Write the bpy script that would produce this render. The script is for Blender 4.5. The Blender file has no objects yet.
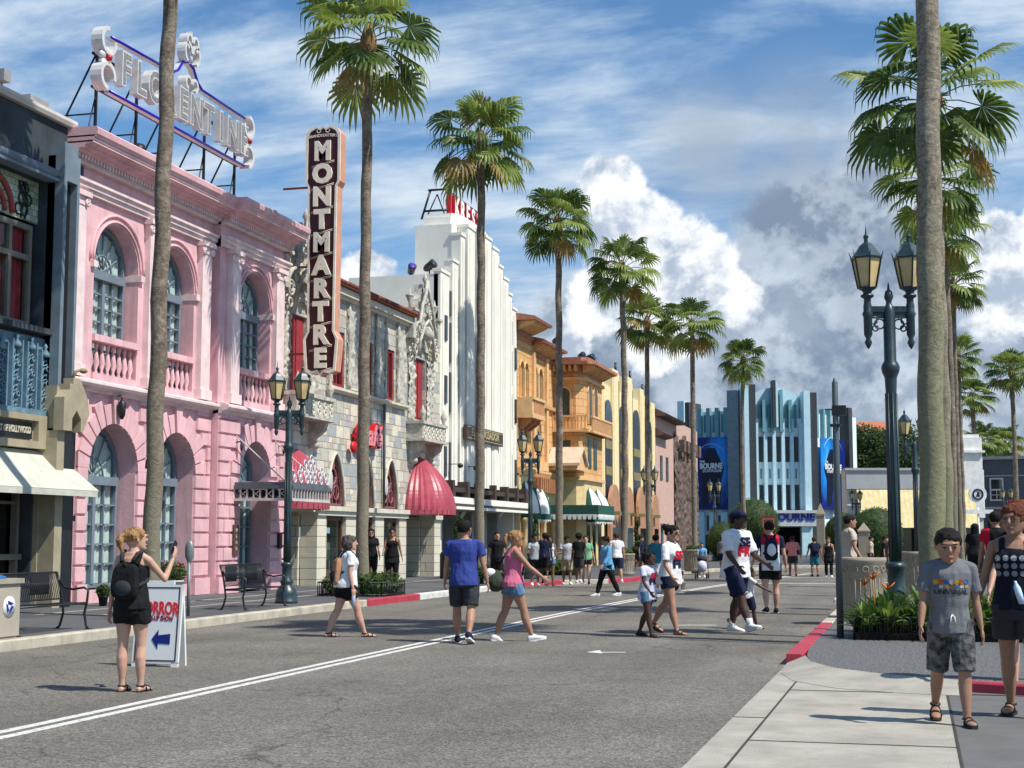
import bpy, bmesh, math, random
from mathutils import Vector, Matrix, noise
from mathutils.geometry import tessellate_polygon
from mathutils.bvhtree import BVHTree
R = random.Random(7)
PI = math.pi
scene = bpy.context.scene
COL = bpy.data.collections.new('street'); scene.collection.children.link(COL)
# ---------------------------------------------------------------- camera model (world: x = lateral, y = along the street)
F_, HC, HY = 1479.0, 1.6, 538.0
TILT = math.atan((HY - 384) / F_); YAW = math.atan(403 / math.hypot(F_, HY - 384))
def ray(px, py):
    r = px - 512; u = 384 - py
    X = r; Y = F_ * math.cos(TILT) - u * math.sin(TILT); Z = F_ * math.sin(TILT) + u * math.cos(TILT)
    return (X * math.cos(YAW) - Y * math.sin(YAW), X * math.sin(YAW) + Y * math.cos(YAW), Z)
def gp(px, py, z=0.0):
    v = ray(px, py); k = (z - HC) / v[2]; return Vector((v[0] * k, v[1] * k, z))
def dp(px, depth, z=0.0):          # point at camera depth, in the direction of picture column px
    v = ray(px, 538); y = v[0] * -math.sin(YAW) + v[1] * math.cos(YAW); k = depth / y
    return Vector((v[0] * k, v[1] * k, z))
def heading(h):                     # 0 away from the viewer, 90 to the viewer's right
    return YAW - math.radians(h)
# ---------------------------------------------------------------- materials
MATS = {}
def nd(t, typ, **k):
    n = t.nodes.new(typ)
    for a, b in k.items():
        if a.startswith('i_'):
            key = a[2:]; n.inputs[int(key) if key.isdigit() else key.replace('_', ' ')].default_value = b
        else: setattr(n, a, b)
    return n
def col4(c): return (c[0], c[1], c[2], 1)
def mat(name, c, rough=0.7, metal=0.0, var=0.12, scale=3.0, bump=0.15, bscale=40.0, spec=0.4, c2=None, coat=0.0, trans=0.0, stain=0.0):
    if name in MATS: return MATS[name]
    m = bpy.data.materials.new(name); m.use_nodes = True; t = m.node_tree; t.nodes.clear()
    out = nd(t, 'ShaderNodeOutputMaterial'); b = nd(t, 'ShaderNodeBsdfPrincipled')
    t.links.new(b.outputs[0], out.inputs[0])
    b.inputs['Roughness'].default_value = rough; b.inputs['Metallic'].default_value = metal
    b.inputs['Specular IOR Level'].default_value = spec; b.inputs['Coat Weight'].default_value = coat
    tc = nd(t, 'ShaderNodeTexCoord')
    n = nd(t, 'ShaderNodeTexNoise', i_Scale=scale, i_Detail=5.0, i_Roughness=0.6)
    t.links.new(tc.outputs['Object'], n.inputs['Vector'])
    mx = nd(t, 'ShaderNodeMix', data_type='RGBA')
    a = c if c2 is None else c
    lo = tuple(x * (1 - var) for x in c); hi = tuple(min(1, x * (1 + var)) for x in c)
    if c2 is not None: lo, hi = c, c2
    mx.inputs['A'].default_value = col4(lo); mx.inputs['B'].default_value = col4(hi)
    mr = nd(t, 'ShaderNodeMapRange'); mr.inputs['From Min'].default_value = 0.35; mr.inputs['From Max'].default_value = 0.65
    t.links.new(n.outputs['Fac'], mr.inputs['Value']); t.links.new(mr.outputs[0], mx.inputs['Factor'])
    last = mx.outputs['Result']
    if stain:
        mp = nd(t, 'ShaderNodeMapping'); mp.inputs['Scale'].default_value = (2.2, 2.2, 0.25)
        n2 = nd(t, 'ShaderNodeTexNoise', i_Scale=1.6, i_Detail=6.0, i_Roughness=0.7)
        t.links.new(tc.outputs['Object'], mp.inputs[0]); t.links.new(mp.outputs[0], n2.inputs['Vector'])
        m2 = nd(t, 'ShaderNodeMapRange'); m2.inputs['From Min'].default_value = 0.5; m2.inputs['From Max'].default_value = 0.75
        m2.inputs['To Max'].default_value = stain
        t.links.new(n2.outputs['Fac'], m2.inputs['Value'])
        m3 = nd(t, 'ShaderNodeMix', data_type='RGBA'); m3.inputs['B'].default_value = (0.10, 0.09, 0.075, 1)
        t.links.new(last, m3.inputs['A']); t.links.new(m2.outputs[0], m3.inputs['Factor']); last = m3.outputs['Result']
    t.links.new(last, b.inputs['Base Color'])
    if bump:
        nb = nd(t, 'ShaderNodeTexNoise', i_Scale=bscale, i_Detail=4.0)
        t.links.new(tc.outputs['Object'], nb.inputs['Vector'])
        bp = nd(t, 'ShaderNodeBump', i_Strength=bump, i_Distance=0.02)
        t.links.new(nb.outputs['Fac'], bp.inputs['Height']); t.links.new(bp.outputs[0], b.inputs['Normal'])
    if trans: b.inputs['Transmission Weight'].default_value = trans
    MATS[name] = m; m['bsdf'] = b.name
    return m
def bsdf(m): return m.node_tree.nodes[m['bsdf']]
def brick_mat(name, cols, w=0.9, h=0.4, mortar=0.012, mc=(0.2, 0.19, 0.17), rough=0.85, vec='yz', off=0.5, bump=0.4, noise_var=0.25, sub=False):
    if name in MATS: return MATS[name]
    m = bpy.data.materials.new(name); m.use_nodes = True; t = m.node_tree; t.nodes.clear()
    out = nd(t, 'ShaderNodeOutputMaterial'); b = nd(t, 'ShaderNodeBsdfPrincipled', i_Roughness=rough)
    t.links.new(b.outputs[0], out.inputs[0])
    g = nd(t, 'ShaderNodeNewGeometry'); sp = nd(t, 'ShaderNodeSeparateXYZ'); cb = nd(t, 'ShaderNodeCombineXYZ')
    ad = nd(t, 'ShaderNodeMath', operation='ADD')
    t.links.new(g.outputs['Position'], sp.inputs[0])
    if vec == 'yz':
        t.links.new(sp.outputs[0], ad.inputs[0]); t.links.new(sp.outputs[1], ad.inputs[1])
        t.links.new(ad.outputs[0], cb.inputs[0]); t.links.new(sp.outputs[2], cb.inputs[1])
    else:
        t.links.new(sp.outputs[0], cb.inputs[0]); t.links.new(sp.outputs[1], cb.inputs[1])
    br = nd(t, 'ShaderNodeTexBrick'); br.offset = off
    br.inputs['Color1'].default_value = (0, 0, 0, 1); br.inputs['Color2'].default_value = (1, 1, 1, 1)
    br.inputs['Mortar'].default_value = (0.5, 0.5, 0.5, 1)
    br.inputs['Scale'].default_value = 1.0; br.inputs['Mortar Size'].default_value = mortar; br.inputs['Mortar Smooth'].default_value = 0.3
    br.inputs['Brick Width'].default_value = w; br.inputs['Row Height'].default_value = h
    t.links.new(cb.outputs[0], br.inputs['Vector'])
    cr = nd(t, 'ShaderNodeValToRGB'); cr.color_ramp.interpolation = 'CONSTANT'
    e = cr.color_ramp.elements
    while len(e) < len(cols): e.new(0.5)
    for i, c in enumerate(cols): e[i].position = i / len(cols); e[i].color = col4(c)
    colr, facr = br.outputs['Color'], br.outputs['Fac']
    if sub:
        b2 = nd(t, 'ShaderNodeTexBrick'); b2.offset = 0.5
        for k_, v_ in (('Color1', (0, 0, 0, 1)), ('Color2', (1, 1, 1, 1)), ('Mortar', (.5, .5, .5, 1)), ('Scale', 1.0), ('Mortar Size', mortar * .8), ('Mortar Smooth', .3), ('Brick Width', w * .5), ('Row Height', h * .5)): b2.inputs[k_].default_value = v_
        t.links.new(cb.outputs[0], b2.inputs['Vector']); gt = nd(t, 'ShaderNodeMath', operation='GREATER_THAN'); gt.inputs[1].default_value = .56; t.links.new(br.outputs['Color'], gt.inputs[0])
        mA = nd(t, 'ShaderNodeMix', data_type='RGBA'); t.links.new(gt.outputs[0], mA.inputs['Factor']); t.links.new(br.outputs['Color'], mA.inputs['A']); t.links.new(b2.outputs['Color'], mA.inputs['B']); colr = mA.outputs['Result']
        mB = nd(t, 'ShaderNodeMath', operation='MULTIPLY'); t.links.new(gt.outputs[0], mB.inputs[0]); t.links.new(b2.outputs['Fac'], mB.inputs[1]); mC = nd(t, 'ShaderNodeMath', operation='MAXIMUM'); t.links.new(mB.outputs[0], mC.inputs[0]); t.links.new(br.outputs['Fac'], mC.inputs[1]); facr = mC.outputs[0]
    t.links.new(colr, cr.inputs[0])
    n = nd(t, 'ShaderNodeTexNoise', i_Scale=6.0, i_Detail=6.0, i_Roughness=0.65); t.links.new(g.outputs['Position'], n.inputs['Vector'])
    mr = nd(t, 'ShaderNodeMapRange'); mr.inputs['To Min'].default_value = 1 - noise_var; mr.inputs['To Max'].default_value = 1 + noise_var
    t.links.new(n.outputs['Fac'], mr.inputs['Value'])
    mu = nd(t, 'ShaderNodeMix', data_type='RGBA', blend_type='MULTIPLY'); mu.inputs['Factor'].default_value = 1
    t.links.new(cr.outputs[0], mu.inputs['A']); t.links.new(mr.outputs[0], mu.inputs['B'])
    mo = nd(t, 'ShaderNodeMix', data_type='RGBA'); mo.inputs['B'].default_value = col4(mc)
    t.links.new(mu.outputs['Result'], mo.inputs['A']); t.links.new(facr, mo.inputs['Factor'])
    t.links.new(mo.outputs['Result'], b.inputs['Base Color'])
    sb = nd(t, 'ShaderNodeMath', operation='SUBTRACT'); t.links.new(n.outputs['Fac'], sb.inputs[0]); t.links.new(facr, sb.inputs[1])
    bp = nd(t, 'ShaderNodeBump', i_Strength=bump, i_Distance=0.03); t.links.new(sb.outputs[0], bp.inputs['Height']); t.links.new(bp.outputs[0], b.inputs['Normal'])
    MATS[name] = m; m['bsdf'] = b.name
    return m
def emis(name, c, s):
    m = mat(name, c, bump=0); b = bsdf(m); b.inputs['Emission Color'].default_value = col4(c); b.inputs['Emission Strength'].default_value = s
    return m
def glass(name, c=(0.02, 0.03, 0.04), rough=0.06):
    m = mat(name, c, rough=rough, bump=0.05, bscale=1.5, var=0.3, spec=0.9); return m
# ---------------------------------------------------------------- mesh builder
def ident(a, b, c): return (a, b, c)
def facade(d0):                 # u along the street, v up, w out of the wall
    return lambda u, v, w: (d0 + w, u, v)
def plane_map(p0, p1):          # wall running from p0 to p1 (plan points), outward normal on its right-hand side seen from the viewer
    dx, dy = p1[0] - p0[0], p1[1] - p0[1]; L = math.hypot(dx, dy); ux, uy = dx / L, dy / L
    nx, ny = uy, -ux
    return (lambda u, v, w: (p0[0] + ux * u + nx * w, p0[1] + uy * u + ny * w, v)), L
class MB:
    def __init__(s, M=None): s.v = []; s.f = []; s.m = []; s.sm = []; s.M = M or ident; s.mi = 0; s.smooth = False
    def add(s, vs, fs, smooth=None):
        o = len(s.v); M = s.M
        s.v += [M(*p) for p in vs]
        for f in fs:
            s.f.append([i + o for i in f]); s.m.append(s.mi); s.sm.append(s.smooth if smooth is None else smooth)
        return s
    def box(s, a0, a1, b0, b1, c0, c1, t=0):
        if t: # taper on c1 side
            q = [(a0, b0, c0), (a1, b0, c0), (a1, b1, c0), (a0, b1, c0), (a0 + t, b0 + t, c1), (a1 - t, b0 + t, c1), (a1 - t, b1 - t, c1), (a0 + t, b1 - t, c1)]
        else:
            q = [(a0, b0, c0), (a1, b0, c0), (a1, b1, c0), (a0, b1, c0), (a0, b0, c1), (a1, b0, c1), (a1, b1, c1), (a0, b1, c1)]
        return s.add(q, [(0, 3, 2, 1), (4, 5, 6, 7), (0, 1, 5, 4), (1, 2, 6, 5), (2, 3, 7, 6), (3, 0, 4, 7)], False)
    def poly(s, outer, c0, c1, holes=()):
        loops = [outer] + list(holes); flat = [p for l in loops for p in l]; n = len(flat)
        tri = tessellate_polygon([[Vector((p[0], p[1], 0)) for p in l] for l in loops])
        vs = [(p[0], p[1], c1) for p in flat] + [(p[0], p[1], c0) for p in flat]
        fs = [tuple(t) for t in tri] + [tuple(i + n for i in reversed(t)) for t in tri]
        o = 0
        for l in loops:
            k = len(l)
            for i in range(k):
                j = (i + 1) % k; fs.append((o + i, o + j, o + j + n, o + i + n))
            o += k
        return s.add(vs, fs, False)
    def prof(s, pts, a0, a1, closed=True):       # profile (w, v) swept along u
        n = len(pts); vs = [(a0, p[1], p[0]) for p in pts] + [(a1, p[1], p[0]) for p in pts]
        fs = [(i, (i + 1) % n, (i + 1) % n + n, i + n) for i in range(n)]
        tri = tessellate_polygon([[Vector((p[0], p[1], 0)) for p in pts]])
        fs += [tuple(t) for t in tri] + [tuple(i + n for i in t) for t in tri]
        return s.add(vs, fs, False)
    def lathe(s, prof, ca=0, cb=0, n=16, sweep=2 * PI, axis='c', start=0, smooth=True, sx=1, sy=1):
        vs = []; fs = []; full = abs(sweep - 2 * PI) < 1e-6; N = n if full else n + 1
        for (r, h) in prof:
            for i in range(N):
                a = start + sweep * i / n; x, y = ca + r * math.cos(a) * sx, cb + r * math.sin(a) * sy
                vs.append((x, y, h) if axis == 'c' else (x, h, y) if axis == 'b' else (h, x, y))
        for k in range(len(prof) - 1):
            for i in range(n if full else N - 1):
                j = (i + 1) % N; fs.append((k * N + i, k * N + j, (k + 1) * N + j, (k + 1) * N + i))
        if full:
            if prof[0][0] > 1e-4: fs.append(tuple(range(N)))
            if prof[-1][0] > 1e-4: fs.append(tuple((len(prof) - 1) * N + i for i in range(N)))
        return s.add(vs, fs, smooth)
    def tube(s, pts, r, n=8, cap=True, r2=None, smooth=True):
        pts = [Vector(p) for p in pts]; vs = []; fs = []; K = len(pts)
        up = None
        for k, p in enumerate(pts):
            d = (pts[min(k + 1, K - 1)] - pts[max(k - 1, 0)])
            if d.length < 1e-9: d = Vector((0, 0, 1))
            d.normalize()
            if up is None: up = Vector((0, 0, 1)) if abs(d.z) < 0.9 else Vector((1, 0, 0))
            x = d.cross(up)
            if x.length < 1e-6: x = d.orthogonal()
            x.normalize(); y = x.cross(d).normalized(); up = y
            rr = r[k] if isinstance(r, (list, tuple)) else (r if r2 is None else r + (r2 - r) * k / (K - 1))
            for i in range(n):
                a = 2 * PI * i / n; q = p + x * (rr * math.cos(a)) + y * (rr * math.sin(a)); vs.append(tuple(q))
        for k in range(K - 1):
            for i in range(n):
                j = (i + 1) % n; fs.append((k * n + i, k * n + j, (k + 1) * n + j, (k + 1) * n + i))
        if cap: fs.append(tuple(range(n))); fs.append(tuple((K - 1) * n + i for i in range(n)))
        return s.add(vs, fs, smooth)
    def ball(s, c, r, n=12, m=8, M3=None, smooth=True):
        rx, ry, rz = (r, r, r) if not isinstance(r, (tuple, list)) else r; vs = []; fs = []
        c = Vector(c)
        def T(v): 
            v = Vector(v)
            if M3 is not None: v = M3 @ v
            return tuple(c + v)
        vs.append(T((0, 0, -rz)))
        for k in range(1, m):
            a = -PI / 2 + PI * k / m
            for i in range(n):
                b = 2 * PI * i / n; vs.append(T((rx * math.cos(a) * math.cos(b), ry * math.cos(a) * math.sin(b), rz * math.sin(a))))
        vs.append(T((0, 0, rz)))
        for i in range(n): fs.append((0, 1 + (i + 1) % n, 1 + i))
        for k in range(m - 2):
            for i in range(n):
                j = (i + 1) % n; fs.append((1 + k * n + i, 1 + k * n + j, 1 + (k + 1) * n + j, 1 + (k + 1) * n + i))
        L = len(vs) - 1
        for i in range(n): fs.append((L, 1 + (m - 2) * n + i, 1 + (m - 2) * n + (i + 1) % n))
        return s.add(vs, fs, smooth)
    def ring(s, ca, cb, r, t, c, n=24, a0=0, a1=2 * PI, k=6): # torus (arc) in the a-b plane
        steps = max(2, int(n * abs(a1 - a0) / (2 * PI)))
        return s.tube([(ca + r * math.cos(a0 + (a1 - a0) * i / steps), cb + r * math.sin(a0 + (a1 - a0) * i / steps), c) for i in range(steps + 1)], t, k)
    def loft(s, secs, cap=True, smooth=True):     # list of rings (equal length)
        n = len(secs[0]); vs = [tuple(p) for r in secs for p in r]; fs = []
        for k in range(len(secs) - 1):
            for i in range(n):
                j = (i + 1) % n; fs.append((k * n + i, k * n + j, (k + 1) * n + j, (k + 1) * n + i))
        if cap: fs.append(tuple(range(n))); fs.append(tuple((len(secs) - 1) * n + i for i in range(n)))
        return s.add(vs, fs, smooth)
    def build(s, name, mats, parent=None, recalc=True, rel=True, label=None):
        me = bpy.data.meshes.new(name); off = Vector((0, 0, 0))
        if parent is not None and rel:
            q = parent
            while q is not None: off += q.location; q = q.parent
        vs = [(p[0] - off.x, p[1] - off.y, p[2] - off.z) for p in s.v]
        me.from_pydata(vs, [], s.f)
        if not isinstance(mats, (list, tuple)): mats = [mats]
        for m in mats: me.materials.append(m)
        me.polygons.foreach_set('material_index', s.m); me.polygons.foreach_set('use_smooth', s.sm)
        if recalc:
            bm = bmesh.new(); bm.from_mesh(me); bmesh.ops.recalc_face_normals(bm, faces=bm.faces); bm.to_mesh(me); bm.free()
        me.update()
        o = bpy.data.objects.new(name, me); COL.objects.link(o)
        if parent is not None: o.parent = parent
        if label: o['label'] = label
        return o
def build_each(s, name, mats, parent=None, **k):
    par = list(range(len(s.v)))
    def find(x):
        while par[x] != x: par[x] = par[par[x]]; x = par[x]
        return x
    for f in s.f:
        for i in f[1:]: par[find(i)] = find(f[0])
    gr = {}
    for fi, f in enumerate(s.f): gr.setdefault(find(f[0]), []).append(fi)
    out = []
    for fis in gr.values():
        q = MB(); mp = {}
        for fi in fis:
            for i in s.f[fi]:
                if i not in mp: mp[i] = len(q.v); q.v.append(s.v[i])
            q.f.append([mp[i] for i in s.f[fi]]); q.m.append(s.m[fi]); q.sm.append(s.sm[fi])
        out.append(q.build(name, mats, parent, **k))
    return out
MB.build_each = build_each
def top(o, label, cat, group=None):
    o['label'] = label; o['category'] = cat
    if group: o['group'] = group
    return o
def root(name, loc, label, cat, group=None, rz=0.0):
    o = bpy.data.objects.new(name, None); COL.objects.link(o); o.location = loc; o.rotation_euler = (0, 0, rz); o.empty_display_size = 0.3
    return top(o, label, cat, group)
def struct(mb, name, m, kind='structure'):
    o = mb.build(name, m); o['kind'] = kind; return o
def copy_tree(o, loc=None, rz=None, scale=None, label=None):
    def rec(q, par):
        c = q.copy(); COL.objects.link(c); c.parent = par
        for ch in list(KIDS.get(q.name, [])) : rec(ch, c)
        return c
    c = rec(o, None)
    if loc is not None: c.location = loc
    if rz is not None: c.rotation_euler = (0, 0, rz)
    if scale is not None: c.scale = (scale,) * 3
    if label: c['label'] = label
    return c
KIDS = {}
def index_kids(o):
    KIDS[o.name] = [q for q in COL.objects if q.parent == o]
    for q in KIDS[o.name]: index_kids(q)
_tc = {}
def text_mb(mb, body, cx, cy, size, depth, c0=0.0, bold=0.0, align='CENTER', sx=1.0, shear=0.0, arc=None, res=3, spacing=1.0):
    """letters in the a-b plane, from c0 to c0+depth"""
    key = (body, size, depth, bold, align, shear, res, spacing)
    if key not in _tc:
        cu = bpy.data.curves.new('t', 'FONT'); cu.body = body; cu.size = size; cu.extrude = depth / 2; cu.offset = bold; cu.align_x = align
        cu.align_y = 'CENTER'; cu.shear = shear; cu.resolution_u = res; cu.space_character = spacing
        ob = bpy.data.objects.new('t', cu); scene.collection.objects.link(ob); bpy.context.view_layer.update()
        me = bpy.data.meshes.new_from_object(ob.evaluated_get(bpy.context.evaluated_depsgraph_get()))
        _tc[key] = ([tuple(v.co) for v in me.vertices], [tuple(p.vertices) for p in me.polygons])
        bpy.data.objects.remove(ob); bpy.data.curves.remove(cu); bpy.data.meshes.remove(me)
    vs, fs = _tc[key]
    out = []
    for x, y, z in vs:
        x *= sx
        if arc: y += arc * x * x
        out.append((cx + x, cy + y, c0 + depth / 2 + z))
    return mb.add(out, fs, False)
def arch_pts(c, r, zs, zb, n=14, pointed=0.0):
    """outline of an arched opening, bottom zb, springing zs"""
    p = [(c - r, zb), (c + r, zb)]
    for i in range(n + 1):
        a = PI * i / n
        x = c + r * math.cos(a); z = zs + r * math.sin(a)
        if pointed: 
            t = abs(math.cos(a)); z = zs + (r + pointed) * (1 - t ** 1.7) ** 0.8 if True else z
        p.append((x, z))
    return p
def rect(u0, u1, v0, v1): return [(u0, v0), (u1, v0), (u1, v1), (u0, v1)]
# ---------------------------------------------------------------- render settings, camera, light, sky
scene.render.engine = 'CYCLES'
scene.view_settings.view_transform = 'Standard'; scene.view_settings.look = 'None'; scene.view_settings.gamma = 1.0
scene.view_settings.exposure = 0.12
scene.render.resolution_x = 1024; scene.render.resolution_y = 768
cam = bpy.data.cameras.new('camera'); co = bpy.data.objects.new('camera', cam); scene.collection.objects.link(co)
cam.lens = F_ / 1024 * 36; cam.sensor_width = 36; cam.clip_end = 3000; cam.clip_start = 0.1
co.location = (0, 0, HC); co.rotation_euler = (PI / 2 + TILT, 0, YAW); scene.camera = co
EL = math.radians(54); SUN = Vector((math.cos(EL) * 0.965, -math.cos(EL) * 0.26, math.sin(EL))).normalized()
sl = bpy.data.lights.new('sun', 'SUN'); sl.energy = 5.0; sl.angle = math.radians(0.53); sl.color = (1.0, 0.95, 0.86)
so = bpy.data.objects.new('sun', sl); scene.collection.objects.link(so); so.rotation_euler = SUN.to_track_quat('Z', 'Y').to_euler()
w = bpy.data.worlds.new('World'); scene.world = w; w.use_nodes = True; t = w.node_tree; t.nodes.clear()
L = t.links.new
wo = nd(t, 'ShaderNodeOutputWorld'); bg = nd(t, 'ShaderNodeBackground'); L(bg.outputs[0], wo.inputs[0])
sky = nd(t, 'ShaderNodeTexSky', sky_type='NISHITA'); sky.sun_disc = False; sky.sun_elevation = EL; sky.sun_rotation = math.atan2(SUN.x, SUN.y)
sky.air_density = 1.0; sky.dust_density = 0.6; sky.ozone_density = 2.0
sky.altitude = 0
tc = nd(t, 'ShaderNodeTexCoord')
def vm(op, a, b=None):
    n = nd(t, 'ShaderNodeVectorMath', operation=op)
    for i, x in enumerate((a, b)):
        if x is None: continue
        if isinstance(x, (tuple, Vector)): n.inputs[i].default_value = tuple(x)
        else: L(x, n.inputs[i])
    return n.outputs['Value'] if op in ('DOT_PRODUCT', 'LENGTH', 'DISTANCE') else n.outputs[0]
def ma(op, a, b=None, c=None, clamp=False):
    n = nd(t, 'ShaderNodeMath', operation=op); n.use_clamp = clamp
    for i, x in enumerate((a, b, c)):
        if x is None: continue
        if isinstance(x, (int, float)): n.inputs[i].default_value = x
        else: L(x, n.inputs[i])
    return n.outputs[0]
def mr(v, a, b, c=0.0, d=1.0, smooth=True):
    n = nd(t, 'ShaderNodeMapRange'); n.interpolation_type = 'SMOOTHSTEP' if smooth else 'LINEAR'
    for k, x in zip(('From Min', 'From Max', 'To Min', 'To Max'), (a, b, c, d)): n.inputs[k].default_value = x
    L(v, n.inputs['Value']); return n.outputs[0]
def mixc(f, a, b):
    n = nd(t, 'ShaderNodeMix', data_type='RGBA')
    for k, x in (('Factor', f), ('A', a), ('B', b)):
        if isinstance(x, (int, float)): n.inputs[k].default_value = x
        elif isinstance(x, tuple): n.inputs[k].default_value = col4(x)
        else: L(x, n.inputs[k])
    return n.outputs['Result']
def noi(vec, scale, detail=6.0, rough=0.55, dist=0.0):
    n = nd(t, 'ShaderNodeTexNoise', i_Scale=scale, i_Detail=detail, i_Roughness=rough, i_Distortion=dist); L(vec, n.inputs['Vector']); return n.outputs['Fac']
D = vm('NORMALIZE', tc.outputs['Generated'])
sp = nd(t, 'ShaderNodeSeparateXYZ'); L(D, sp.inputs[0]); Zc = sp.outputs[2]
# thin high cloud on a flat layer
zz = ma('ADD', ma('MAXIMUM', Zc, 0.0), 0.22)
flat = nd(t, 'ShaderNodeCombineXYZ'); L(ma('DIVIDE', sp.outputs[0], zz), flat.inputs[0]); L(ma('DIVIDE', sp.outputs[1], zz), flat.inputs[1])
n_hi = noi(vm('MULTIPLY', flat.outputs[0], (0.95, 1.9, 1.0)), 2.5, 8.0, 0.60, 0.2)
# direction masks, given as viewing directions
def dirv(px, py): return Vector(ray(px, py)).normalized()
def blob(px, py, r, soft=0.55):
    a = vm('DISTANCE', D, dirv(px, py))
    return mr(a, r / F_ * (1 - soft), r / F_ * (1 + soft), 1.0, 0.0)
def union(lst):
    x = lst[0]
    for y in lst[1:]: x = ma('MAXIMUM', x, y)
    return x
deck_m = union([blob(850, 330, 150, .4), blob(700, 385, 150, .45), blob(600, 400, 120, .5), blob(1010, 400, 140, .5), blob(900, 200, 70, .6)])
n_dk = noi(vm('MULTIPLY', D, (1.0, 1.0, 1.5)), 11.0, 7.0, 0.58, 0.15)
deck = mr(ma('ADD', ma('MULTIPLY', deck_m, 0.80), ma('SUBTRACT', n_dk, 0.5)), 0.22, 0.60)
CB = [blob(608, 190, 38), blob(635, 245, 58), blob(690, 265, 50), blob(600, 300, 36), blob(730, 300, 34), blob(565, 345, 30), blob(665, 320, 50),
      blob(365, 275, 34), blob(350, 320, 45), blob(300, 350, 40), blob(1000, 240, 30), blob(1015, 290, 52), blob(1060, 250, 50), blob(985, 325, 40), blob(1150, 300, 90)]
n1 = noi(D, 24.0, 8.0, 0.60, 0.1)
n2 = noi(vm('ADD', D, tuple(SUN * 0.016 + Vector((0, 0, 0.010)))), 24.0, 8.0, 0.60, 0.1)
dens = ma('ADD', ma('MULTIPLY', union(CB), 0.70), ma('MULTIPLY', ma('SUBTRACT', n1, 0.5), 1.5))
cm = mr(dens, 0.34, 0.56)
rel = ma('SUBTRACT', n1, n2)
base = vm('SCALE', sky.outputs[0])
base.node.inputs['Scale'].default_value = 0.112
hs = nd(t, 'ShaderNodeHueSaturation', i_Saturation=1.2, i_Value=1.0); L(base, hs.inputs['Color'])
c0 = vm('MULTIPLY', hs.outputs[0], (0.84, 1.02, 1.12))
ahead = mr(vm('DOT_PRODUCT', D, Vector((-math.sin(YAW), math.cos(YAW), 0.15)).normalized()), 0.2, 0.88, 0.06, 1.0)  # cloud cover shaped: thinned outside the view to weaken the fill light
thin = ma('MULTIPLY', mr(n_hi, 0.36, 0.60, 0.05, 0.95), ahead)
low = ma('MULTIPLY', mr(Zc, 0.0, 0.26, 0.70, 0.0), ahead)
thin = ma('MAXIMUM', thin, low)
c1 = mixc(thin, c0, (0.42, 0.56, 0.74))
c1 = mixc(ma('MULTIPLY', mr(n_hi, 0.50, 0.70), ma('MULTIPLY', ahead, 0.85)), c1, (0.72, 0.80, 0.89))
soft = ma('MULTIPLY', union([blob(800, 160, 75, .8), blob(710, 150, 55, .9), blob(880, 240, 80, .8)]), mr(n_dk, 0.36, 0.60, 0.15, 0.9))
c1 = mixc(ma('MULTIPLY', soft, 0.9), c1, (0.36, 0.44, 0.55))
sh2 = ma('ADD', mr(rel, -0.12, 0.12, -0.1, 0.55), mr(n_dk, 0.40, 0.62, 0.42, 0.0), None, True)
dkc = mixc(sh2, (0.21, 0.28, 0.385), (0.62, 0.70, 0.80))
c2 = mixc(ma('MULTIPLY', deck, 0.93), c1, dkc)
sh = ma('ADD', mr(rel, -0.14, 0.09, 0.0, 0.85), 0.10, None, True)
cc = mixc(sh, (0.36, 0.46, 0.60), (0.98, 1.0, 1.02))
c2 = mixc(ma('MULTIPLY', cm, 0.96), c2, cc)
fin = vm('SCALE', c2); fin.node.inputs['Scale'].default_value = 10.0
L(fin, bg.inputs['Color']); bg.inputs['Strength'].default_value = 0.1
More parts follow.
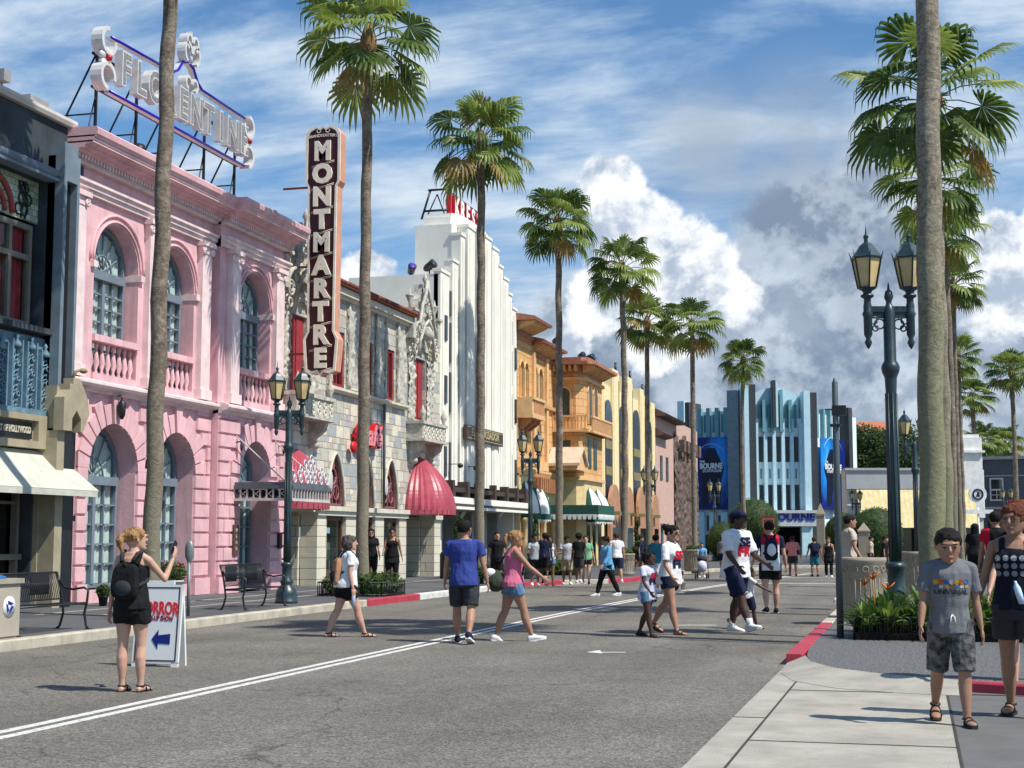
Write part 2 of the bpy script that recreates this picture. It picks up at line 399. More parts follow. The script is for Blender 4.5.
# ---------------------------------------------------------------- ground, road, kerbs
def asphalt_mat():
    m = mat('asphalt', (0.150, 0.138, 0.118), rough=0.88, var=0.16, scale=0.35, bump=0.5, bscale=90, spec=0.25)
    t = m.node_tree; b = bsdf(m); tc = nd(t, 'ShaderNodeTexCoord')
    src = b.inputs['Base Color'].links[0].from_socket
    v = nd(t, 'ShaderNodeTexVoronoi', i_Scale=26.0); t.links.new(tc.outputs['Object'], v.inputs['Vector'])
    n = nd(t, 'ShaderNodeTexNoise', i_Scale=42.0, i_Detail=4.0); t.links.new(tc.outputs['Object'], n.inputs['Vector'])
    ml = nd(t, 'ShaderNodeMapRange'); ml.inputs['From Min'].default_value = .3; ml.inputs['From Max'].default_value = .7; ml.inputs['To Min'].default_value = .38; ml.inputs['To Max'].default_value = 1.75
    t.links.new(n.outputs['Fac'], ml.inputs['Value'])
    bw = nd(t, 'ShaderNodeMapRange'); bw.inputs['To Min'].default_value = .75; bw.inputs['To Max'].default_value = 1.3
    sx = nd(t, 'ShaderNodeSeparateXYZ'); t.links.new(v.outputs['Color'], sx.inputs[0]); t.links.new(sx.outputs[0], bw.inputs['Value'])
    p = nd(t, 'ShaderNodeMath', operation='MULTIPLY'); t.links.new(ml.outputs[0], p.inputs[0]); t.links.new(bw.outputs[0], p.inputs[1])
    mu = nd(t, 'ShaderNodeMix', data_type='RGBA', blend_type='MULTIPLY'); mu.inputs['Factor'].default_value = 1
    t.links.new(src, mu.inputs['A']); t.links.new(p.outputs[0], mu.inputs['B'])
    vc = nd(t, 'ShaderNodeTexVoronoi', feature='DISTANCE_TO_EDGE', i_Scale=.16); wn = nd(t, 'ShaderNodeTexNoise', i_Scale=.8, i_Detail=6.0); wa = nd(t, 'ShaderNodeVectorMath', operation='ADD'); ws = nd(t, 'ShaderNodeVectorMath', operation='SCALE'); ws.inputs['Scale'].default_value = 1.3
    t.links.new(tc.outputs['Object'], wn.inputs['Vector']); t.links.new(wn.outputs['Color'], ws.inputs[0]); t.links.new(ws.outputs[0], wa.inputs[0]); t.links.new(tc.outputs['Object'], wa.inputs[1]); t.links.new(wa.outputs[0], vc.inputs['Vector'])
    cm_ = nd(t, 'ShaderNodeMapRange'); cm_.inputs['From Min'].default_value = .0; cm_.inputs['From Max'].default_value = .004; cm_.inputs['To Min'].default_value = .55; cm_.inputs['To Max'].default_value = 1.0; t.links.new(vc.outputs['Distance'], cm_.inputs['Value'])
    so_ = nd(t, 'ShaderNodeTexNoise', i_Scale=1.1, i_Detail=4.0); t.links.new(tc.outputs['Object'], so_.inputs['Vector']); sm_ = nd(t, 'ShaderNodeMapRange'); sm_.inputs['From Min'].default_value = .66; sm_.inputs['From Max'].default_value = .74; sm_.inputs['To Min'].default_value = 1.0; sm_.inputs['To Max'].default_value = .72; t.links.new(so_.outputs['Fac'], sm_.inputs['Value'])
    mpb = nd(t, 'ShaderNodeMapping'); mpb.inputs['Scale'].default_value = (.9, .03, 1); t.links.new(tc.outputs['Object'], mpb.inputs[0]); nb_ = nd(t, 'ShaderNodeTexNoise', i_Scale=1.0, i_Detail=3.0); t.links.new(mpb.outputs[0], nb_.inputs['Vector']); mb_ = nd(t, 'ShaderNodeMapRange'); mb_.inputs['From Min'].default_value = .35; mb_.inputs['From Max'].default_value = .65; mb_.inputs['To Min'].default_value = .86; mb_.inputs['To Max'].default_value = 1.1; t.links.new(nb_.outputs['Fac'], mb_.inputs['Value'])
    q1 = nd(t, 'ShaderNodeMath', operation='MULTIPLY'); t.links.new(cm_.outputs[0], q1.inputs[0]); t.links.new(sm_.outputs[0], q1.inputs[1]); q2 = nd(t, 'ShaderNodeMath', operation='MULTIPLY'); t.links.new(q1.outputs[0], q2.inputs[0]); t.links.new(mb_.outputs[0], q2.inputs[1])
    m2_ = nd(t, 'ShaderNodeMix', data_type='RGBA', blend_type='MULTIPLY'); m2_.inputs['Factor'].default_value = 1; t.links.new(mu.outputs['Result'], m2_.inputs['A']); t.links.new(q2.outputs[0], m2_.inputs['B'])
    t.links.new(m2_.outputs['Result'], b.inputs['Base Color'])
    return m
M_ASP = asphalt_mat()
M_CON = mat('concrete', (0.37, 0.345, 0.29), rough=0.9, var=0.14, scale=1.6, bump=0.35, bscale=60, stain=0.28)
M_CON2 = mat('grey_concrete', (0.13, 0.13, 0.128), rough=0.9, var=0.12, scale=1.5, bump=0.25, bscale=60)
M_KERB = mat('kerb_concrete', (0.46, 0.42, 0.33), rough=0.85, var=0.18, scale=2.5, bump=0.3, bscale=30, stain=0.35)
M_RED = mat('red_kerb_paint', (0.42, 0.035, 0.06), rough=0.55, var=0.18, scale=5, bump=0.2, stain=0.15)
def chip(m, c, th=.60, sc=7.0):
    t = m.node_tree; b = bsdf(m); src = b.inputs['Base Color'].links[0].from_socket; tc = nd(t, 'ShaderNodeTexCoord'); n = nd(t, 'ShaderNodeTexNoise', i_Scale=sc, i_Detail=9.0, i_Roughness=.75); t.links.new(tc.outputs['Object'], n.inputs['Vector'])
    r = nd(t, 'ShaderNodeMapRange'); r.inputs['From Min'].default_value = th; r.inputs['From Max'].default_value = th + .02; t.links.new(n.outputs['Fac'], r.inputs['Value']); x = nd(t, 'ShaderNodeMix', data_type='RGBA'); x.inputs['B'].default_value = col4(c); t.links.new(src, x.inputs['A']); t.links.new(r.outputs[0], x.inputs['Factor']); t.links.new(x.outputs['Result'], b.inputs['Base Color'])
chip(M_RED, (.34, .28, .23), .62)
M_WPAINT = mat('road_paint', (0.66, 0.65, 0.60), rough=0.7, var=0.10, scale=6, bump=0.2, stain=0.25)
chip(M_WPAINT, (.17, .16, .145), .57, 16.0)
M_DARK = mat('dark_joint', (0.05, 0.045, 0.04), rough=0.9)
M_AGG = mat('exposed_aggregate', (0.035, 0.037, 0.04), c2=(0.21, 0.21, 0.21), rough=0.85, scale=32.0, bump=0.7, bscale=45)
M_PAV = brick_mat('dark_pavers', [(0.078, 0.082, 0.088), (0.095, 0.098, 0.103), (0.07, 0.073, 0.08), (0.105, 0.105, 0.108)], w=1.2, h=1.2, mortar=0.012, mc=(0.03, 0.03, 0.03), vec='xy', off=0.0, bump=0.15, noise_var=0.2)
M_GRD = mat('far_ground', (0.12, 0.115, 0.105), rough=0.9, var=0.15, scale=0.2)
g = MB(); g.add([(-1500, -1500, -0.02), (1500, -1500, -0.02), (1500, 1500, -0.02), (-1500, 1500, -0.02)], [(0, 1, 2, 3)]); struct(g, 'ground', M_GRD)
g = MB(); g.poly([(-13.2, -8), (40, -8), (60, 90), (-13.2, 90)], -0.015, 0.0); struct(g, 'road', M_ASP)
fa, fb, fc = dp(735, 78.5), dp(860, 79.5), dp(1150, 84)
edgeL = [(-12.5, -8), (-12.5, 47.5), (-12.3, 49.2), (-11.6, 50.6), (-10.6, 51.8), (-10.1, 53.5), (-9.9, 67.5), (-9.2, 71.0), (-7.0, 75.0), (fa.x, fa.y), (fb.x, fb.y), (fc.x, fc.y)]
g = MB(); g.poly(edgeL + [(200, 500), (-200, 500), (-200, -8)], -0.01, 0.15); struct(g, 'pavement', M_PAV)
def strip(mb, line, w0, w1, z0, z1, a=0, b=1e9):
    """kerb band beside a polyline (offset w0..w1 to its left), between arc lengths a and b"""
    pts = []; acc = 0; 
    for i in range(len(line) - 1):
        p, q = Vector(line[i]), Vector(line[i + 1]); Ls = (q - p).length; n = max(1, int(Ls / 2))
        for k in range(n): 
            x = acc + Ls * k / n; pts.append((x, p + (q - p) * (k / n)))
        for e in (a, b):
            if acc < e < acc + Ls: pts.append((e, p + (q - p) * ((e - acc) / Ls)))
        acc += Ls
    pts.append((acc, Vector(line[-1]))); pts.sort(key=lambda z: z[0]); pts = [p for d, p in pts if a - 1e-6 <= d <= b + 1e-6]
    secs = []
    for i, p in enumerate(pts):
        d = (pts[min(i + 1, len(pts) - 1)] - pts[max(i - 1, 0)]).normalized(); nn = Vector((-d.y, d.x))
        A, B = p + nn * w0, p + nn * w1
        secs.append([(A.x, A.y, z0), (A.x, A.y, z1 - 0.02), (A.x + nn.x * .02, A.y + nn.y * .02, z1), (B.x, B.y, z1), (B.x, B.y, z0)])
    mb.loft(secs, smooth=False)
K0 = 8.0   # arc length at y = 0
segs = [(0, K0 + 33.0, M_KERB), (K0 + 33.0, K0 + 36.9, M_RED), (K0 + 36.9, K0 + 47.5, M_WPAINT), (K0 + 47.5, K0 + 50.4, M_RED), (K0 + 50.4, K0 + 52.5, M_KERB), (K0 + 52.5, K0 + 66, M_RED), (K0 + 66, 1e9, M_KERB)]
mats_ = [M_KERB, M_RED, M_WPAINT]
g = MB()
for a, b, m in segs: g.mi = mats_.index(m); strip(g, edgeL, -0.02, 0.17, -0.01, 0.156, a, b)
struct(g, 'kerb', mats_)
# right-hand corner: crossing slab, raised pavement
xr = -1.6
g = MB(); g.poly([(xr, -8), (0.27, -8), (0.27, 19.4), (xr, 19.4)], -0.01, 0.02); struct(g, 'crossing_slab', M_CON)
g = MB(); g.poly([(0.275, -8), (40, -8), (40, 19.4), (0.275, 19.4)], -0.01, 0.018); struct(g, 'crossing_slab', M_CON2)
g = MB()
for (x0, x1, y0, y1) in ((-1.32, -1.30, 5, 17.6), (-1.3, 12, 15.9, 15.93), (-1.3, 0.27, 11.9, 11.92), (0.262, 0.285, -8, 16.4), (-1.6, -1.3, 13.4, 13.42), (-1.6, -1.3, 10.2, 10.22)): g.poly([(x0, y0), (x1, y0), (x1, y1), (x0, y1)], 0.021, 0.0245)
struct(g, 'slab_joints', M_DARK)
arc = [(30, 15.6), (3, 15.9), (1.2, 16.15), (0.3, 16.5), (-0.4, 16.95), (-0.95, 17.6), (-1.25, 18.4), (-1.36, 19.3), (-1.42, 20.5), (-1.44, 26.5), (-1.44, 50), (-0.6, 51.6), (1, 52.3), (40, 52.5)]
g = MB(); g.poly(arc + [(40, 15.6)], -0.005, 0.12); struct(g, 'raised_pavement', M_AGG)
lineR = [(30, 15.57), (3, 15.87), (1.2, 16.12), (0.45, 16.4)]
g = MB(); strip(g, lineR[::-1], -0.16, 0.0, -0.004, 0.125); struct(g, 'kerb', M_RED)
lineK = [(0.3, 16.5), (-0.4, 16.95), (-0.95, 17.6), (-1.25, 18.4)]
inn_ = [(0.46, 16.40), (0.0, 16.68), (-0.4, 16.95), (-0.95, 17.6), (-1.25, 18.4), (-1.38, 19.3)]; out_ = [(0.46, 15.75), (-0.25, 15.9), (-0.85, 16.2), (-1.35, 16.9), (-1.58, 17.9), (-1.61, 19.3)]
g = MB(); g.loft([[(p[0], p[1], -.004), (p[0], p[1], .121), (q[0], q[1], .0245), (q[0], q[1], -.004)] for p, q in zip(inn_, out_)], smooth=False); struct(g, 'kerb_ramp', M_CON)
g = MB(); strip(g, [(-1.62, 19.3), (-1.62, 26.6)], -0.2, 0.0, -0.004, 0.135); struct(g, 'kerb', M_RED)
g = MB(); strip(g, [(-1.62, 26.6), (-1.62, 50), (-0.7, 51.8), (1, 52.5), (40, 52.7)], -0.2, 0.0, -0.004, 0.132); struct(g, 'kerb', M_KERB)
# markings
g = MB()
def cl(s): return -7.22 + (0.0 if s < 28 else 0.0016 * (s - 28) ** 2 * (1 if s < 60 else 1))
for off in (-0.13, 0.08):
    secs = []
    for i in range(80):
        s = -4 + i * 0.92; x = cl(s) + off
        secs.append([(x - 0.05, s, 0.001), (x + 0.05, s, 0.001), (x + 0.05, s, 0.004), (x - 0.05, s, 0.004)])
    g.loft(secs, smooth=False)
a = gp(586, 652.5); r = Vector((math.cos(YAW), math.sin(YAW), 0)); f = Vector((-math.sin(YAW), math.cos(YAW), 0))
def quad(mb, pts): mb.poly([(p.x, p.y) for p in pts], 0.001, 0.005)
quad(g, [a, a + r * 0.22 - f * 0.22, a + r * 0.22 + f * 0.40]); quad(g, [a + r * 0.223 - f * 0.03, a + r * 0.56 - f * 0.03, a + r * 0.56 + f * 0.05, a + r * 0.223 + f * 0.05])
for (px, py, ln, wd) in ((676, 625.5, 0.75, 0.11), (758, 583.5, 4.6, 0.35), (772, 577.5, 4.0, 0.2)):
    a = gp(px, py); quad(g, [a, a + r * ln, a + r * ln + f * wd, a + f * wd])
struct(g, 'road_markings', M_WPAINT)
# pale inlay strips in the pavement in front of the pink building
g = MB()
for (x, y0, y1) in ((-14.9, 25, 42), (-16.2, 25, 60), (-14.9, 48, 60)): g.poly([(x, y0), (x + .10, y0), (x + .10, y1), (x, y1)], 0.151, 0.155)
struct(g, 'pavement_inlay', M_CON)
# ================================================================ building helpers
D0 = -17.8
GL = glass('window_glass', (0.02, 0.028, 0.035)); GLD = glass('dark_glass', (0.006, 0.006, 0.007), 0.1)
CURT = mat('white_curtain', (0.80, 0.82, 0.76), rough=0.9, var=0.12, scale=4, bump=0.3, bscale=12)
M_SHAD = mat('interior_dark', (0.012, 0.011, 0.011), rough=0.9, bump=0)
M_BLK = mat('black_metal', (0.012, 0.013, 0.016), rough=0.4, var=0.2, bump=0.1, spec=0.5)
M_SPOT = mat('floodlight_metal', (0.02, 0.02, 0.025), rough=0.45)
M_PURPLE = mat('purple_lens', (0.10, 0.05, 0.35), rough=0.2)
def arched_window(par, M, c, r, zs, zb, w, m_frame, panes=(3, 4), mid=None, fan=True, pointed=0.0, curtain=True, gm=None, name='window'):
    """frame, mullions, glass and curtain of an arched window standing at depth w"""
    f = MB(M); t = 0.09
    f.poly(arch_pts(c, r, zs, zb, pointed=pointed), w - .08, w + .04, [arch_pts(c, r - t, zs, zb + t, pointed=pointed)])
    if mid is None: mid = zs - 0.12
    f.box(c - r + t, c + r - t, mid, mid + 0.2, w - .05, w + .12)
    nx, ny = panes
    f.box(c - 0.06, c + 0.06, zb + t, mid, w - .05, w + .06)
    for i in range(1, nx):
        if nx % 2 == 0 and i == nx // 2: continue
        x = c - r + t + 2 * (r - t) * i / nx; f.box(x - .02, x + .02, zb + t, mid, w - .04, w + .03)
    for j in range(1, ny):
        z = zb + t + (mid - zb - t) * j / ny; f.box(c - r + t, c - .06, z - .02, z + .02, w - .04, w + .03); f.box(c + .06, c + r - t, z - .02, z + .02, w - .04, w + .03)
    if fan:
        z0 = mid + 0.2
        f.ring(c, z0, r * 0.42, 0.025, w, a0=0, a1=PI)
        for k in range(1, 6):
            a = PI * k / 6; f.tube([(c + .1 * math.cos(a), z0 + .1 * math.sin(a), w), (c + (r - .08) * math.cos(a), z0 + (r - .08) * math.sin(a) * (1 + (zs - z0) / r), w)], 0.022, 4)
    fo = f.build(name, m_frame, par)
    g = MB(M); g.poly(arch_pts(c, r - .02, zs, zb + .02, pointed=pointed), w - .03, w - .015); g.build('glass', gm or GL2, fo)
    if curtain:
        q = MB(M); vs = []; fs = []; n = 40
        for i in range(n + 1):
            x = c - r + .1 + (2 * r - .2) * i / n; ww = w - .07 + .02 * math.sin(i * 1.7)
            h = zs + math.sqrt(max(0, r * r - (x - c) ** 2)) - .12 if not pointed else zs
            vs += [(x, zb + .1, ww), (x, h, ww)]
        fs = [(2 * i, 2 * i + 2, 2 * i + 3, 2 * i + 1) for i in range(n)]; q.add(vs, fs); q.build('curtain', CURT, fo, recalc=False)
    return fo
def clear_glass(name, tint=(0.85, 0.9, 0.9)):
    m = bpy.data.materials.new(name); m.use_nodes = True; t = m.node_tree; t.nodes.clear()
    o = nd(t, 'ShaderNodeOutputMaterial'); tr = nd(t, 'ShaderNodeBsdfTransparent'); gl = nd(t, 'ShaderNodeBsdfGlossy', i_Roughness=0.04); mx = nd(t, 'ShaderNodeMixShader')
    tr.inputs['Color'].default_value = col4(tint); fr = nd(t, 'ShaderNodeFresnel', i_IOR=1.5)
    ge = nd(t, 'ShaderNodeNewGeometry'); iv = nd(t, 'ShaderNodeMath', operation='SUBTRACT'); iv.inputs[0].default_value = 1; t.links.new(ge.outputs['Backfacing'], iv.inputs[1]); ml_ = nd(t, 'ShaderNodeMath', operation='MULTIPLY'); t.links.new(fr.outputs[0], ml_.inputs[0]); t.links.new(iv.outputs[0], ml_.inputs[1]); t.links.new(ml_.outputs[0], mx.inputs[0]); t.links.new(tr.outputs[0], mx.inputs[1]); t.links.new(gl.outputs[0], mx.inputs[2]); t.links.new(mx.outputs[0], o.inputs[0]); MATS[name] = m
    return m
GL2 = clear_glass('clear_glass')
def flood(name_loc, aim, label, purple=False, s=1.0):
    """rooftop floodlight"""
    x, y, z = name_loc; o = root('floodlight', name_loc, label, 'floodlight', 'floodlights on the roofs')
    m = MB(); a = Vector(aim).normalized() * 0.3 * s
    m.tube([(x, y, z), (x, y, z + .35 * s)], .03 * s, 6); m.box(x - .12 * s, x + .12 * s, y - .12 * s, y + .12 * s, z, z + .04)
    m.build('bracket', M_SPOT, o)
    h = MB(); c = Vector((x, y, z + .5 * s))
    h.tube([c - a, c - a * .6, c + a * .5, c + a], [.10 * s, .17 * s, .2 * s, .22 * s], 12); h.build('housing', M_SPOT, o)
    l = MB(); l.tube([c + a, c + a * 1.03], .19 * s, 12); l.build('lens', M_PURPLE if purple else GL, o)
    return o
# ================================================================ A: dark theatre building at the far left
M = facade(D0); U0, U1 = 15.5, 28.15
M_AW = mat('slate_blue_stucco', (0.040, 0.052, 0.064), rough=0.85, var=0.35, scale=1.2, bump=0.3, bscale=8, stain=0.2)
M_AP = mat('grey_blue_plaster', (0.16, 0.21, 0.25), rough=0.7, var=0.15, scale=2, stain=0.15)
M_TAN = mat('tan_plaster', (0.36, 0.31, 0.21), rough=0.75, var=0.12, scale=3, stain=0.1)
M_COPE = mat('pale_coping', (0.62, 0.56, 0.50), rough=0.8, var=0.1)
M_LAT = mat('blue_cast_iron', (0.13, 0.225, 0.29), rough=0.55, var=0.22, scale=6, bump=0.4, bscale=25)
M_REDC = mat('red_curtain', (0.50, 0.05, 0.06), rough=0.85, var=0.2, scale=5, bump=0.2)
o = root('theatre_building', (D0 - 4, 22, 0.15), 'dark blue-grey stucco theatre front with leaded glass, lattice balcony and cream awning', 'building')
b = MB(M)
b.poly(rect(U0, 28.9, 0.15, 10.6), -.7, 0, [rect(16, 27.5, 6.0, 9.2), rect(16, 27.3, .55, 2.95)])
b.box(U0, 28.9, .15, 10.6, -8, -.701)
b.build('wall', M_AW, o)
c = MB(M); c.prof([(-.8, 10.6), (.12, 10.6), (.16, 10.68), (.16, 10.75), (-.8, 10.78)], U0, 28.35); c.build('coping', M_COPE, o)
c = MB(M); c.tube([(U0, 9.36, .18), (27.6, 9.36, .18)], .13, 10); c.box(U0, 27.5, 9.2, 9.26, 0, .3); c.build('moulding', M_AP, o)
# leaded glass band
M_LG = brick_mat('leaded_glass', [(0.45, 0.5, 0.34), (0.6, 0.62, 0.5), (0.25, 0.38, 0.2), (0.5, 0.52, 0.42), (0.35, 0.45, 0.33)], w=.16, h=.13, mortar=.006, mc=(.02, .02, .02), rough=.3, bump=.1)
c = MB(M); c.box(16, 27.5, 8.3, 9.2, -.28, -.22); lg = c.build('leaded_window', M_LG, o)
c = MB(M); c.mi = 0
for cx in (17.6, 21.7, 25.8):
    for rr, t_ in ((.72, .07), (.46, .06), (.22, .05)): c.ring(cx, 8.34, rr, t_, -.2, a0=0, a1=PI)
    for k in range(1, 8): a_ = PI * k / 8; c.tube([(cx + .1 * math.cos(a_), 8.34 + .1 * math.sin(a_), -.2), (cx + .72 * math.cos(a_), 8.34 + .72 * math.sin(a_), -.2)], .012, 4)
c.mi = 1
for cx in (19.3, 20.1, 23.4, 24.2, 27.0, 26.85):
    for k in range(3): c.ring(cx + R.uniform(-.15, .15), 8.5 + .24 * k, .12, .018, -.2)
    c.tube([(cx, 8.32, -.2), (cx + .1, 8.7, -.2), (cx - .1, 9.1, -.2)], .02, 4)
c.build('tracery', [mat('red_lead_arc', (.28, .05, .04), rough=.5), M_BLK], lg)
# curtained windows
M_WF = mat('taupe_window_frame', (0.20, 0.185, 0.145), rough=0.6)
for (x0, x1) in ((16.4, 18.7), (19.2, 21.2), (21.4, 23.4), (23.8, 25.6), (25.75, 27.3)):
    f = MB(M); f.poly(rect(x0, x1, 6.02, 8.22), -.34, -.2, [rect(x0 + .1, (x0 + x1) / 2 - .05, 6.15, 7.45), rect((x0 + x1) / 2 + .05, x1 - .1, 6.15, 7.45), rect(x0 + .1, (x0 + x1) / 2 - .05, 7.57, 8.1), rect((x0 + x1) / 2 + .05, x1 - .1, 7.57, 8.1)])
    fo = f.build('window', M_WF, o)
    q = MB(M); n = 44; vs = []
    for i in range(n + 1):
        x = x0 + .05 + (x1 - x0 - .1) * i / n; ww = -.40 + .035 * math.sin(i * 1.25) + .015 * math.sin(i * 2.9); vs += [(x, 6.05, ww), (x, 8.2, ww)]
    q.add(vs, [(2 * i, 2 * i + 2, 2 * i + 3, 2 * i + 1) for i in range(n)], True); q.build('curtain', M_REDC, fo, recalc=False)
    q = MB(M); q.box(x0 + .05, x1 - .05, 6.1, 8.15, -.27, -.265); q.build('glass', GL2, fo)
    if x1 < 26: q = MB(M); q.box(x0 + .7, x1 - .5, 6.95, 7.08, -.28, -.275); q.build('sticker', mat('yellow_sticker', (.7, .5, .03)), fo)
c = MB(M); c.prof([(-.2, 5.86), (.24, 5.88), (.24, 6.0), (-.2, 6.02)], U0, 27.5); c.build('sill', M_AW, o)
# cast lattice balcony
c = MB(M)
c.box(U0, 27.5, 4.2, 5.8, .001, .06); c.box(U0, 27.5, 4.16, 4.26, 0, .2)
x = 16.0; k = 0
while x < 27.45:
    tall = 5.78 - .10 * (k % 3 == 1)
    for dx in (-.17, .17): c.box(x + dx - .022, x + dx + .022, 4.2, tall - .12, .06, .16)
    for j in range(9):
        z = 4.32 + j * .155
        if z < tall - .22: 
            c.ring(x, z, .085, .02, .12, n=10, k=4)
            if (j + k) % 2: c.ring(x + .05, z + .06, .05, .016, .15, n=8, k=4)
            else: c.tube([(x - .15, z - .07, .12), (x, z, .16), (x + .15, z - .07, .12)], .015, 4)
    c.lathe([(0.001, tall + .02), (.05, tall - .05), (.02, tall - .1), (.09, tall - .2), (.11, tall - .28)], x, .12, 8, axis='b')
    x += .52; k += 1
c.build('lattice', M_LAT, o)
# name board
c = MB(M); c.poly(rect(U0, 27.45, 3.45, 4.15), 0.02, .24, [rect(22.6, 27.1, 3.6, 4.02)]); c.box(22.6, 27.1, 3.6, 4.02, .02, .1); c.build('board', M_TAN, o)
c = MB(M); c.box(22.75, 27.0, 3.64, 3.98, .1, .15); s_ = c.build('name_plate', M_BLK, o)
c = MB(M); text_mb(c, 'DISTRICT OF HOLLYWOOD', 26.93, 3.81, .19, .02, .15, .004, 'RIGHT', sx=.62); c.build('lettering', mat('cream_letters', (.6, .55, .42)), s_)
# awning, open at its side
c = MB(M)
c.add([(U0, 3.42, .06), (28.0, 3.42, .06), (28.35, 2.60, .95), (U0, 2.60, .95), (U0, 3.38, .06), (28.0, 3.38, .06), (28.33, 2.56, .93), (U0, 2.56, .93)], [(0, 1, 2, 3), (7, 6, 5, 4), (0, 3, 7, 4), (1, 5, 6, 2), (3, 2, 6, 7), (0, 4, 5, 1)])
c.box(U0, 28.3, 2.47, 2.60, .93, .945)
M_AWN = mat('cream_canvas', (0.52, 0.52, 0.44), rough=0.85, var=0.10, scale=3, bump=0.8, bscale=2.5, stain=.2); aw_ = c.build('awning', M_AWN, o)
c = MB(M)
for x in (18, 22, 26, 28.2): c.tube([(x, 2.58, .9), (x, 2.58, .02)], .018, 6); c.tube([(x, 2.58, .88), (x, 3.35, .05)], .014, 6)
c.build('frame', M_BLK, aw_)
# shopfront
c = MB(M); c.box(16, 27.3, .55, 2.95, -.5, -.45); c.build('shop_glass', GLD, o)
c = MB(M)
for x in (16, 17.9, 19.8, 21.7, 23.2, 24.0, 24.8, 25.6, 26.4, 27.2): c.box(x - .04, x + .05, .5, 2.95, -.4, -.25)
c.box(16, 27.3, 1.15, 1.27, -.38, -.2); c.box(16, 27.3, 2.3, 2.36, -.38, -.3); c.box(16, 27.3, .42, .58, -.4, -.18)
c.build('shop_frame', M_WF, o)
c = MB(M)
for x in (27.35, 27.5, 27.66): c.box(x, x + .09, .15, 4.2, .003, .12)
c.build_each('fluting', M_TAN, o)
# corner pilaster with black inset, stepped tan cap
c = MB(M); c.poly(rect(27.5, 28.12, 4.4, 9.85), .0, .40, [rect(27.62, 28.02, 4.6, 9.25)]); c.box(27.56, 28.08, 9.85, 10.1, .0, .36); c.box(27.5, 28.12, 4.4, 9.8, .002, .18); c.build('pilaster', M_AP, o)
c = MB(M); c.box(27.63, 28.01, 4.6, 9.24, .18, .24); c.build('pilaster_inset', M_BLK, o)
c = MB(M); c.poly([(27.35, 3.85), (27.35, 4.55), (27.55, 4.72), (27.55, 4.85), (27.68, 4.85), (27.68, 4.98), (27.95, 4.98), (28.25, 4.6), (28.35, 4.25), (28.12, 3.85), (28.02, 3.85), (28.02, 4.12), (27.85, 4.3), (27.68, 4.12), (27.68, 3.85)], .42, .66)
c.box(27.45, 28.2, 3.9, 4.8, 0.002, .42); c.box(27.38, 27.66, .15, 3.85, .002, .5); c.build('capital', M_TAN, o)
c = MB(M); c.box(27.68, 28.14, .15, 4.2, .002, .45); c.build('column', M_BLK, o)
c = MB(M); c.tube([(27.9, 5.0, .5), (27.95, 5.15, .55), (28.1, 5.2, .6)], .035, 6); c.ball((28.15, 5.18, .6), (.12, .06, .08)); c.build('eagle_finial', mat('bronze', (.25, .2, .1), rough=.5), o)
flood((D0 - .5, 25.2, 10.75), (0.5, .85, .05), 'grey floodlight tilted on the roof edge of the dark theatre building', s=.9)
c = MB(); c.box(D0 - .9, D0 - .1, 26.9, 27.6, 10.78, 11.0); c.tube([(D0 - .6, 26.6, 10.7), (D0 - .6, 26.6, 11.3)], .02, 5); c.box(D0 - .7, D0 - .45, 26.45, 26.7, 11.2, 11.45)
top(c.build('roof_unit', mat('roof_unit_grey', (.3, .3, .3))), 'small grey box and sensor on the theatre roof beside the pink building', 'roof unit')
# ================================================================ B: pink building
M_PK = mat('pink_stucco', (0.72, 0.43, 0.455), rough=0.85, var=0.13, scale=1.4, bump=0.25, bscale=20, stain=0.34)
M_PKD = mat('deep_pink_joint', (0.40, 0.13, 0.18), rough=0.9, var=0.1)
M_PKL = mat('pale_pink_trim', (0.78, 0.61, 0.60), rough=0.8, var=0.10, scale=3, bump=0.15, stain=0.22)
M_GF = mat('grey_joinery', (0.17, 0.21, 0.25), rough=0.55, var=0.1)
PS, PE, PB = 28.15, 39.5, 35.3      # start, end, where the right pavilion steps forward
o = root('pink_building', (D0 - 4, 34, 0.15), 'pink two-storey building with rusticated ground floor, arched windows and a deep cornice', 'building')
low = [(30.45, 1.08, 3.14), (33.45, 1.0, 3.22), (37.55, .95, 3.3)]
upp = [(30.5, 1.0, 7.88), (33.35, 1.0, 7.88), (37.5, 1.0, 7.95)]
for part, a0, a1, ww in (('wall', PS, PB, 0.0), ('wall', PB, PE, .25)):
    b = MB(M)
    hs_ = [arch_pts(c_, r_, z_, .15 if ww else .45) for c_, r_, z_ in low if a0 < c_ < a1]
    b.poly(rect(a0, a1, .15, 4.95), -.8, ww, hs_)
    b.poly(rect(a0, a1, 4.951, 9.3), -.8, ww - .03, [arch_pts(c_, r_, z_, 5.15) for c_, r_, z_ in upp if a0 < c_ < a1])
    b.box(a0, a1, 9.301, 10.5, -.95, ww - .02); b.box(a0, a1, .15, 10.5, -8, -1.5); b.box(a0, a1, 10.3, 10.5, -1.5, -.951)
    b.build(part, M_PK, o)
